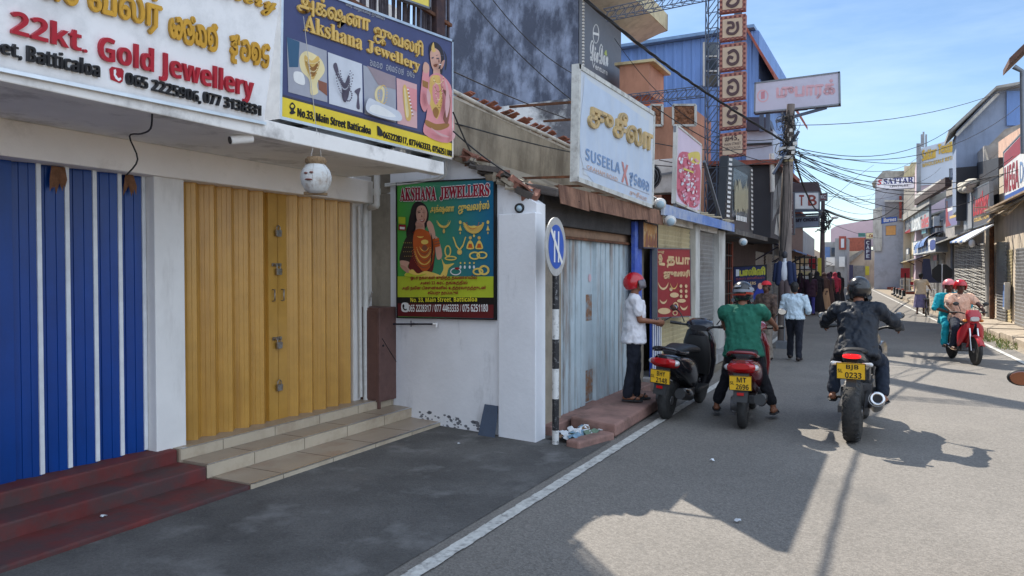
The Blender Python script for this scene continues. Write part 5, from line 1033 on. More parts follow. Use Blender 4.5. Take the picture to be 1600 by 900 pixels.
def shop_house(name, label, side, y0, y1, h, wall, shut=None, awn=None, win=0, depth=7, cat='shop', roof=None, z0=0.15, aw_z=2.75, aw_d=.8):
    F = Rf if side > 0 else Lf; t = thing(name, label, cat, (F((y0 + y1) / 2), (y0 + y1) / 2, 0)); s = side
    B().slab([(F(y0), y0, 0), (F(y1), y1, 0), (F(y1) + s * depth, y1, 0), (F(y0) + s * depth, y0, 0)], (0, 0, h)).out('wall', wall, t)
    L_ = y1 - y0; n = max(1, round(L_ / 3.2)); dx = (F(y1) - F(y0)) / L_
    for i in range(n):
        a = y0 + .25 + i * L_ / n; e = y0 + (i + 1) * L_ / n - .25; nn = V((-s, 0, 0))
        if shut:
            m = shut[i % len(shut)]
            B().sheet(wave(2.3, .1, .02, 'slat'), (F(a) - s * .01, a, z0), (0, 0, 1), nn, (dx * (e - a), e - a, 0)).out('roller_shutter', m, t)
        for k in range(win):
            z = 3.3 + k * 2.6
            if z + 1.4 > h: break
            w = B().slab([(F(a + .4) - s * .0, a + .4, z), (F(e - .4) - s * .0, e - .4, z), (F(e - .4), e - .4, z + 1.2), (F(a + .4), a + .4, z + 1.2)], (-s * .02, 0, 0)).out('window', M_glass, t)
            b = B()
            for yy in (a + .4, (a + e) / 2, e - .4): b.box((F(yy) - s * .06, yy - .04, z), (F(yy), yy + .04, z + 1.2))
            for zz in (z - .04, z + 1.2): b.slab([(F(a + .35), a + .35, zz), (F(e - .35), e - .35, zz), (F(e - .35), e - .35, zz + .06), (F(a + .35), a + .35, zz + .06)], (-s * .09, 0, 0))
            b.out('frame', M_pillar, w)
    if awn:
        B().slab([(F(y0), y0 + .1, aw_z), (F(y1), y1 - .1, aw_z), (F(y1) - s * aw_d, y1 - .1, aw_z - .28), (F(y0) - s * aw_d, y0 + .1, aw_z - .28)], (0, 0, .06)).out('awning', awn, t)
        b = B()
        for yy in (y0 + .3, y1 - .3): b.bar((F(yy), yy, aw_z - .7), (F(yy) - s * (aw_d - .1), yy, aw_z - .28), .04)
        b.out('awning_strut', M_dgrey, t)
    if roof:
        B().slab([(F(y0) - s * .5, y0 - .25, h - .05), (F(y1) - s * .5, y1 + .25, h - .05), (F(y1) + s * depth * .5, y1 + .25, h + 1.3), (F(y0) + s * depth * .5, y0 - .25, h + 1.3)], (0, 0, .1)).out('roof', roof, t)
    return t
# left row
t = shop_house('shop_house', 'narrow brown shop house just past the utility pole', -1, 24.2, 30, 4.3, MATS['deep_brown'], [M_rollerg], M_dgrey, 0, roof=None)
pane(t, 'roof', [(1236, 303), (1283, 302), (1277, 284), (1238, 285)], PY(29.5), mat('dark_brown_roof', S(84, 72, 72), .85), .6)
t = shop_house('shop_house', 'dim blue-grey shop house on the left with a low awning', -1, 30.2, 38, 4.4, M_greyr, [M_rollerg, M_roller], M_blueaw, 1)
t = shop_house('shop_house', 'brown timber fronted shop house left of the far pole', -1, 38.2, 48, 4.6, mat('timber_brown', S(112, 92, 84), .9, var=.2), [M_roller], M_clay, 1, roof=M_clay)
t = shop_house('shop_house', 'pale house in the haze far along the left side', -1, 48.2, 62, 4.2, M_greyr, [M_rollerg], M_asb, 1)
t = shop_house('shop_house', 'low whitish house at the far left bend of the street', -1, 62.2, 84, 3.4, M_beige, [M_rollerg], M_asb, 0)
def flat_sign(name, label, pts, pl, m, words=(), frame=M_frame, thick=.1, cat='sign', fw=.04, post=None):
    t = thing(name, label, cat, hit(*pts[0], pl)); board(t, *pts, pl, m, thick, frame, fw)
    for s_, bl, br, tl, mm in words: qtext(t, s_, bl, br, tl, pl, mm, .006, .003, bold=.01)
    if post: b = B(); b.bar(hit(*post[0], pl), hit(*post[1], pl), .07); b.out('bracket', M_lat, t)
    return t
M_rdl = paint('brick_letter', 150, 70, 60)
flat_sign('hanging_sign', 'white hanging sign with big red letters TB', ((1240, 327), (1280, 327), (1280, 300), (1240, 301)), PY(29.2), M_whitep, [('T', (1249, 321), (1256, 321), (1249, 305), M_rdl), ('B', (1263, 321), (1276, 321), (1263, 305), M_rdl)], post=((1240, 330), (1284, 329)))
t = flat_sign('hanging_sign', 'narrow upright brown and white sign beside the utility pole', ((1232, 366), (1241, 366), (1241, 301), (1232, 302)), PY(28.6), paint('upright_brown', 110, 84, 82))
for i, c in enumerate('EAGLE'): qtext(t, sb(c), (1234.5, 319 + i * 11), (1238.5, 319 + i * 11), (1234.5, 313 + i * 11), PY(28.6), M_lgrey, .004, .004)
flat_sign('hanging_sign', 'grey-blue hanging sign below the TB board', ((1242, 356), (1280, 354), (1280, 337), (1242, 339)), PY(30.0), paint('slate_sign', 132, 144, 164), [(sb('MY CHOICE'), (1244, 347), (1278, 345), (1244, 342), M_dgrey)], post=((1242, 336), (1284, 334)))
flat_sign('hanging_sign', 'small maroon sign plate on top of the far pole', ((1281, 314), (1292, 313), (1292, 302), (1281, 303)), PY(30.5), paint('small_maroon', 120, 84, 92), [('KC', (1283, 310), (1290, 310), (1283, 305), M_lgrey)])
t = thing('utility_pole', 'dark thin utility pole farther up the left side with a lamp arm', 'utility pole', (Lf(34) + .8, 34, 0)); pA, pB = ony(1284, 440, 34), ony(1286, 312, 34); pA.z = 0
B().tube([pA, (pA + pB) / 2, pB], [.12, .1, .08], 10).out('pole', mat('old_pole', S(84, 72, 74), .9, var=.2), t)
b = B(); b.tube(spline([ony(1287, 362, 34), ony(1294, 352, 34), ony(1303, 340, 34)], 3), .03, 6).out('lamp_arm', M_lat, t); B().ell(ony(1304, 340, 34), (.16, .1, .06)).out('lamp_head', M_whitepvc, t)
b = B(); rnd = random.Random(17)
for i in range(18):
    p = ony(1285 + rnd.uniform(-3, 5), rnd.uniform(330, 362), 33.9); b.tube(spline([p + V((rnd.uniform(-.25, .25), 0, rnd.uniform(-.25, .25))) for k in range(4)], 3), .02, 5)
b.out('cable_tangle', M_cable, t)
t = thing('mannequin', 'shop mannequin in white shirt and open dark jacket on a stand beside the utility pole', 'mannequin', ony(1226, 470, 17.2)); y_ = 17.2
p = ony(1226, 424, y_)
B().ell(p + V((0, 0, .0)), (.1, .07, .24)).cap(p + V((0, 0, .2)), p + V((0, 0, .29)), .035, .032).out('torso', M_lgrey, t); B().ell(p + V((0, 0, .36)), (.06, .07, .085)).out('head', M_darkwall, t)
B().cap(p + V((-.1, -.02, .17)), p + V((-.13, -.01, -.25)), .062, .07).cap(p + V((.1, -.02, .17)), p + V((.13, -.01, -.25)), .062, .07).cap(p + V((-.18, 0, .14)), p + V((-.22, 0, -.2)), .05, .04).cap(p + V((.18, 0, .14)), p + V((.22, 0, -.2)), .05, .04).out('jacket', mat('navy_cloth', S(34, 44, 74), .9), t); B().cap(p + V((-.05, 0, -.25)), p + V((-.05, 0, -.72)), .075, .06).cap(p + V((.05, 0, -.25)), p + V((.05, 0, -.72)), .075, .06).out('trousers', MATS['old_pole'], t)
B().tube([p + V((0, .03, -.7)), V((p.x, p.y + .03, .15))], .018, 6).box(V((p.x - .16, p.y - .12, 0)), V((p.x + .16, p.y + .18, .16))).out('stand', M_frame, t)
t = thing('display_rack', 'black rack stacked with white and red goods outside the left shops', 'rack', ony(1258, 440, 31)); R_ = PY(31)
b = B()
for x in (1243, 1250, 1257, 1268, 1275): b.bar(hit(x, 442, R_), hit(x, 400, R_), .05)
for y in (402, 412, 421, 430): b.bar(hit(1243, y, R_), hit(1276, y, R_), .04)
b.out('frame', M_black, t); R2 = PY(31.3)
for x0, x1, y0, y1, m in ((1250, 1268, 416, 422, M_whitep), (1250, 1268, 424, 430, M_cream), (1251, 1267, 432, 437, M_whitep), (1264, 1274, 404, 420, M_redp), (1250, 1262, 404, 413, M_tan)): pane(t, 'goods_box', rect(x0, y0, x1, y1), R2, m, .3)
flat_sign('yellow_strip_sign', 'tall narrow yellow sign strip before the far pole', ((1277, 431), (1283, 431), (1283, 403), (1278, 403)), PY(32.5), paint('strip_yellow', 190, 180, 70), [], None)
# end of the street
def block(name, label, x0, x1, y0, y1, Y, m, depth=6, cat='building', base=True):
    t = thing(name, label, cat, ony((x0 + x1) / 2, y1, Y)); a, c = ony(x0, y1, Y), ony(x1, y0, Y); B().box((a.x, Y, 0 if base else a.z), (c.x, Y + depth, c.z)).out('wall', m, t); return t
t = block('lilac_roof_hall', 'long hall with a pale lilac sheet roof closing the street', 1290, 1368, 390, 442, 104, M_greyr, 8); pane(t, 'roof', [(1298, 385), (1372, 384), (1372, 343), (1350, 345), (1308, 352), (1298, 358)], PY(103), M_lilac, 4)
t = block('brick_house', 'low brick red house in front of the lilac hall', 1322, 1356, 371, 432, 98, M_brick, 4)
t = block('cream_shop', 'cream shop with closed grey shutter at the end of the street', 1324, 1366, 392, 444, 92, M_beige, 5, 'shop')
pane(t, 'roller_shutter', rect(1334, 415, 1351, 443), PY(91.9), M_rollerg, .1); pane(t, 'roof', [(1319, 415), (1326, 412), (1350, 392), (1347, 390), (1322, 405)], PY(91.5), M_asb, 1.0); pane(t, 'dark_door', rect(1326, 414, 1333, 443), PY(91.9), paint('violet_door', 84, 84, 116), .1); pane(t, 'yellow_poster', rect(1352, 416, 1358, 430), PY(91.9), paint('poster_yellow', 216, 206, 70), .1)
t = block('blue_front_shop', 'small shop with blue and white front left of the brick house', 1288, 1308, 378, 440, 88, M_greyr, 5, 'shop'); pane(t, 'blue_panel', rect(1289, 386, 1297, 404), PY(87.9), M_blueaw, .1); pane(t, 'white_panel', rect(1291, 402, 1306, 414), PY(87.8), M_whitep, .1); pane(t, 'window', rect(1299, 387, 1306, 400), PY(87.9), M_glass, .1)
t = block('shop_stall', 'far stall with hanging white cloths and dark frame', 1304, 1324, 372, 440, 86, M_greyr, 4, 'stall'); pane(t, 'sign_panel', rect(1311, 369, 1322, 390), PY(85.9), M_rdl, .2); pane(t, 'light_panel', rect(1314, 373, 1319, 387), PY(85.6), M_lgrey, .05); pane(t, 'cloth', rect(1311, 401, 1320, 417), PY(85.5), M_whitep, .1); pane(t, 'cloth', rect(1296, 402, 1304, 415), PY(85.2), M_whitep, .1)
flat_sign('cafe_sign', 'cream hanging sign with italic lettering at the end of the street', ((1353, 373), (1378, 372), (1378, 363), (1353, 364)), PY(84), M_cream, [(sbi('Carenza'), (1358, 371), (1377, 370), (1358, 366), M_rdl)])
t = flat_sign('upright_sign', 'dark upright sign with white letters below the cream hanging sign', ((1351, 406), (1361, 406), (1361, 374), (1351, 374)), PY(84.5), paint('aubergine', 58, 42, 72))
for i, c in enumerate('CAFE'): qtext(t, sb(c), (1353.5, 382 + i * 7), (1358.5, 382 + i * 7), (1353.5, 376.5 + i * 7), PY(84.5), M_lgrey, .01, .01)
flat_sign('green_sign', 'tiny green sign on the roof line of the brick house', ((1341, 370), (1352, 370), (1352, 364), (1341, 364)), PY(90), paint('teal_green', 70, 130, 120), [], None)

# right row
mat('rusty_eave', S(158, 138, 116), .9, var=.2, stain=S(110, 84, 66), sscale=5); M_timber2 = mat('eave_timber', S(176, 160, 138), .9, var=.25, scale=9)
t = shop_house('shop_house', 'beige shop house at the right edge with ribbed shutter and rusty eave', 1, 19.5, 32, 5.0, M_beige, [M_roller, M_rollerg], None, 0); r1 = t
B().slab([(Rf(19.5), 19.5, 3.75), (Rf(28), 28, 3.75), (Rf(28) - .5, 28, 3.6), (Rf(19.5) - .5, 19.5, 3.6)], (0, 0, .05)).out('awning', MATS['rusty_eave'], t); b = B(); rnd = random.Random(15)
for i in range(12): y = 24 + i * .35; b.bar((Rf(y) - .05, y, 3.6 + rnd.uniform(-.2, .1)), (Rf(y) - rnd.uniform(.4, .9), y + rnd.uniform(-.6, .8), 3.5 + rnd.uniform(-.3, .2)), .06, .03)
b.out('eave_timber', M_timber2, t)
pane(t, 'upper_wall', [(1560, 262), (1600, 232), (1600, 196), (1577, 210), (1560, 222)], PP((Rf(24) + .2, 24, 0), (Rf(84) + .2, 84, 0)), mat('peach_render', S(214, 178, 156), .85), 1.0); pane(t, 'ribbed_door', rect(1557, 378, 1572, 505), PP((Rf(24) - .05, 24, 0), (Rf(84) - .05, 84, 0)), M_rollerg, .05)
b = B()
for i in range(26): p = hit(1557, 382 + i * 4.6, PP((Rf(24) - .06, 24, 0), (Rf(84) - .06, 84, 0))); q_ = hit(1572, 382 + i * 4.75, PP((Rf(24) - .06, 24, 0), (Rf(84) - .06, 84, 0))); b.bar(p, q_, .05, .03)
b.out('shutter_rib', M_rollerg, t)
flat_sign('shop_sign', 'red white and blue shop board at the right edge of the view', ((1570, 322), (1625, 295), (1625, 178), (1568, 238)), PP((Rf(24) - .25, 24, 0), (Rf(84) - .25, 84, 0)), M_whitep, [(sb('MEGA'), (1570, 302), (1592, 293), (1570, 262), M_redp), ('Dream', (1594, 286), (1618, 276), (1594, 254), M_fbl)])
MS = PP((Rf(24) - .25, 24, 0), (Rf(84) - .25, 84, 0)); art(bpy.data.objects['shop_sign.001'] if 'shop_sign.001' in bpy.data.objects else t, [(0, [(1569, 260), (1569, 240), (1624, 182), (1624, 216)], False), (1, [(1571, 320), (1570, 306), (1624, 280), (1624, 294)], False)], MS, [M_redp, paint('mega_blue', 44, 84, 164)], 'colour_band', .004)
t = thing('tiled_roof', 'red-brown tiled eave with a gutter pipe at the upper right corner', 'roof', (3.2, 21, 6)); c1 = ony(1577, 100, 21)
B().slab([c1, c1 + V((2.5, 0, 2.6)), c1 + V((2.5, 1.2, 2.6)), c1 + V((0, 1.2, 0))], (0, 0, .14)).out('tile_sheet', mat('brown_tile', S(98, 74, 66), .9, var=.25, scale=6), t); b = B(); b.tube([c1 + V((.1, .1, -.05)), ony(1598, 112, 21.1), ony(1599, 240, 21.1)], .06, 8); b.out('gutter_pipe', M_frame, t); B().slab([c1 + V((.6, .2, -2.2)), c1 + V((3, .2, -2.2)), c1 + V((3, .2, 2.2)), c1 + V((.6, .2, .4))], (0, 1, 0)).out('wall', M_beige, t)
t = shop_house('shop_house', 'dark two storey shop house with white grille doors on the right', 1, 32.1, 45.5, 6.3, mat('dusty_grey', S(168, 164, 160), .85, var=.1, stain=S(110, 106, 104), sscale=2), None, M_asb, 0, aw_z=3.3); g = t
pane(t, 'dark_storey', [(1494, 330), (1560, 318), (1560, 246), (1494, 262)], PP((Rf(24) - .02, 24, 0), (Rf(84) - .02, 84, 0)), M_darkwall, .3)
GP = PP((Rf(24) - .08, 24, 0), (Rf(84) - .08, 84, 0))
b = B()
for i in range(17):
    f0 = i / 16; x = 1492 + 48 * f0 ** 1.15; b.bar(hit(x, 478 + (x - 1492) * .25, GP), hit(x, 384 - (x - 1492) * .06, GP), .035)
for j in range(14):
    f = j / 13; b.bar(hit(1492, 384 + 94 * f, GP), hit(1540, 381 + 109 * f, GP), .03)
for j in range(26):
    f = j / 25; b.bar(hit(1492, 384 + 94 * f, GP), hit(1540, min(490, 381 + 109 * f + 14), GP), .02)
b.out('grille_door', M_pillar, t); pane(t, 'dim_backing_sheet', [(1492, 478), (1540, 489), (1540, 381), (1492, 384)], PP((Rf(24) - .03, 24, 0), (Rf(84) - .03, 84, 0)), paint('interior_shade_paint', 96, 92, 94), .02)  # solid sheet behind the grille; interior dimness is put into its colour
t = thing('blue_shed', 'blue-grey sheet clad upper shed with a sloping lean-to roof on the right', 'shed', (3, 34, 6.3)); BSP = PY(33.8)
pane(t, 'cladding', [(1494, 330), (1640, 330), (1640, 128), (1560, 138), (1494, 206)], BSP, mat('shed_cladding', S(138, 150, 172), .6, var=.1, scale=2, stain=S(92, 100, 112), sscale=1.5, streak=5), 2.2)
pane(t, 'dark_wall', [(1494, 345), (1640, 345), (1640, 250), (1494, 262)], PY(33.7), M_darkwall, .08)
n_ = B(); n_.slab([ony(1482, 210, 33.2), ony(1557, 138, 33.2), ony(1557, 134, 33.2), ony(1482, 204, 33.2)], (0, 3, 0)).slab([ony(1557, 138, 33.2), ony(1640, 124, 33.2), ony(1640, 119, 33.2), ony(1557, 134, 33.2)], (0, 3, 0)); n_.out('roof', M_asb, t); b = B().bar(ony(1494, 212, 33.5), ony(1560, 146, 33.5), .1); b.out('rafter', M_pillar, t); pane(t, 'side_panel', rect(1573, 142, 1600, 196), PY(33.7), MATS['blue_cladding'], .05); pane(t, 'scrap_roof', [(1545, 250), (1600, 205), (1600, 192), (1570, 202), (1540, 232)], PY(31), M_asb, .5)
KY = PY(36); flat_sign('hanging_sign', 'pale KANDY sign hanging over the right pavement', ((1484, 278), (1536, 273), (1536, 260), (1484, 264)), KY, M_lgrey, [(sbi('KANDY'), (1488, 273), (1520, 270), (1488, 266), paint('indigo_letter', 74, 66, 120))], post=((1484, 280), (1545, 275)))
LP_ = PP((Rf(24) - .35, 24, 0), (Rf(84) - .35, 84, 0))
flat_sign('shop_sign', 'tall black and red sign with large slanted red lettering on the right', ((1521, 356), (1547, 347), (1546, 284), (1519, 297)), LP_, paint('sign_graphite', 92, 88, 92), [(sbi('Leather'), (1521, 338), (1545, 330), (1521, 306), paint('bright_red', 190, 40, 46)), ('COLLECTION', (1522, 347), (1545, 340), (1522, 342), M_sgold)])
flat_sign('shop_sign', 'plain grey faded panel beside the black and red sign', ((1506, 360), (1519, 356), (1518, 299), (1505, 302)), LP_, paint('ash_panel', 150, 152, 156))
t = flat_sign('shop_sign', 'purple and red advertising board above the curved blue awning', ((1478, 356), (1496, 351), (1495, 304), (1477, 312)), LP_, paint('purple_board', 120, 112, 156)); art(t, [(0, [(1478, 355), (1478, 335), (1486, 352)], False), (0, [(1478, 338), (1478, 314), (1481, 314), (1482, 345)], False), (1, [(1481, 325), (1494, 320), (1494, 326), (1481, 331)], False), (2, [(1484, 338), (1494, 335), (1494, 339), (1484, 342)], False)], LP_, [M_redp, M_whitep, M_sgold], 'picture', .006)
t = thing('awning', 'blue and white striped tilted awning over the grille doors', 'awning', (2.2, 38, 3)); a3_, a4_ = hit(1553, 352, LP_), hit(1522, 362, LP_); a1_, a2_ = a4_ + V((-.75, 0, -.4)), a3_ + V((-.75, 0, -.5))
for i in range(6):
    f0, f1 = i / 6, (i + 1) / 6; B().slab([a1_.lerp(a2_, f0), a1_.lerp(a2_, f1), a4_.lerp(a3_, f1), a4_.lerp(a3_, f0)], (0, 0, .05)).out('cloth_stripe', M_whitep if i % 2 else M_blueaw, t)
t = shop_house('shop_house', 'grey shop house behind the black road sign on the right', 1, 45.6, 55, 5.0, M_greyr, [M_rollerg], None, 1)
t = thing('awning', 'curved blue barrel awning farther along the right side', 'awning', (1.7, 50, 3))
b = B(); pr = [V((-.9 * math.sin(R(a)), 0, .75 * math.cos(R(a)))) for a in range(0, 91, 15)]; o_ = V((Rf(50) + .1, 45.8, 3.1)); b.add([o_ + p for p in pr] + [o_ + p + V((-.33, 8.2, 0)) for p in pr], [(i, i + 1, i + 8, i + 7) for i in range(6)], True); b.out('cloth', M_blueaw, t); b = B()
for k in (0, .5, 1): b.tube([o_ + p + V((-.33 * k - .01, 8.2 * k, -.02)) for p in pr], .03, 6)
b.out('frame', M_dgrey, t)
t = shop_house('shop_house', 'shop house under the blue and white board on the right', 1, 55.2, 66, 5.2, M_beige, [M_rollerg, mat('navy_panel', S(56, 62, 88), .6)], M_dgrey, 0, roof=M_asb)
t = flat_sign('shop_sign', 'blue and white lettered fascia board over the far right shops', ((1427, 399), (1462, 393), (1462, 371), (1427, 378)), PP((Rf(24) - .8, 24, 0), (Rf(84) - .8, 84, 0)), M_whitep, [], M_frame, .5); art(t, [(0, [(1429 + i * 6, 396 - i), (1432.5 + i * 6, 395 - i), (1432.5 + i * 6, 382 - i), (1429 + i * 6, 383 - i)], False) for i in range(4)] + [(1, [(1454, 390), (1461, 388), (1461, 375), (1454, 377)], True)], PP((Rf(24) - .8, 24, 0), (Rf(84) - .8, 84, 0)), [paint('pale_blue_letter', 130, 150, 190), paint('deep_blue_logo', 54, 70, 140)], 'lettering', .01)
t = shop_house('shop_house', 'clothing shop with a long lettered board on the far right', 1, 66.2, 84, 5.6, M_cream2, [M_rollerg, mat('red_front', S(150, 44, 60), .6), M_roller], M_roller, 0, roof=M_asb)
FP = PP((Rf(24) - .5, 24, 0), (Rf(84) - .5, 84, 0))
t = flat_sign('shop_sign', 'long grey board with white and red raised letters and figures on the far right', ((1402, 367), (1452, 355), (1452, 320), (1402, 345)), FP, paint('board_ash', 150, 156, 160), [(sb('Fashions'), (1404, 363), (1423, 358), (1404, 345), M_dgrey), (sb('Look'), (1426, 361), (1438, 358), (1426, 338), M_whitep), (sb('ladies'), (1440, 357), (1451, 354), (1440, 338), paint('coral_red', 200, 60, 66))]); art(t, [(0, [(1409, 366), (1423, 363), (1423, 357)], False), (1, oval(1428.5, 339, 1.4, 2.2), False), (1, oval(1439.5, 341, 1.4, 2), False)], FP, [M_redp, M_blackp], 'picture', .012)
t = shop_house('shop_house', 'last far shop house of the right row before the bend', 1, 84.2, 99, 3.6, M_beige, [M_rollerg, M_blueaw], M_asb, 0)
t = block('textile_building', 'tall pale textile building with gold letters on its street face', 1432, 1500, 245, 300, 62, M_lilac, 7); TXP = PY(61.9)
pane(t, 'sign_panel', [(1438, 290), (1497, 285), (1497, 215), (1438, 232)], TXP, mat('panel_mirror_grey', S(190, 196, 206), .3, var=.1, scale=.6), .2); M_gd2 = paint('gold_letter_print', 206, 168, 70)
qtext(t, sb('Sattar'), (1441, 252), (1463, 246), (1441, 235), TXP, M_gd2, .05, .02, bold=.02); qtext(t, sb('Textiles'), (1466, 241), (1496, 236), (1466, 225), TXP, M_gd2, .05, .02, bold=.02); qtext(t, sb('WHOLESALE RETAIL'), (1441, 262), (1496, 247), (1441, 256), TXP, M_gd2, .03, .02); pane(t, 'column', rect(1432, 224, 1439, 300), PY(61.5), M_greyr, .5); b = B()
for x in (1440, 1443, 1447): b.bar(ony(x, 230, 62.3), ony(x, 205 + x % 7, 62.3), .12)
b.out('rebar_stub', M_greyr, t)
t = block('grey_building', 'grey three storey building behind the white SATTAR sign', 1366, 1432, 283, 420, 78, mat('blue_grey_render', S(176, 180, 192), .85, var=.08, scale=2, stain=S(136, 138, 146), sscale=1, samt=.5), 8); pane(t, 'roof', [(1362, 286), (1432, 286), (1428, 267), (1380, 267)], PY(77.5), M_asb, 5); pane(t, 'white_bay', [(1364, 392), (1378, 392), (1378, 322), (1364, 327)], PY(77.8), M_pillar, .3); pane(t, 'recess_shade', rect(1383, 316, 1428, 340), PY(77.9), paint('recess_shade_grey', 130, 128, 132), .1); pane(t, 'red_column', rect(1405, 306, 1409, 345), PY(77.7), M_rdl, .2); b = B()  # grey sheet on the wall carries a recess's shade in its colour
for yy in (314, 343): b.bar(ony(1382, yy, 77.7), ony(1430, yy, 77.7), .15)
b.out('ledge', M_pillar, t)
t = block('beige_building', 'beige building with a pitched roof behind the gold lettered textile building', 1412, 1440, 258, 330, 76, M_beige, 5); pane(t, 'gable', [(1411, 276), (1424, 276), (1440, 258), (1440, 252), (1424, 254)], PY(75.6), M_roller, 1)
flat_sign('roof_sign', 'large white SATTAR sign with dark blue letters before the grey building', ((1369, 297), (1429, 294), (1429, 276), (1369, 279)), PY(70), M_signwhite, [(ser('SATTAR'), (1381, 288), (1427, 285), (1381, 279.5), paint('navy_letter', 44, 58, 120)), ('TEXTILES', (1389, 292.5), (1419, 291), (1389, 289.5), paint('grey_letter', 130, 130, 140)), (sbi('S'), (1371, 289), (1378, 288.5), (1371, 281), MATS['coral_red'])], M_dgrey)
flat_sign('shop_sign', 'blue sign with white letters half hidden by the sloping eave', ((1377, 350), (1402, 346), (1402, 338), (1377, 340)), PY(72), MATS['mega_blue'], [('Barnes', (1381, 347), (1400, 345), (1381, 341), M_whitep)])
t = thing('sloping_eave', 'long sloping eave with torn cream edging above the far right boards', 'eave', (1.5, 70, 6)); EP = PP((Rf(24) - .7, 24, 0), (Rf(84) - .7, 84, 0))
B().slab([hit(1392, 357, EP), hit(1452, 318, EP), hit(1452, 308, EP), hit(1392, 348, EP)], (.8, 0, .3)).out('sheet', M_asb, t); b = B(); b.bar(hit(1432, 316, EP), hit(1482, 284, EP), .25, .4); b.out('beam', MATS['deep_brown'], t); pane(t, 'parapet', [(1430, 318), (1470, 292), (1470, 280), (1430, 304)], EP, M_pillar, .3)
flat_sign('light_box', 'orange and white light box at the end of the far right board', ((1384, 368), (1400, 367), (1400, 352), (1384, 353)), PY(73), paint('orange_box', 214, 160, 96), [], M_frame, .6)
# small things on the right pavement
t = thing('road_sign', 'black backed octagonal road sign on a thin pole at the right pavement', 'road sign', (1.6, 30, 0)); OY = 33.0; c_ = ony(1472, 427, OY); gp = ony(1473, 495, OY)
b = B(); r_ = .37; oc = [c_ + V((r_ * math.cos(R(22.5 + 45 * k)), 0, r_ * math.sin(R(22.5 + 45 * k)))) for k in range(8)]; b.slab(oc, (0, .02, 0)).out('sign_plate', M_blackp, t); B().tube([V((c_.x, OY - .03, 0)), V((c_.x, OY - .03, c_.z + .36))], .022, 8).out('pole', M_lgrey, t)
t = thing('dark_panel', 'dark slate board standing behind the octagonal sign', 'board', ony(1455, 470, 40)); pane(t, 'panel', [(1442, 442), (1476, 442), (1476, 430), (1456, 430), (1453, 404), (1442, 404)], PY(41), paint('slate_board', 44, 48, 76), .06); b = B(); q_ = ony(1444, 442, 41); b.bar(q_, V((q_.x, 41, .1)), .06); q_ = ony(1474, 442, 41); b.bar(q_, V((q_.x, 41, .1)), .06); b.out('leg', M_frame, t)
t = thing('parking_sign', 'thin black post with small red plate and round foot near the far right kerb', 'road sign', (.4, 48, 0)); p_ = onz(1414, 467); B().tube([p_, p_ + V((0, 0, 1.6))], .04, 6).out('pole', M_blackp, t); B().box(p_ + V((-.25, -.02, 1.3)), p_ + V((.25, .02, 1.9))).out('sign_plate', M_redp, t); B().lathe(p_, (0, 0, 1), [(0, .3), (.1, .26)], 12).out('foot', M_blackp, t)
rnd = random.Random(3)
for i, x in enumerate((1397, 1401, 1405.5, 1411)): p_ = onz(x, 461 + i * 2.2); tag(B().lathe(p_, (0, 0, 1), [(0, .2), (.12, .2), (.15, .1), (.5, .09), (.55, .02)], 10).out('bollard', M_blackp), 'small dark bollard at the far right kerb', 'bollard', 'dark bollards along the far right kerb')
t = thing('barrier', 'red and white railing panels on the far right pavement', 'barrier', onz(1420, 462)); BP_ = PY(56); b = B()
for x in (1407, 1414, 1421, 1429): b.bar(hit(x, 456, BP_), hit(x, 436, BP_), .08)
for y in (437, 446, 455): b.bar(hit(1407, y, BP_), hit(1430, y, BP_), .06)
b.out('frame', M_pillar, t); pane(t, 'red_panel', rect(1421, 440, 1427, 448), BP_, M_redp, .04)
aircon(Rf(72) - .45, 72, 2.6, 'boxed air conditioner on the far right shop front', R(-90))
# kerb stones, loose slabs and grass tufts on the right verge
for i, (px, py, w_, h_, lab) in enumerate(((1592, 521, .8, .14, 'pale slab step in front of the right shutters'), (1578, 512, .5, .16, 'broken kerb block beside the slab step'), (1560, 506, .6, .15, 'small sandy block on the right pavement'), (1594, 541, .5, .12, 'cracked concrete slab at the right edge'))):
    p_ = onz(px, py); tag(B().slab([(p_.x, p_.y, 0), (p_.x + w_, p_.y + .1, 0), (p_.x + w_ - .05, p_.y + w_, 0), (p_.x - .1, p_.y + w_ - .1, 0)], (0, 0, h_)).out('stone_block', M_pave, bevel=.02), lab, 'block')
M_grass = [mat('grass_green', (.14, .2, .05), .8, var=.3, scale=20, bump=0), mat('grass_yellow', (.3, .28, .1), .8, var=.3, scale=20, bump=0)]
b = B(); rnd = random.Random(41)
for i in range(700):
    u = rnd.random(); px, py = ((1532 + 24 * rnd.random() ** 1.5, 519 + 16 * rnd.random()) if u < .4 else (1556 + 34 * rnd.random(), 530 + 17 * rnd.random()) if u < .75 else (1400 + 80 * rnd.random(), 462 + 26 * rnd.random()))
    p_ = onz(px, py); 
    if p_.x < edge_right(p_.y) + .12: continue
    h_ = rnd.uniform(.04, .14); a = rnd.uniform(0, 6.28); d = V((math.cos(a), math.sin(a), 0)); b.cur = 0 if rnd.random() < .65 else 1
    b.add([p_ - d * .012, p_ + d * .012, p_ + V((rnd.uniform(-.08, .08), rnd.uniform(-.08, .08), h_))], [(0, 1, 2)])
tag(b.out('grass', M_grass), 'sparse grass tufts on the sandy right verge', 'grass', kind='stuff')

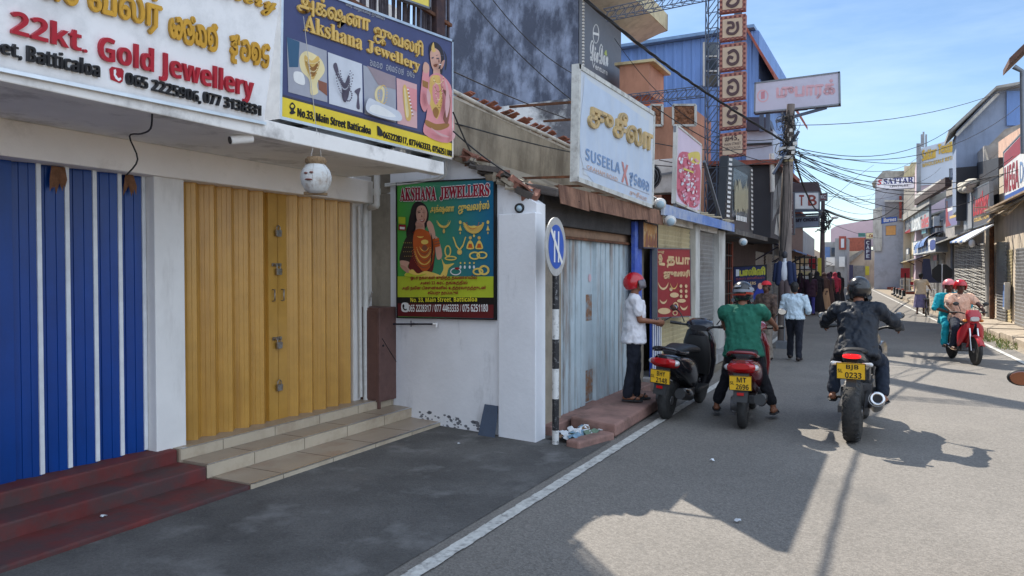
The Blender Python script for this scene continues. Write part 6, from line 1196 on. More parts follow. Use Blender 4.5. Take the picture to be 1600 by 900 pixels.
# clutter on the right fronts: bulbs, pipes, meter boxes, sacks, plates, bricks
for px, py, lab in ((1512, 376, 'bare white bulb lamp under the striped awning, left of a pair'), (1531, 380, 'bare white bulb lamp under the striped awning, right of a pair')):
    p_ = hit(px, py, GP) - V((.25, 0, 0)); t = thing('bulb_lamp', lab, 'lamp', p_); B().ell(p_, (.11, .11, .15)).out('globe', M_signwhite, t); B().tube([p_ + V((0, 0, .12)), p_ + V((0, 0, .3)), p_ + V((.3, 0, .4))], .02, 6).out('bracket', M_frame, t)
for px, y0, y1, lab, m in ((1490, 372, 478, 'grey downpipe at the left edge of the grille doors', M_frame), (1553, 340, 508, 'brown rusty pipe between the grille doors and the ribbed shutter', M_rust), (1466, 352, 470, 'pale downpipe behind the octagonal sign', M_pillar), (1547, 350, 505, 'white pipe beside the brown rusty pipe', M_pillar)):
    q0_, q1_ = hit(px, y0, GP), hit(px, y1, GP); t = thing('downpipe', lab, 'pipe', (q1_.x, q1_.y, 0)); B().tube([q0_ - V((.06, 0, 0)), V((q1_.x - .06, q1_.y, 0.1))], .07, 8).out('pipe', m, t)
for px, py, lab in ((1576, 460, 'blue and white poster case beside the right shutters'), (1463, 440, 'small grey meter box on the grey wall by the octagonal sign')):
    q0_ = hit(px, py, GP); t = thing('meter_box', lab, 'box', q0_); B().box(q0_ + V((-.12, -.2, -.45)), q0_ + V((.02, .2, .35))).out('case', M_pillar, t, bevel=.01); B().box(q0_ + V((-.125, -.16, -.38)), q0_ + V((-.119, .16, .28))).out('face', M_blueaw if px > 1500 else M_frame, t)
rnd = random.Random(19); t = thing('sack_pile', 'heap of pale sacks on the ledge below the KANDY sign', 'sacks', hit(1515, 290, LP_)); b = B()
for i in range(9): p_ = hit(1505 + rnd.random() * 26, 297 - rnd.random() * 14, LP_) - V((.1, 0, 0)); b.ell(p_, (.25, .45, .16), Matrix.Rotation(rnd.uniform(-.4, .4), 3, 'Y'), 12, 7)
b.out('sack', mat('sack_cloth', S(196, 190, 176), .9, var=.2, scale=9, bump=.4), t)
for pts, lab, c in ((((1458, 408), (1464, 407), (1464, 398), (1458, 399)), 'small red plate on the far right shop wall', (170, 50, 56)), (((1413, 398), (1420, 397), (1420, 388), (1413, 390)), 'small plain white plate below the long lettered board', (216, 214, 210)), (((1395, 404), (1402, 403), (1402, 392), (1395, 394)), 'small yellow plate at the far end of the right shops', (206, 190, 90)), (((1440, 366), (1447, 364), (1447, 358), (1440, 360)), 'small teal plate between the far right boards', (70, 140, 150))): flat_sign('sign_board', lab, pts, PP((Rf(24) - .4, 24, 0), (Rf(84) - .4, 84, 0)), paint('plate_%d' % c[0], *c), [], M_frame, .08)
t = thing('crimson_post', 'crimson painted shop front post on the far right side', 'post', hit(1404, 440, FP)); pane(t, 'panel', [(1400, 450), (1408, 449), (1408, 404), (1400, 406)], PP((Rf(24) - .3, 24, 0), (Rf(84) - .3, 84, 0)), M_redp, .3)
rnd = random.Random(23)
for i in range(10): p_ = onz(1368 + i * 6.2, 446.5 + i * 1.5); tag(B().box(p_ + V((-.35, -.3, 0)), p_ + V((.35, .3, rnd.uniform(.15, .3)))).out('brick_block', M_brick, bevel=.02), 'dusty red kerb block along the far right pavement', 'block', 'red kerb blocks along the far right pavement')
aircon(Rf(58) - .35, 58, 3.1, 'air conditioner box under the blue and white far board', R(-90)); aircon(Rf(47) - .3, 47.5, 4.2, 'air conditioner high on the grey wall behind the octagonal sign', R(-90))
# ---------------------------------------------------------------- two wheelers (built facing +Y, wheels on z = 0)
M_tyre = mat('tyre_rubber', (.022, .022, .022), .8, var=.25, scale=30, stain=(.06, .055, .05), sscale=12, samt=.6, bump=.3)
M_rim = mat('alloy_rim', (.22, .22, .23), .35, .9, bump=0)
M_chrome = mat('chrome', (.6, .6, .6), .15, 1, bump=0)
M_engine = mat('engine_metal', (.12, .12, .125), .5, .7, var=.3, scale=20)
M_seat = mat('seat_vinyl', (.018, .018, .02), .5, var=.15, bump=.1, bscale=150)
M_plast = mat('matt_black_plastic', (.02, .02, .021), .5, var=.15, bump=.05)
M_vred = mat('scooter_red_paint', S(112, 20, 28), .2, .1, var=.05, bump=0, coat=.8)
M_vblk = mat('scooter_black_paint', S(30, 30, 36), .2, .1, var=.05, bump=0, coat=.8)
M_mred = mat('moped_red_paint', S(168, 34, 44), .3, 0, var=.06, bump=0, coat=.4)
M_tail = mat('tail_lens', S(170, 16, 22), .15, 0, var=.05, bump=0, coat=1)
M_lit = mat('lit_tail_lens', S(230, 24, 28), .2, 0, var=.02, bump=0, emit=.7)
M_clear = mat('clear_lens', S(190, 190, 190), .12, .2, var=.1, bump=0, coat=1)
M_mirror = mat('mirror_glass', (.75, .8, .85), .04, 1, var=.02, bump=0)
M_plate = paint('plate_yellow', 226, 178, 40)
RX = Matrix.Rotation(R(90), 4, 'X')
def vloft(secs, b=None, seg=20, ex=2.6):     # sections stacked along z: (x, y, z, half x, half y)
    b = b or B(); t = B().loft([((x, z, -y), hx, hy) for x, y, z, hx, hy in secs], seg, True, ex); t.xf(RX); b.add(t.v, t.f, True); b.sm[-2:] = [False, False]; return b
def wheel(t, y, r, w, label=None, spokes=6, rim=.62, sz=1.0, knob=0):
    wh = B().lathe((0, y, r), (1, 0, 0), [(-w * .5, r * rim), (-w * .5, r * (rim + .12)), (-w * .46, r * .88), (-w * .3, r * .97), (0, r), (w * .3, r * .97), (w * .46, r * .88), (w * .5, r * (rim + .12)), (w * .5, r * rim)], 40).out('wheel', M_tyre, t, local=True)
    b = B().lathe((0, y, r), (1, 0, 0), [(-w * .42, r * (rim - .07)), (-w * .42, r * (rim + .03)), (w * .42, r * (rim + .03)), (w * .42, r * (rim - .07))], 32)
    for k in range(spokes):
        a = 6.2832 * k / spokes; b.bar((0, y, r), (0, y + math.cos(a) * r * rim, r + math.sin(a) * r * rim), .028, .03)
    b.lathe((0, y, r), (1, 0, 0), [(-w * .55, .001), (-w * .55, .05), (w * .55, .05), (w * .55, .001)], 16); b.out('rim', M_rim, wh, local=True)
    if knob:
        b = B(); n = 30
        for k in range(n):
            a = 6.2832 * k / n
            for sx in (-1, 1):
                p = V((sx * w * .22, y + math.cos(a + sx * .05) * r * .975, r + math.sin(a + sx * .05) * r * .975)); q = V((sx * w * .42, y + math.cos(a + .1) * r * .9, r + math.sin(a + .1) * r * .9)); b.bar(p, q, .02, .012, up=V((0, math.cos(a), math.sin(a))))
        b.out('tread', M_plast, wh, local=True)
    return wh
def plate(t, c, w, h, tilt, l1, l2, yaw=0):
    M = Matrix.Translation(V(c)) @ Matrix.Rotation(R(tilt), 4, 'X')
    p = B().slab([V((-w / 2, 0, -h / 2)), V((w / 2, 0, -h / 2)), V((w / 2, 0, h / 2)), V((-w / 2, 0, h / 2))], (0, .006, 0)).xf(M).out('number_plate', M_plate, t, local=True, bevel=.003)
    R3 = M.to_3x3(); n = R3 @ V((0, -1, 0)); U = R3 @ V((1, 0, 0)); Z = R3 @ V((0, 0, 1)); b = B()
    inv = WM[t.name]
    def put(s, x, z, ww, hh): text(None, s, M @ V((x, -.001, z)), U * ww, Z * hh, n, M_blackp, .0015, b=b)
    put(sb(l1), -w * .16, h * .06, w * .42, h * .34); put(sb(l2), -w * .2, -h * .42, w * .56, h * .36)
    put(sb('SL'), -w * .45, -h * .1, w * .17, h * .22); b.out('lettering', M_blackp, p, local=True)
    b = B()
    for x0, z0, x1, z1 in ((-.5, -.5, .5, -.46), (-.5, .46, .5, .5), (-.5, -.5, -.475, .5), (.475, -.5, .5, .5)): b.add([M @ V((x * w, -.0016, z * h)) for x, z in ((x0, z0), (x1, z0), (x1, z1), (x0, z1))], [(0, 1, 2, 3)])
    b.out('plate_rim', M_blackp, p, local=True); return p
def mirror(t, base, head, rx=.055, rz=.04, face=-1, face_mat=None):
    st = B().tube(spline([base, V(base).lerp(V(head), .5) + V((0, .02, .03)), head], 3), .007, 8).out('mirror', M_plast, t, local=True)
    B().ell(head, (rx, .022, rz)).out('shell', M_plast, st, local=True)
    B().lathe(V(head) + V((0, face * .014, 0)), (0, face, -.06), [(0, rz * .84), (.012, rz * .8)], 20).xf(Matrix.Translation(V(head)) @ Matrix.Diagonal((rx / rz, 1, 1, 1)) @ Matrix.Translation(-V(head))).out('mirror_glass', face_mat or M_mirror, st, local=True)
def scooter(label, loc, rz, body, l1, l2, steer=0, lean=0, tail=M_tail, group=None):
    M = Matrix.Translation(V(loc)) @ Matrix.Rotation(rz, 4, 'Z') @ Matrix.Rotation(R(lean), 4, 'Y')
    t = thing('scooter', label, 'scooter', M=M)
    wheel(t, -.60, .225, .1, spokes=5); wheel(t, .64, .225, .09, spokes=5)
    B().loft([((0, -.86, .735), .05, .035), ((0, -.80, .70), .12, .075), ((0, -.62, .64), .165, .125), ((0, -.35, .58), .185, .16), ((0, -.05, .50), .165, .19), ((0, .1, .42), .13, .17), ((0, .16, .36), .1, .1)], 24).out('body', body, t, local=True)
    B().loft([((0, -.66, .775), .07, .022), ((0, -.55, .79), .12, .045), ((0, -.3, .80), .15, .055), ((0, -.02, .775), .15, .05), ((0, .16, .745), .11, .045), ((0, .22, .73), .06, .02)], 20).out('seat', M_seat, t, local=True)
    b = B().tube(spline([(-.15, -.45, .775), (-.15, -.72, .80), (-.1, -.84, .845), (.1, -.84, .845), (.15, -.72, .80), (.15, -.45, .775)], 4), .017, 8); b.out('grab_rail', body, t, local=True)
    tl = B().loft([((0, -.875, .70), .09, .028), ((0, -.85, .69), .145, .05), ((0, -.76, .67), .165, .06)], 20).out('tail_light', tail, t, local=True)
    for s in (-1, 1): B().ell((s * .135, -.80, .685), (.045, .05, .035)).out('indicator', M_clear, tl, local=True)
    B().slab([(-.08, -.82, .62), (.08, -.82, .62), (.07, -.9, .33), (-.07, -.9, .33)], (0, .015, 0)).out('mudguard', M_plast, t, local=True)
    B().box((-.035, -.905, .40), (.035, -.89, .43)).out('reflector', M_tail, t, local=True)
    plate(t, (0, -.905, .53), .23, .16, 8, l1, l2)
    b = B().box((-.12, -.62, .16), (-.05, -.1, .34)).lathe((-.13, -.22, .26), (1, 0, 0), [(0, .11), (.1, .13)], 20).lathe((-.13, -.56, .25), (1, 0, 0), [(0, .08), (.1, .1)], 16).box((-.1, -.2, .2), (.1, .1, .3)); b.out('engine', M_engine, t, local=True, bevel=.01)
    b = B().tube([(.1, .0, .2), (.15, -.2, .22), (.17, -.35, .26), (.18, -.72, .34)], [.02, .03, .055, .062], 14); b.out('exhaust', M_plast, t, local=True); B().loft([((.205, -.66, .36), .025, .04), ((.215, -.5, .33), .03, .05), ((.2, -.36, .29), .02, .03)], 12).out('heat_shield', M_chrome, bpy.data.objects[[c.name for c in t.children if c.name.startswith('exhaust')][0]], local=True)
    B().box((-.16, .08, .23), (.16, .48, .3)).out('floorboard', M_plast, t, local=True, bevel=.02)
    vloft([(0, .5, .24, .13, .05), (0, .52, .4, .19, .07), (0, .5, .6, .215, .08), (0, .46, .8, .21, .075), (0, .43, .95, .16, .07), (0, .42, 1.0, .1, .05)]).out('front_apron', body, t, local=True)
    vloft([(0, .43, .42, .16, .04), (0, .40, .6, .18, .05), (0, .37, .8, .16, .05), (0, .37, .9, .12, .04)]).out('inner_panel', M_plast, t, local=True)
    S_ = Matrix.Translation((0, .47, 0)) @ Matrix.Rotation(R(steer), 4, 'Z') @ Matrix.Translation((0, -.47, 0)); X = lambda p: S_ @ V(p)
    hb = B().loft([((0, .30, 1.0), .1, .035), ((0, .36, 1.03), .17, .06), ((0, .45, 1.04), .16, .075), ((0, .54, 1.0), .1, .05)], 18).xf(S_).out('handlebar_cover', body, t, local=True)
    b = B().tube([X((-.36, .31, 1.04)), X((-.16, .38, 1.02)), X((.16, .38, 1.02)), X((.36, .31, 1.04))], .014, 8)
    for s in (-1, 1): b.tube([X((s * .23, .355, 1.03)), X((s * .36, .31, 1.04))], .02, 10); b.tube([X((s * .2, .43, 1.02)), X((s * .34, .385, 1.03))], .006, 6)
    b.out('handlebar', M_plast, t, local=True)
    for s in (-1, 1): mirror(t, X((s * .2, .40, 1.05)), X((s * .34, .38, 1.22)))
    b = B()
    for s in (-1, 1): b.tube([(s * .065, .64, .225), (s * .06, .56, .5)], .022, 8)
    b.out('fork', M_engine, t, local=True)
    fr = [V((0, .64 + .25 * math.cos(R(a)), .225 + .25 * math.sin(R(a)))) for a in range(20, 171, 15)]; b = B()
    b.add([p + V((s * .06, 0, 0)) for p in fr for s in (-1, 1)], [(2 * i, 2 * i + 1, 2 * i + 3, 2 * i + 2) for i in range(len(fr) - 1)], True); o = b.out('front_mudguard', body, t, local=True); md = o.modifiers.new('solidify', 'SOLIDIFY'); md.thickness = .012
    b = B().tube([(-.05, .0, .2), (-.16, -.05, .03)], .012, 6); b.out('kick_stand', M_engine, t, local=True)
    B().ell((0, .545, 1.0), (.085, .03, .05)).out('headlight', M_clear, t, local=True)
    return t
p1_ = onz(1050, 653)
scooter('black scooter with big red tail lens parked beside the pink slab', (p1_.x, p1_.y + .5, 0), R(-4), M_vblk, 'BHY', '2148', 8, 4)
p2_ = onz(1160, 666)
scooter('dark red scooter stopped on the road under a rider in green', (p2_.x - .03, p2_.y + .5, 0), R(5), M_vred, 'MT', '2696', 6, 0)

def motorbike(label, loc, rz):
    t = thing('motorcycle', label, 'motorcycle', loc, rz)
    wheel(t, -.62, .315, .165, spokes=5, rim=.58, knob=1); wheel(t, .74, .305, .12, spokes=5, rim=.6)
    B().loft([((0, -.80, .875), .06, .03), ((0, -.66, .86), .1, .05), ((0, -.4, .80), .12, .07), ((0, -.15, .74), .12, .09)], 18).out('tail_unit', mat('graphite_paint', S(52, 54, 60), .3, .3, bump=0, coat=.5), t, local=True)
    B().loft([((0, -.62, .905), .08, .02), ((0, -.45, .895), .12, .035), ((0, -.2, .83), .14, .045), ((0, .05, .80), .13, .05), ((0, .18, .81), .1, .04)], 18).out('seat', M_seat, t, local=True)
    B().loft([((0, .05, .82), .09, .09), ((0, .2, .88), .16, .13), ((0, .4, .92), .19, .14), ((0, .56, .92), .15, .1), ((0, .62, .9), .08, .06)], 20).out('fuel_tank', MATS['graphite_paint'], t, local=True)
    for s in (-1, 1): B().loft([((s * .17, .3, .8), .04, .1), ((s * .2, .5, .8), .05, .13), ((s * .16, .7, .78), .03, .1)], 14).out('tank_shroud', MATS['graphite_paint'], t, local=True)
    tl = B().loft([((0, -.83, .87), .075, .016), ((0, -.80, .872), .085, .024), ((0, -.74, .87), .07, .02)], 16).out('tail_light', M_lit, t, local=True)
    B().slab([(-.05, -.72, .84), (.05, -.72, .84), (.045, -.86, .58), (-.045, -.86, .58)], (0, .03, 0)).out('mudguard', M_plast, t, local=True)
    plate(t, (0, -.875, .735), .26, .165, 10, 'BJB', '0233')
    for s in (-1, 1): B().cap((s * .1, -.80, .80), (s * .17, -.82, .80), .014, .022).out('indicator', M_clear, t, local=True)
    b = B()
    for s in (-1, 1): b.bar((s * .12, -.62, .315), (s * .1, .0, .42), .04, .07)
    b.tube([(0, -.35, .5), (0, -.1, .75)], .04, 10); b.out('swingarm', M_engine, t, local=True)
    b = B().box((-.14, -.05, .25), (.14, .35, .52)).box((-.1, .1, .5), (.1, .35, .74)).lathe((-.17, .05, .36), (1, 0, 0), [(0, .11), (.34, .11)], 18); b.out('engine', M_engine, t, local=True, bevel=.015)
    b = B().tube(spline([(.1, .4, .55), (.12, .45, .32), (.14, .2, .24), (.17, -.1, .26)], 3), .025, 8).tube([(.17, -.08, .26), (.2, -.45, .36), (.22, -.72, .46)], [.04, .068, .075], 18); ex = b.out('exhaust', mat('exhaust_steel', (.3, .29, .28), .35, .9, var=.2, bump=0), t, local=True)
    B().lathe((.222, -.725, .463), (.06, -.9, .35), [(0, .07), (.02, .07), (.02, .042), (-.05, .038)], 20).out('end_cap', M_chrome, ex, local=True); B().lathe((.2235, -.735, .467), (.06, -.9, .35), [(.0, .042), (.001, .042)], 16).out('pipe_mouth', M_dark, ex, local=True)  # dark disc carries the shade inside the pipe
    b = B()
    for s in (-1, 1): b.tube([(s * .1, .74, .305), (s * .1, .5, .98)], .027, 10)
    b.box((-.13, .48, .93), (.13, .56, .97)); b.out('fork', M_engine, t, local=True)
    b = B().tube(spline([(-.40, .28, 1.08), (-.25, .38, 1.09), (-.1, .48, 1.04), (.1, .48, 1.04), (.25, .38, 1.09), (.40, .28, 1.08)], 3), .014, 8)
    for s in (-1, 1): b.tube([(s * .27, .37, 1.09), (s * .41, .275, 1.08)], .02, 10); b.tube([(s * .24, .44, 1.08), (s * .38, .36, 1.07)], .007, 6)
    b.out('handlebar', M_plast, t, local=True)
    mirror(t, (.24, .40, 1.1), (.36, .38, 1.22), .06, .038); mirror(t, (-.24, .40, 1.1), (-.40, .38, 1.2), .06, .038)
    vloft([(0, .66, .82, .08, .05), (0, .68, .95, .12, .07), (0, .64, 1.05, .1, .06)]).out('headlight_cowl', MATS['graphite_paint'], t, local=True)
    fr = [V((0, .74 + .33 * math.cos(R(a)), .305 + .33 * math.sin(R(a)))) for a in range(30, 151, 15)]; b = B(); b.add([p + V((s * .075, 0, 0)) for p in fr for s in (-1, 1)], [(2 * i, 2 * i + 1, 2 * i + 3, 2 * i + 2) for i in range(len(fr) - 1)], True); o = b.out('front_mudguard', M_plast, t, local=True); o.modifiers.new('solidify', 'SOLIDIFY').thickness = .01
    b = B()
    for s in (-1, 1): b.tube([(s * .1, -.02, .36), (s * .27, -.04, .34)], .014, 8)
    b.out('foot_peg', M_plast, t, local=True)
    return t
p3_ = onz(1336, 690); MB_ = V((p3_.x + .0, p3_.y + .6, 0)); motorbike('black naked motorcycle with fat rear tyre ridden away down the middle of the road', MB_, R(-2))

def moped(label, loc, rz, steer=0, red=M_mred, mx=.27, size=1.0):
    t = thing('moped', label, 'moped', M=Matrix.Translation(V(loc)) @ Matrix.Rotation(rz, 4, 'Z') @ Matrix.Diagonal((size, size, size, 1)))
    wheel(t, -.6, .29, .085, spokes=6, rim=.74); wheel(t, .62, .29, .075, spokes=6, rim=.74)
    B().loft([((0, -.72, .76), .06, .04), ((0, -.5, .7), .11, .1), ((0, -.2, .62), .11, .11), ((0, .02, .5), .08, .1), ((0, .15, .42), .06, .06)], 18).out('body', red, t, local=True)
    B().loft([((0, -.72, .81), .08, .02), ((0, -.4, .81), .13, .04), ((0, -.05, .79), .13, .045), ((0, .1, .76), .08, .03)], 18).out('seat', M_seat, t, local=True)
    b = B().tube([(0, .1, .42), (0, .3, .55), (0, .42, .8)], .05, 10).tube([(0, .42, .8), (0, .40, .98)], .04, 10); b.out('frame', red, t, local=True)
    for s in (-1, 1): B().loft([((s * .13, .12, .4), .03, .08), ((s * .19, .3, .5), .035, .16), ((s * .17, .44, .62), .04, .16), ((s * .09, .5, .78), .03, .06)], 14).out('leg_shield', red, t, local=True)
    b = B().box((-.1, -.1, .24), (.1, .2, .40)).lathe((-.14, -.02, .3), (1, 0, 0), [(0, .09), (.28, .09)], 16); b.out('engine', M_engine, t, local=True, bevel=.012)
    vloft([(0, .47, .82, .09, .05), (0, .5, .9, .135, .08), (0, .49, 1.0, .14, .08), (0, .44, 1.08, .1, .06)]).out('headlight_cowl', red, t, local=True); B().loft([((0, .55, .91), .095, .055), ((0, .585, .91), .075, .04)], 18).out('headlight', M_clear, t, local=True)
    for s in (-1, 1): B().ell((s * .15, .48, .87), (.04, .05, .03)).out('indicator', mat('amber_lens', S(200, 120, 50), .2, bump=0), t, local=True)
    b = B()
    for s in (-1, 1): b.tube([(s * .075, .62, .29), (s * .07, .5, .72)], .02, 8)
    b.out('fork', M_chrome, t, local=True)
    fr = [V((0, .62 + .315 * math.cos(R(a)), .29 + .315 * math.sin(R(a)))) for a in range(25, 171, 12)]; b = B(); n = len(fr); b.add([p + V((x, 0, -abs(x) * .5)) for p in fr for x in (-.06, 0, .06)], [(3 * i + j, 3 * i + j + 1, 3 * i + j + 4, 3 * i + j + 3) for i in range(n - 1) for j in (0, 1)], True); o = b.out('front_mudguard', red, t, local=True); o.modifiers.new('solidify', 'SOLIDIFY').thickness = .01
    b = B().tube(spline([(-.33, .24, 1.02), (-.2, .34, 1.03), (-.08, .42, .99), (.08, .42, .99), (.2, .34, 1.03), (.33, .24, 1.02)], 3), .012, 8)
    for s in (-1, 1): b.tube([(s * .23, .32, 1.03), (s * .34, .235, 1.02)], .019, 8)
    b.out('handlebar', M_plast, t, local=True)
    mirror(t, (.18, .36, 1.05), (.27, .36, 1.2), .06, .04); mirror(t, (-.18, .36, 1.05), (-mx, .36, 1.2), .06, .04, face_mat=mat('reflection_brown_mirror', S(150, 100, 76), .1, .8, bump=0))  # the brown of a reflection is put into the left mirror's colour
    B().tube([(.09, .1, .26), (.13, -.3, .28), (.13, -.75, .34)], [.02, .035, .045], 10).out('exhaust', M_chrome, t, local=True)
    b = B()
    for s in (-1, 1): b.tube([(s * .08, .05, .27), (s * .24, .05, .27)], .012, 6)
    b.out('foot_peg', M_engine, t, local=True); B().ell((0, -.76, .72), (.07, .03, .04)).out('tail_light', M_tail, t, local=True)
    return t
p4_ = onz(1524, 571); MPH = R(180 + 16); mdir = V((-math.sin(MPH), math.cos(MPH), 0)); MPL = V((p4_.x, p4_.y, 0)) - mdir * .57
moped('red moped coming towards us with two helmeted riders', MPL, MPH, size=.92)
# another one stands just outside the right edge: only its mirror, coloured with a brown reflection, reaches into view
mz = ony(1592, 590, 4.3); moped('parked moped at the right edge with a brown reflection painted on its mirror', (mz.x + .45 + .01, mz.y - .36, mz.z - 1.2), 0, mx=.45)
# ---------------------------------------------------------------- people (built facing +Y, right hand at +X)
M_skin = mat('brown_skin', S(128, 84, 62), .55, var=.06, scale=20, bump=.05, bscale=120)
M_skin2 = mat('dark_skin', S(88, 58, 46), .55, var=.06, scale=20, bump=.05, bscale=120)
M_hair = mat('black_hair', (.010, .009, .009), .5, var=.3, scale=60, bump=.4, bscale=200)
def cloth(name, r, g, b, **k): k.setdefault('bump', .75); k.setdefault('bscale', 15); return mat(name, S(r, g, b), k.pop('rough', .9), var=k.pop('var', .07), scale=k.pop('scale', 8), **k)
def fused(b, name, m, parent, vox=.012, smooth=6, fold=0, seed=0, fscale=7):
    """Fuse the overlapping tapered volumes of b into one continuous skin, soften it and lay cloth folds over it."""
    me = bpy.data.meshes.new(name); me.from_pydata([tuple(p) for p in b.v], [], b.f); me.update()
    bm = bmesh.new(); bm.from_mesh(me); bmesh.ops.remove_doubles(bm, verts=bm.verts, dist=1e-5); bmesh.ops.recalc_face_normals(bm, faces=bm.faces); bm.to_mesh(me); bm.free()
    o = bpy.data.objects.new(name, me); TMP.collection.objects.link(o)
    r = o.modifiers.new('r', 'REMESH'); r.mode = 'VOXEL'; r.voxel_size = vox; s = o.modifiers.new('s', 'SMOOTH'); s.iterations = smooth; s.factor = .5
    TMP.view_layers[0].update(); ev = o.evaluated_get(TMP.view_layers[0].depsgraph); m2 = bpy.data.meshes.new_from_object(ev)
    bpy.data.objects.remove(o); bpy.data.meshes.remove(me)
    if fold:
        n = len(m2.vertices); no = [v.normal.copy() for v in m2.vertices]
        for v, nn in zip(m2.vertices, no):
            q = V((v.co.x * fscale * 1.3 + seed, v.co.y * fscale * 1.3, v.co.z * fscale * .8)); f = mnoise.fractal(q, 1, 2, 3); v.co += nn * fold * (1 - abs(f) * 2.2)
    m2.name = name; m2.materials.clear(); m2.materials.append(m); m2.polygons.foreach_set('use_smooth', [True] * len(m2.polygons)); m2.update()
    p = bpy.data.objects.new(name, m2); COL.objects.link(p); p.parent = parent; WM[p.name] = WM[parent.name]; return p
def ik(a, c, l1, l2, pole):
    a, c = V(a), V(c); d = c - a; L = min(d.length, (l1 + l2) * .999); u = d.normalized(); x = (l1 * l1 - l2 * l2 + L * L) / (2 * L); h = math.sqrt(max(0, l1 * l1 - x * x))
    p = V(pole) - a; p = (p - u * p.dot(u)).normalized(); return a + u * x + p * h, a + u * L
def person(label, loc, rz, pel=(0, 0, .92), lean=0, side=0, hands=None, feet=None, elb=None, kne=None, head=(0, 0), build=1.0, h=1.0, skin=None, top=None, sleeve=.55, bottom=None, hem=1.0, skirt=None, group=None, curl=.6, shoes=None, belt=None, collar=False, name='person', fine=True, top_z=None, flare=.03):
    skin = skin or M_skin; t = thing(name, label, 'person', loc, rz, group); P = V(pel)
    ML = Matrix.Rotation(R(-lean), 3, 'X') @ Matrix.Rotation(R(side), 3, 'Y'); up = ML @ V((0, 0, 1)); fw = ML @ V((0, 1, 0)); rt = ML @ V((1, 0, 0))
    T = lambda x, y, z: P + (rt * x + fw * y + up * z) * h
    neck = T(0, -.01, .52); S_ = {s: T(s * .185 * build, -.01, .455) for s in (-1, 1)}; H_ = {s: P + V((s * .088, 0, -.02)) * h for s in (-1, 1)}
    hy, hp = head; HM = Matrix.Rotation(R(hy), 3, 'Z') @ Matrix.Rotation(R(-lean * .35 - hp), 3, 'X'); hc = neck + (up * .06 + HM @ V((0, .025, .09))) * h
    hands = hands or {-1: T(-.24, .06, -.12), 1: T(.24, .06, -.12)}; feet = feet or {-1: (-.1, 0, .08), 1: (.1, 0, .08)}
    E_, W_, K_, A_ = {}, {}, {}, {}
    for s in (-1, 1):
        ep = (elb or {}).get(s, S_[s] + V((s * .25, -.5, -.3))); E_[s], W_[s] = ik(S_[s], hands[s], .285 * h, .25 * h, ep)
        kp = (kne or {}).get(s, H_[s] + V((s * .05, 1, 0))); K_[s], A_[s] = ik(H_[s], feet[s], .43 * h, .41 * h, kp)
    k = build * h
    b = B()
    rotl = ML
    def ell(c, r, M=rotl): b.ell(c, tuple(q * h for q in r), M, 16, 10)
    ell(T(0, 0, 0), (.155 * build, .115, .12)); ell(T(0, .005, .15), (.14 * build, .1, .15)); ell(T(0, -.005, .32), (.165 * build, .115, .18)); b.cap(S_[-1], S_[1], .06 * k, .06 * k); b.cap(T(0, -.01, .42), neck + up * .08 * h, .065 * h, .054 * h)
    # head: cranium, jaw, nose, ears
    HX = lambda x, y, z: hc + (HM @ V((x, y, z))) * h
    b.ell(HX(0, -.01, .02), (.077 * h, .096 * h, .1 * h), HM); b.ell(HX(0, .03, -.045), (.058 * h, .06 * h, .068 * h), HM); b.ell(HX(0, .045, -.09), (.034 * h, .03 * h, .025 * h), HM)
    b.cap(HX(0, .088, .01), HX(0, .107, -.03), .011 * h, .016 * h, 8)
    for s in (-1, 1): b.ell(HX(s * .08, -.012, -.012), (.012 * h, .022 * h, .034 * h), HM, 10, 6)
    b.ell(HX(0, .083, .03), (.05 * h, .018 * h, .012 * h), HM, 10, 6); b.cap(HX(-.022, .083, -.058), HX(.022, .083, -.058), .011 * h, .011 * h, 8)
    for s in (-1, 1):
        b.cap(S_[s], E_[s], .052 * k, .041 * h); b.cap(E_[s], W_[s], .041 * h, .028 * h); b.ell(E_[s].lerp(W_[s], .25), (.04 * h,) * 3)
        b.cap(H_[s], K_[s], .088 * k, .056 * h); b.cap(K_[s], A_[s], .056 * h, .037 * h); b.cap(K_[s].lerp(A_[s], .15), K_[s].lerp(A_[s], .5), .056 * h, .05 * h)
        # hand: palm, four jointed fingers, thumb
        d = (W_[s] - E_[s]).normalized(); n = V((-s, 0, 0)) if abs(d.x) < .8 else V((0, 0, -1)); n = (n - d * n.dot(d)).normalized(); sd = d.cross(n)
        if curl < .9: pass
        pc = W_[s] + d * .05 * h; M_ = Matrix((sd, d, n)).transposed(); b.ell(pc, (.04 * h, .052 * h, .018 * h), M_, 12, 8)
        for i, (o, l) in enumerate(((-.03, .066), (-.01, .076), (.011, .071), (.03, .056))):
            a = W_[s] + d * .088 * h + sd * o * h; q = a + (d * math.cos(curl * .7) + n * math.sin(curl * .7)) * l * .52 * h; r = q + (d * math.cos(curl * 2) + n * math.sin(curl * 2)) * l * .55 * h
            b.cap(a - d * .012 * h, q, .0095 * h, .009 * h, 8); b.cap(q, r, .009 * h, .0075 * h, 8)
        tb = W_[s] + d * .03 * h - sd * .03 * h * (1 if fw.dot(sd) < 0 else -1); tq = tb + (d * .7 - sd * (.7 if fw.dot(sd) < 0 else -.7) + n * .35).normalized() * .036 * h; b.cap(tb, tq, .0125 * h, .0105 * h, 8); b.cap(tq, tq + (d * .8 + n * .5).normalized() * .03 * h, .0105 * h, .0085 * h, 8)
        # foot: heel to toe
        fd = V((s * .12, 1, 0)).normalized(); f0 = A_[s] + V((0, 0, -.035)) * h - fd * .035 * h; f1 = A_[s] + V((0, 0, -.052)) * h + fd * .15 * h; b.cap(f0, f1, .04 * h, .026 * h); b.ell(f0.lerp(f1, .6), (.044 * h, .07 * h, .03 * h), Matrix.Rotation(-s * .12, 3, 'Z'), 12, 8)
    body = fused(b, 'body', skin, t, .0085 if fine else .014, 4)
    b = B()
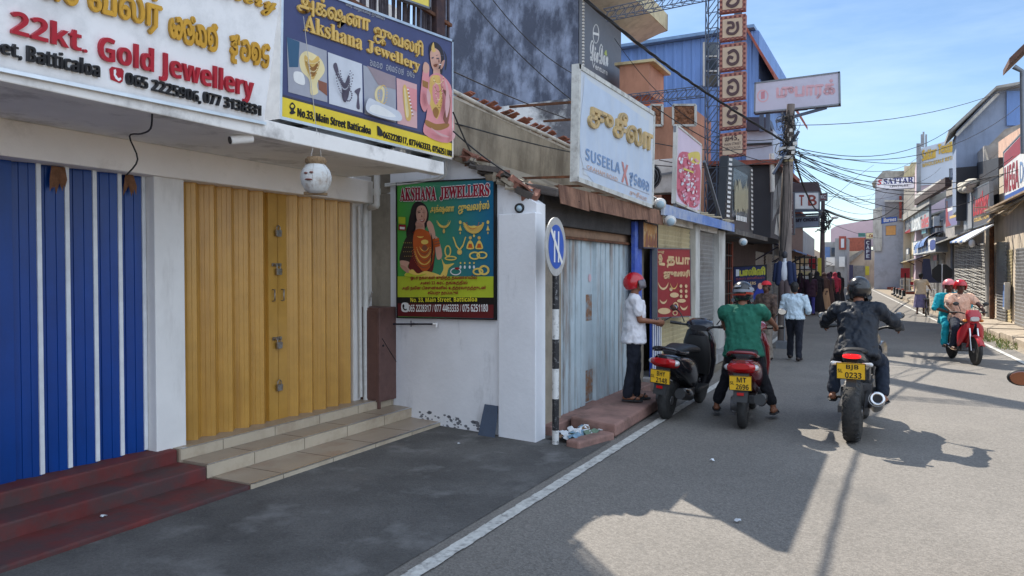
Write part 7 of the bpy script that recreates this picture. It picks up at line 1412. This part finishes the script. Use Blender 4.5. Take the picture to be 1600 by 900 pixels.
    for s in (-1, 1): b.ell(HX(s * .031, .079, .012), (.012 * h, .008 * h, .007 * h), HM, 10, 6)
    b.out('eye', mat('eye_dark', (.02, .016, .014), .2, bump=0), t, local=True); b = B(); b.cap(HX(-.018, .094, -.058), HX(.018, .094, -.058), .0045 * h, .0045 * h, 8); b.out('mouth', mat('lip', S(96, 54, 50), .6), t, local=True)
    inf = .016
    if top:
        b = B(); lo = top_z if top_z is not None else -.06
        ut = .016 if lo < -.05 else 0; zs = [(lo, .185 + ut, .142 + ut * .8), (lo * .4 + .03, .176 + ut * .6, .135 + ut * .5), (.15, .162, .124), (.26, .17, .126), (.36, .178, .128), (.43, .16, .11), (.455, .12, .08)]; N_ = 24; vs = []
        for z_, rx, ry in zs:
            for j in range(N_): a_ = 6.2832 * j / N_; vs.append(T((rx * build + .012) * math.copysign(abs(math.cos(a_)) ** .8, math.cos(a_)), (ry + .012) * math.sin(a_), z_))
        b.add(vs, [(i * N_ + j, i * N_ + (j + 1) % N_, (i + 1) * N_ + (j + 1) % N_, (i + 1) * N_ + j) for i in range(len(zs) - 1) for j in range(N_)] + [tuple(range(N_ - 1, -1, -1)), tuple(range((len(zs) - 1) * N_, len(zs) * N_))], True)
        b.cap(S_[-1] - up * .005, S_[1] - up * .005, (.066 * build + .008) * h, (.066 * build + .008) * h); b.cap(T(0, -.012, .44), T(0, -.012, .49), .085 * h, .066 * h)
        for s in (-1, 1):
            f = min(1, sleeve / .55) if sleeve <= .55 else 1; e = S_[s].lerp(E_[s], f if sleeve > .55 else sleeve / .55 * .62); b.cap(S_[s] - up * .01, e, (.06 * build + .012) * h, (.054 + (.014 if sleeve <= .55 else .004)) * h)
            if sleeve > .55: b.cap(E_[s], E_[s].lerp(W_[s], min(1, (sleeve - .55) / .45) * .96), .056 * h, .042 * h); b.ell(E_[s], (.06 * h,) * 3)
        fused(b, 'shirt', top, t, .011 if fine else .016, 5, .015 if fine else .008, sum(map(ord, label)) % 97)
        if collar: B().lathe(neck - up * .055 * h - fw * .004, up * .9 + fw * .1, [(0, .074 * h), (.05 * h, .064 * h), (.052 * h, .06 * h), (.01, .066 * h)], 24).out('collar', top, t, local=True)
    if bottom:
        b = B(); b.ell(P + V((0, 0, -.0)), ((.16 * build + .012) * h, (.12 + .014) * h, .125 * h), rotl, 20, 12)
        for s in (-1, 1):
            e = K_[s].lerp(A_[s], hem) if hem > 0 else H_[s].lerp(K_[s], .8); b.cap(H_[s], K_[s], (.092 * build + .012) * h, .068 * h)
            if hem > 0: b.cap(K_[s], e, .068 * h, (.05 + flare * .5) * h); b.cap(K_[s].lerp(e, .2), K_[s].lerp(e, .5), .066 * h, .062 * h)
        fused(b, 'trousers', bottom, t, .011 if fine else .016, 5, .01 if fine else .005, 3.3 + sum(map(ord, label)) % 53)
        if belt: B().lathe(P + up * .085 * h, up, [(0, .001)] + [], 3) if False else B().loft([((0, 0, 0), .17 * build * h, .135 * h, 2), ((0, .035, 0), .17 * build * h, .135 * h, 2)], 24).xf(Matrix.Translation(P + up * .075 * h) @ (rotl @ Matrix.Rotation(R(90), 3, 'X')).to_4x4()).out('belt', belt, t, local=True)
    if skirt:                                   # sarong or long robe from the waist to the ankles
        z0, m, r0, r1, ln = skirt; b = B(); n = 36; rings = 14; vs = []
        for i in range(rings + 1):
            f = i / rings; r = r0 + (r1 - r0) * f
            for j in range(n):
                a = 6.2832 * j / n; w = 1 + (.05 + .09 * f) * math.sin(a * 7 + len(label)) * (.4 + .6 * math.sin(a * 2 + i * .2)); vs.append(P + V((r * w * math.cos(a) * 1.05, r * w * math.sin(a) * .82, z0 - ln * f)) * h)
        b.add(vs, [(i * n + j, i * n + (j + 1) % n, (i + 1) * n + (j + 1) % n, (i + 1) * n + j) for i in range(rings) for j in range(n)], True); b.add(vs[-n:], [tuple(range(n))], False); b.out('skirt', m, t, local=True)
    if shoes:
        for s in (-1, 1):
            fd = V((s * .12, 1, 0)).normalized(); f0 = A_[s] + V((0, 0, -.04)) * h - fd * .04 * h; f1 = A_[s] + V((0, 0, -.05)) * h + fd * .16 * h; b = B(); kind, m = shoes
            if kind == 'shoe': b.cap(f0, f1, .048 * h, .036 * h); b.ell(f0.lerp(f1, .6), (.05 * h, .09 * h, .038 * h), Matrix.Rotation(-s * .12, 3, 'Z'), 12, 8); b.ell(A_[s] - V((0, 0, .01)), (.046 * h, .05 * h, .04 * h))
            else: M_ = Matrix.Translation(f0.lerp(f1, .52) - V((0, 0, .033 * h))) @ Matrix.Rotation(-s * .12, 4, 'Z'); t_ = B().loft([((0, -.12, 0), .035, .009), ((0, -.05, 0), .044, .011), ((0, .06, 0), .052, .011), ((0, .125, 0), .03, .009)], 14).xf(M_); b.add(t_.v, t_.f, True); b.tube([M_ @ V((-.045, .02, .01)), M_ @ V((0, .06, .055)), M_ @ V((.045, .02, .01))], .009, 6)
            b.out('shoe' if kind == 'shoe' else 'slipper', m, t, local=True)
    t_info[t.name] = dict(hc=hc, HM=HM, h=h, W=W_, E=E_, neck=neck, up=up, fw=fw, HX=HX); return t
t_info = {}
def hair(t, long=False, bun=False, m=None):
    I = t_info[t.name]; HX, h, HM = I['HX'], I['h'], I['HM']; b = B(); b.ell(HX(0, -.022, .03), (.088 * h, .1 * h, .102 * h), HM); b.ell(HX(0, -.05, -.02), (.078 * h, .066 * h, .09 * h), HM)
    if bun: b.ell(HX(0, -.125, -.0), (.05 * h, .045 * h, .05 * h), HM)
    if long: b.cap(HX(0, -.08, -.03), HX(0, -.13, -.4), .07 * h, .03 * h)
    return fused(b, 'hair', m or M_hair, t, .012, 3, .006, 1.1, 30)
def helmet(t, m, full=False, visor=None, peak=False, stripe=None, tilt=0):
    I = t_info[t.name]; HX, h, HM = I['HX'], I['h'], I['HM']; b = B()
    c = HX(0, -.012, .025); vs = []; n = 28; rg = 16
    for i in range(rg + 1):
        th = R(90 - (132 if not full else 148) * i / rg)
        for j in range(n):
            a = 6.2832 * j / n; x, y, z = math.cos(th) * math.cos(a), math.cos(th) * math.sin(a), math.sin(th)
            lim = -.2 if not full else -1; front = max(0, y)
            zz = z * .138; 
            if zz < .012 and front > .25: zz = .012 + (zz - .012) * (.08 if not full else .12)
            vs.append(c + HM @ (V((x * .128, y * .15 - .004, zz)) * h))
    b.add(vs, [(i * n + j, i * n + (j + 1) % n, (i + 1) * n + (j + 1) % n, (i + 1) * n + j) for i in range(rg) for j in range(n)], True)
    o = b.out('helmet', m, t, local=True); o.modifiers.new('solidify', 'SOLIDIFY').thickness = .012
    if full:                                     # chin bar
        b = B(); pts = [HX(.112 * math.cos(R(a)), .14 * math.sin(R(a)) - .012, -.075 - .025 * math.sin(R(a))) for a in range(0, 181, 15)]; b.tube(pts, .026 * h, 10); b.out('chin_bar', m, o, local=True)
    if visor:
        b = B(); pr = []
        for z_, k in ((.035, 1.0), (-.005, 1.04), (-.045, 1.03), (-.075 if full else -.085, .97)):
            for a in range(20, 161, 10): pr.append(HX(.128 * k * math.cos(R(a)), .148 * k * math.sin(R(a)) - .008, z_))
        b.add(pr, [(i * 15 + j, i * 15 + j + 1, (i + 1) * 15 + j + 1, (i + 1) * 15 + j) for i in range(3) for j in range(14)], True); v = b.out('visor', visor, o, local=True); v.modifiers.new('solidify', 'SOLIDIFY').thickness = .004
    if peak: B().slab([HX(-.09, .1, .055), HX(.09, .1, .055), HX(.06, .19, .035), HX(-.06, .19, .035)], HM @ V((0, 0, .008))).out('peak', m, o, local=True)
    if stripe:
        for k, (mm, a0, a1, z0, z1) in enumerate(stripe):
            b = B(); pr = []
            for z_ in (z0, (z0 + z1) / 2, z1):
                cz = math.sqrt(max(.05, 1 - (z_ / .138) ** 2))
                for i in range(9): a = R(a0 + (a1 - a0) * i / 8); pr.append(HX(0, -.012, .025) + HM @ (V((.1415 * cz * math.cos(a), (.163 * cz) * math.sin(a) - .004, z_)) * h))
            b.add(pr, [(i * 9 + j, i * 9 + j + 1, (i + 1) * 9 + j + 1, (i + 1) * 9 + j) for i in range(2) for j in range(8)], True); b.out('stripe', mm, o, local=True)
    return o
M_hred = mat('helmet_red', S(178, 26, 36), .18, var=.05, bump=0, coat=.6); M_hblk = mat('helmet_black', S(30, 31, 34), .25, var=.08, bump=0, coat=.5); M_visor = mat('visor_clear', S(104, 98, 104), .08, .1, var=.05, bump=0); M_vdark = mat('visor_dark', (.012, .012, .015), .08, var=.02, bump=0, spec=.8)
M_horg = mat('helmet_orange', S(150, 50, 34), .3, bump=0); M_hwht = mat('helmet_white', S(126, 132, 142), .25, bump=0)
C_white = cloth('white_cotton', 214, 212, 216, var=.03); C_navy = cloth('navy_trouser', 24, 27, 38); C_green = cloth('green_tshirt', 32, 96, 78); C_blackj = cloth('black_jacket', 26, 32, 42, rough=.6, var=.12); C_jean = cloth('dark_jean', 30, 38, 52); C_dtrous = cloth('charcoal_trouser', 24, 25, 32)
C_pinks = cloth('salmon_shirt', 216, 172, 146); C_teal = cloth('turquoise_top', 20, 150, 166); C_ltblue = cloth('pale_blue_shirt', 188, 206, 218, var=.03); C_camo = cloth('brown_check', 98, 80, 70, stain=S(58, 48, 46), sscale=14, samt=.8, sthr=.5, var=.2, scale=16); C_khaki = cloth('grey_khaki', 128, 118, 108)
M_slip = mat('slipper_rubber', (.02, .02, .022), .8); M_shoe = mat('shoe_leather', S(36, 26, 24), .45); M_belt = mat('belt_leather', S(30, 22, 20), .5)

# man with phone beside the black scooter, turned to the right
pm = onz(990, 629, .13); rz_ = math.atan2(.463, .886) - R(90) - R(6); fwd = V((-math.sin(rz_), math.cos(rz_), 0))
t = person('man in white shirt and red helmet looking at a phone beside the black scooter', (pm.x, pm.y, .145), rz_, hands={-1: (-.07, .25, .94), 1: (.09, .26, .96)}, elb={-1: (-.28, -.1, .5), 1: (.3, -.12, .5)}, feet={-1: (-.09, .03, .08), 1: (.1, -.08, .08)}, pel=(0, 0, .83), head=(0, -14), lean=2, h=.86, top=C_white, sleeve=.5, bottom=C_navy, shoes=('slip', M_slip), collar=True, top_z=-.14)
helmet(t, M_hred, visor=M_visor, peak=False)
I = t_info[t.name]; wpt = (I['W'][-1] + I['W'][1]) / 2 + I['fw'] * .09; ph = thing('mobile_phone', 'dark mobile phone held by the man in the red helmet', 'phone', M=WM[t.name] @ Matrix.Translation(wpt + V((0, .03, .035))) @ Matrix.Rotation(R(28), 4, 'X'))
B().box((-.036, -.075, -.004), (.036, .075, .004)).out('body', M_black, ph, local=True, bevel=.003); B().quad((-.033, -.07, .0046), (.033, -.07, .0046), (.033, .07, .0046), (-.033, .07, .0046)).out('screen', mat('phone_glass', (.02, .025, .03), .08, spec=.8, bump=0), ph, local=True)
B().slab([(-.16, -.13, 1.0), (-.158, -.05, 1.02), (-.158, -.07, .9), (-.16, -.12, .88)], (-.004, 0, 0)).out('shirt_print', M_darkwall, t, local=True) if False else None

# rider in green on the dark red scooter, feet down
sc2 = bpy.data.objects['scooter.001']; MS2 = WM['scooter.001']
t = person('rider in green tee shirt and patterned helmet sitting on the dark red scooter', (0, 0, 0), 0, pel=(-.03, -.28, .84), lean=8, side=-2, hands={-1: (-.30, .24, 1.03), 1: (.30, .24, 1.04)}, elb={-1: (-.7, -.25, .85), 1: (.7, -.25, .85)}, feet={-1: (-.37, .0, .085), 1: (.30, .02, .085)}, kne={-1: (-.5, 1.2, .8), 1: (.5, 1.2, .8)}, head=(2, 4), h=.91, build=1.14, top=C_green, sleeve=.45, bottom=C_dtrous, hem=.8, shoes=('slip', M_slip), curl=1.2, top_z=-.1)
t.matrix_world = MS2 @ Matrix.Rotation(0, 4, 'Z'); WM[t.name] = MS2.copy()
helmet(t, M_hblk, full=True, visor=M_visor, stripe=[(M_horg, 215, 290, -.055, -.035), (M_horg, 290, 340, -.04, -.015), (M_hwht, 310, 360, .01, .05), (M_hwht, 225, 265, .05, .07), (mat('helmet_grey', S(120, 124, 132), .3, bump=0), 225, 330, -.012, .02)])

# rider in black on the motorcycle
MM = WM['motorcycle']
t = person('rider in black jacket and matt black helmet on the naked motorcycle', (0, 0, 0), 0, pel=(0, -.26, .90), lean=20, hands={-1: (-.37, .27, 1.1), 1: (.37, .27, 1.1)}, elb={-1: (-.9, -.2, .8), 1: (.9, -.2, .8)}, feet={-1: (-.24, -.12, .40), 1: (.24, -.1, .40)}, kne={-1: (-.6, 1.3, .6), 1: (.6, 1.3, .6)}, head=(0, 8), build=1.1, h=.94, top=C_blackj, sleeve=1, bottom=C_jean, hem=.86, shoes=('slip', M_slip), curl=1.2, top_z=-.1)
t.matrix_world = MM; WM[t.name] = MM.copy(); helmet(t, M_hblk, full=True, visor=M_vdark)
I = t_info[t.name]; HX = I['HX']; n = I['HM'] @ V((0, -1, 0)); b = B()
for s in (-1, 1): b.add([HX(s * .004, -.181, .055), HX(s * .045, -.174, .064), HX(s * .03, -.176, .048), HX(s * .04, -.174, .042), HX(s * .016, -.18, .04)], [(0, 1, 2, 3, 4)])
b.out('winged_badge', M_engine, t, local=True)

# two riders on the red moped
MO = WM['moped']
t = person('front rider in salmon shirt and red helmet on the oncoming red moped', (0, 0, 0), 0, pel=(0, -.22, .87), lean=4, hands={-1: (-.30, .20, 1.04), 1: (.30, .20, 1.04)}, elb={-1: (-.8, -.2, .85), 1: (.8, -.2, .85)}, feet={-1: (-.2, .02, .34), 1: (.2, .02, .34)}, kne={-1: (-.5, 1.2, .9), 1: (.5, 1.2, .9)}, skin=M_skin2, build=1.08, h=.98, top=C_pinks, sleeve=.45, bottom=C_jean, shoes=('slip', mat('tan_slipper', S(150, 124, 100), .8)), curl=1.2, collar=True, top_z=-.1)
t.matrix_world = MO; WM[t.name] = MO.copy(); helmet(t, M_hred, peak=False)
t = person('passenger in turquoise behind the salmon shirted moped rider', (0, 0, 0), 0, pel=(.07, -.56, .88), lean=5, side=3, hands={-1: (-.14, -.30, 1.0), 1: (.2, -.30, 1.0)}, elb={-1: (-.7, -.5, .9), 1: (.7, -.5, .9)}, feet={-1: (-.24, -.28, .36), 1: (.26, -.28, .36)}, kne={-1: (-.6, 1.0, .8), 1: (.6, 1.0, .8)}, head=(-10, 0), skin=M_skin2, build=1.05, h=.98, top=C_teal, sleeve=.6, bottom=C_teal, shoes=('slip', M_slip), curl=1.0, top_z=-.12)
t.matrix_world = MO; WM[t.name] = MO.copy(); helmet(t, mat('helmet_pink', S(206, 120, 124), .3, bump=0, coat=.4))

# walkers
pw = onz(1241, 564); t = person('man in pale blue long sleeved shirt and dark trousers walking away up the road', (pw.x, pw.y, .004), R(-6), hands={-1: (-.2, .18, .87), 1: (.2, .2, .9)}, elb={-1: (-.42, -.3, .7), 1: (.45, -.3, .7)}, feet={-1: (-.11, .14, .1), 1: (.1, -.1, .08)}, pel=(0, 0, .815), head=(0, -8), h=.855, build=1.08, top=C_ltblue, sleeve=.95, bottom=C_navy, shoes=('shoe', M_shoe), collar=True, top_z=-.02); hair(t)
pc = onz(1196, 562); t = person('man in brown checked shirt and red cap standing with his face to the camera', (pc.x, pc.y, .004), R(150), pel=(0, 0, .815), hands={-1: (-.24, .03, .7), 1: (.24, .05, .71)}, feet={-1: (-.12, .02, .08), 1: (.12, -.02, .08)}, head=(20, -6), h=.86, skin=M_skin2, build=1.0, top=C_camo, sleeve=.75, bottom=C_khaki, shoes=('shoe', M_shoe), collar=True, top_z=-.16); hair(t)
I = t_info[t.name]; HX, HM = I['HX'], I['HM']; b = B().ell(HX(0, -.012, .05), (.094, .105, .085), HM, 20, 8, 0, 90); cp = b.out('cap', mat('cap_red', S(196, 40, 52), .8), t, local=True); B().slab([HX(-.07, .07, .05), HX(.07, .07, .05), HX(.055, .17, .035), HX(-.055, .17, .035)], V((0, 0, .008))).out('cap_peak', MATS['cap_red'], cp, local=True)
# sarong man pushing a bicycle
pb = onz(1438, 494); t = person('man in cream shirt and violet sarong pushing a bicycle on the right', (pb.x, pb.y, .004), R(-6), hands={-1: (-.16, .3, .95), 1: (.34, .32, .96)}, feet={-1: (-.1, -.14, .09), 1: (.1, .12, .09)}, h=.9, skin=M_skin2, build=1.05, top=C_cream if 'C_cream' in globals() else cloth('cream_shirt', 206, 186, 160), sleeve=.5, skirt=(.12, cloth('violet_sarong', 122, 116, 152, stain=S(80, 76, 110), sscale=9, samt=.6), .17, .24, .78), shoes=('slip', M_slip), fine=False, top_z=-.1); hair(t)
def bicycle(label, loc, rz):
    t = thing('bicycle', label, 'bicycle', loc, rz)
    for y in (-.52, .54):
        wv = B(); wv.tube([V((0, y + .33 * math.cos(6.2832 * k / 28), .34 + .33 * math.sin(6.2832 * k / 28))) for k in range(29)], .018, 6, False).out('wheel', M_tyre, t, local=True); b = B()
        for k in range(10): b.bar((0, y, .34), (0, y + .32 * math.cos(.6283 * k), .34 + .32 * math.sin(.6283 * k)), .006)
        b.out('spoke', M_chrome, bpy.data.objects[[c.name for c in t.children if c.name.startswith('wheel')][-1]], local=True)
    b = B()
    for p, q in (((0, -.52, .34), (0, -.15, .82)), ((0, -.15, .82), (0, .36, .86)), ((0, .36, .86), (0, -.05, .3)), ((0, -.05, .3), (0, -.15, .82)), ((0, -.05, .3), (0, -.52, .34)), ((0, .33, .96), (0, .54, .34))): b.tube([p, q], .018, 8)
    b.out('frame', mat('bike_black', (.03, .03, .035), .4), t, local=True); B().tube(spline([(-.28, .18, .98), (-.2, .3, 1.0), (0, .34, .98), (.2, .3, 1.0), (.28, .18, .98)], 3), .013, 8).out('handlebar', M_chrome, t, local=True); B().loft([((0, -.3, .88), .09, .025), ((0, -.15, .89), .07, .03), ((0, .0, .88), .03, .02)], 12).out('saddle', M_seat, t, local=True); B().box((-.08, -.85, .66), (.08, -.35, .69)).out('carrier', M_chrome, t, local=True); return t
bp_ = onz(1449, 494); bicycle('black bicycle pushed by the man in the sarong', (bp_.x, bp_.y + .3, 0), R(-6))
# group of women seen from behind
C_ab = [cloth('black_abaya', 26, 22, 28), cloth('plum_abaya', 52, 30, 46), cloth('brown_veil', 74, 52, 48), cloth('crimson_shawl', 150, 40, 60), cloth('tan_dress', 160, 128, 100), cloth('blue_skirt', 62, 60, 130)]
def woman(label, px, py, top, skirt_m, veil, h=.92, trousers=None, rz=0):
    p_ = onz(px, py); t = person(label, (p_.x, p_.y, .004), R(rz), hands={-1: (-.2, .16, .86), 1: (.2, .16, .86)}, h=h, skin=M_skin2, build=1.0, top=top, sleeve=.9, skirt=None if trousers else (.1, skirt_m, .18, .29, .92), bottom=trousers, shoes=('slip', M_slip), fine=False, group='women walking in a group up the left side', top_z=-.2)
    if veil:
        I = t_info[t.name]; HX, HM, hh = I['HX'], I['HM'], h; b = B(); b.ell(HX(0, -.015, .025), (.1 * hh, .118 * hh, .118 * hh), HM); b.cap(HX(0, -.04, -.06), HX(0, -.05, -.22), .1 * hh, .16 * hh); b.cap(HX(-.1, -.03, -.2), HX(.1, -.03, -.2), .09 * hh, .09 * hh); b.cap(HX(0, -.07, -.2), HX(0, -.1, -.48), .15 * hh, .13 * hh); fused(b, 'veil', veil, t, .016, 5, .008, px)
    else: hair(t, long=True)
    return t
woman('woman in black robe and plum veil, leftmost of the walking group', 1250, 491, C_ab[0], C_ab[1], C_ab[1], .9)
woman('woman with long black hair and blue trousers in the walking group', 1266, 494, C_ab[1], None, None, .93, C_ab[5])
woman('woman in a long black veil over a black robe, tallest of the group', 1276, 492, C_ab[0], C_ab[0], C_ab[0], .97)
woman('woman in brown veil and tan dress in the walking group', 1287, 490, C_ab[2], C_ab[4], C_ab[2], .9)
woman('woman in tan edged dark veil at the right of the walking group', 1294, 488, C_ab[2], C_ab[2], C_ab[1], .9)
woman('woman in a crimson shawl, rightmost of the walking group', 1304, 487, C_ab[3], C_ab[0], C_ab[3], .92)
woman('woman in plain black robe ahead of the crimson shawl', 1310, 481, C_ab[0], C_ab[0], C_ab[0], .93)
woman('woman in plum robe ahead in the middle of the walking group', 1283, 481, C_ab[1], C_ab[1], C_ab[1], .93)
woman('woman in black veil farthest ahead in the walking group', 1298, 478, C_ab[0], C_ab[1], C_ab[0], .94)
# ---------------------------------------------------------------- overhead cables
def wire(label, pts, r=.011, sag=0, group='thin overhead wires across the street'):
    pts = [V(p) for p in pts]
    if len(pts) == 2: a, c = pts; pts = [a.lerp(c, k / 14) - V((0, 0, sag * 4 * (k / 14) * (1 - k / 14))) for k in range(15)]
    else: pts = spline(pts, 5)
    return tag(B().tube(pts, r, 5).out('overhead_wire', M_cable), label, 'wire', group)
uz = lambda py: ony(1228, py, PYY)
U = lambda py, dx=0: V((UX + .05 + dx, PYY - .1, uz(py).z))
# the heavy twisted service cable along the shops (its blurred shadow runs down the road)
b = B(); n = 60; A_, C_ = V((-3.55, -3, 5.25)), V((UX + .1, PYY, uz(228).z)); base = [V((-3.55, -3, 5.2)), V((-3.55, 4, 5.15)), V((-3.55, 10, 5.15)), V((-3.3, 14, 5.1)), C_]
ax = spline(base, 16)
for ph in (0, 2.1, 4.2): b.tube([p + V((.015 * math.cos(i * .9 + ph), 0, .015 * math.sin(i * .9 + ph))) for i, p in enumerate(ax)], .012, 6)
tag(b.out('overhead_cable', M_cable), 'thick twisted black cable running along the left shops to the utility pole', 'cable')
q_ = ony(1286, 330, 34); ax2 = [C_.lerp(q_, k / 12) - V((0, 0, .5 * 4 * k / 12 * (1 - k / 12))) for k in range(13)]; tag(B().tube(ax2, .025, 6).out('overhead_cable', M_cable), 'thick black cable from the utility pole on to the far pole', 'cable')
tag(B().tube(spline([ony(1285, 326, 34), ony(1310, 337, 42), ony(1345, 345, 54), ony(1378, 338, 64), ony(1402, 322, 71)], 8), .045, 6).out('overhead_cable', M_cable), 'heavy sagging cable from the far pole to the right eaves', 'cable')
one = 'thin black overhead wire among the many crossing the street'
R_ = lambda px, py, Y: ony(px, py, Y)
rnd = random.Random(77)
for py, tgt, sag in ((198, R_(1640, 108, 33), .5), (228, R_(1500, 190, 34), .7), (236, R_(1610, 150, 33), 1.0), (240, R_(1440, 240, 61), .8), (232, R_(1600, 262, 24), .6), (238, R_(1470, 262, 60), 1.0), (244, R_(1560, 272, 30), .7), (226, R_(1400, 290, 70), .6), (246, R_(1430, 255, 61), .9), (240, R_(1372, 282, 70), .5), (252, R_(1345, 310, 66), .5), (232, R_(1600, 230, 25), 1.2), (222, R_(1372, 278, 70), .2), (250, R_(1575, 285, 27), 1.0), (243, R_(1385, 300, 72), 1.1), (234, R_(1497, 240, 60), .5), (256, R_(1368, 300, 70), .9), (260, R_(1430, 300, 62), 1.2)):
    wire(one, [U(py, rnd.uniform(-.1, .15)), tgt], .008 + .003 * rnd.random(), sag)
for a_, c_, s in (((1290, 300, 34), (1372, 300, 70), .3), ((1292, 306, 34), (1430, 292, 70), .5), ((1288, 345, 34), (1380, 372, 80), .2), ((1290, 320, 34), (1365, 258, 66), -.1), ((1286, 318, 34), (1400, 312, 72), .8), ((1287, 326, 34), (1432, 310, 66), 1.0)): wire(one, [R_(*a_), R_(*c_)], .012, s)
for a_, c_, s in (((1536, 266, 36), (1600, 250, 26), .1), ((1480, 286, 40), (1602, 262, 25), .1), ((1500, 276, 38), (1606, 258, 25), .25)): wire(one, [R_(*a_), R_(*c_)], .012, s)
# wires on the left, over the old shop and the concrete house
two = 'thin black wire slung over the left roofs'
for a_, c_, s in ((onx(700, 108, -4.6), U(222), .5), (onx(735, 0, -6), onx(905, 165, -4.2), .1), (onx(700, 190, -4.1), U(246), .35), (onx(770, 0, -6), onx(905, 120, -5.0), .15), (onx(708, 205, -3.8), onx(905, 315, -3.0), .12), (onx(1020, 165, -3.2), U(258), .2), (onx(1030, 250, -3.2), onx(1150, 250, -3.4), .1), (onx(960, 60, -6.2), U(214), .9)): wire(two, [a_, c_], .008, s, 'thin wires over the left roofs')
tag(B().tube(spline([onx(708, 175, -3.7), onx(725, 215, -3.68), onx(735, 236, -3.66)], 3) , .008, 5).out('overhead_wire', M_cable), 'short loose black wire hanging down the stained parapet', 'wire')
tag(B().tube(spline([(-4.02, 2.98, 2.66), (-4.2, 3.1, 2.6), (-4.5, 3.25, 2.62), (-4.86, 3.42, 2.66), (-4.83, 3.46, 2.5), (-4.84, 3.38, 2.38)], 4), .006, 5).out('loose_wire', M_cable), 'loose black wire looping under the canopy above the white pier', 'wire')
bpy.data.scenes.remove(TMP)
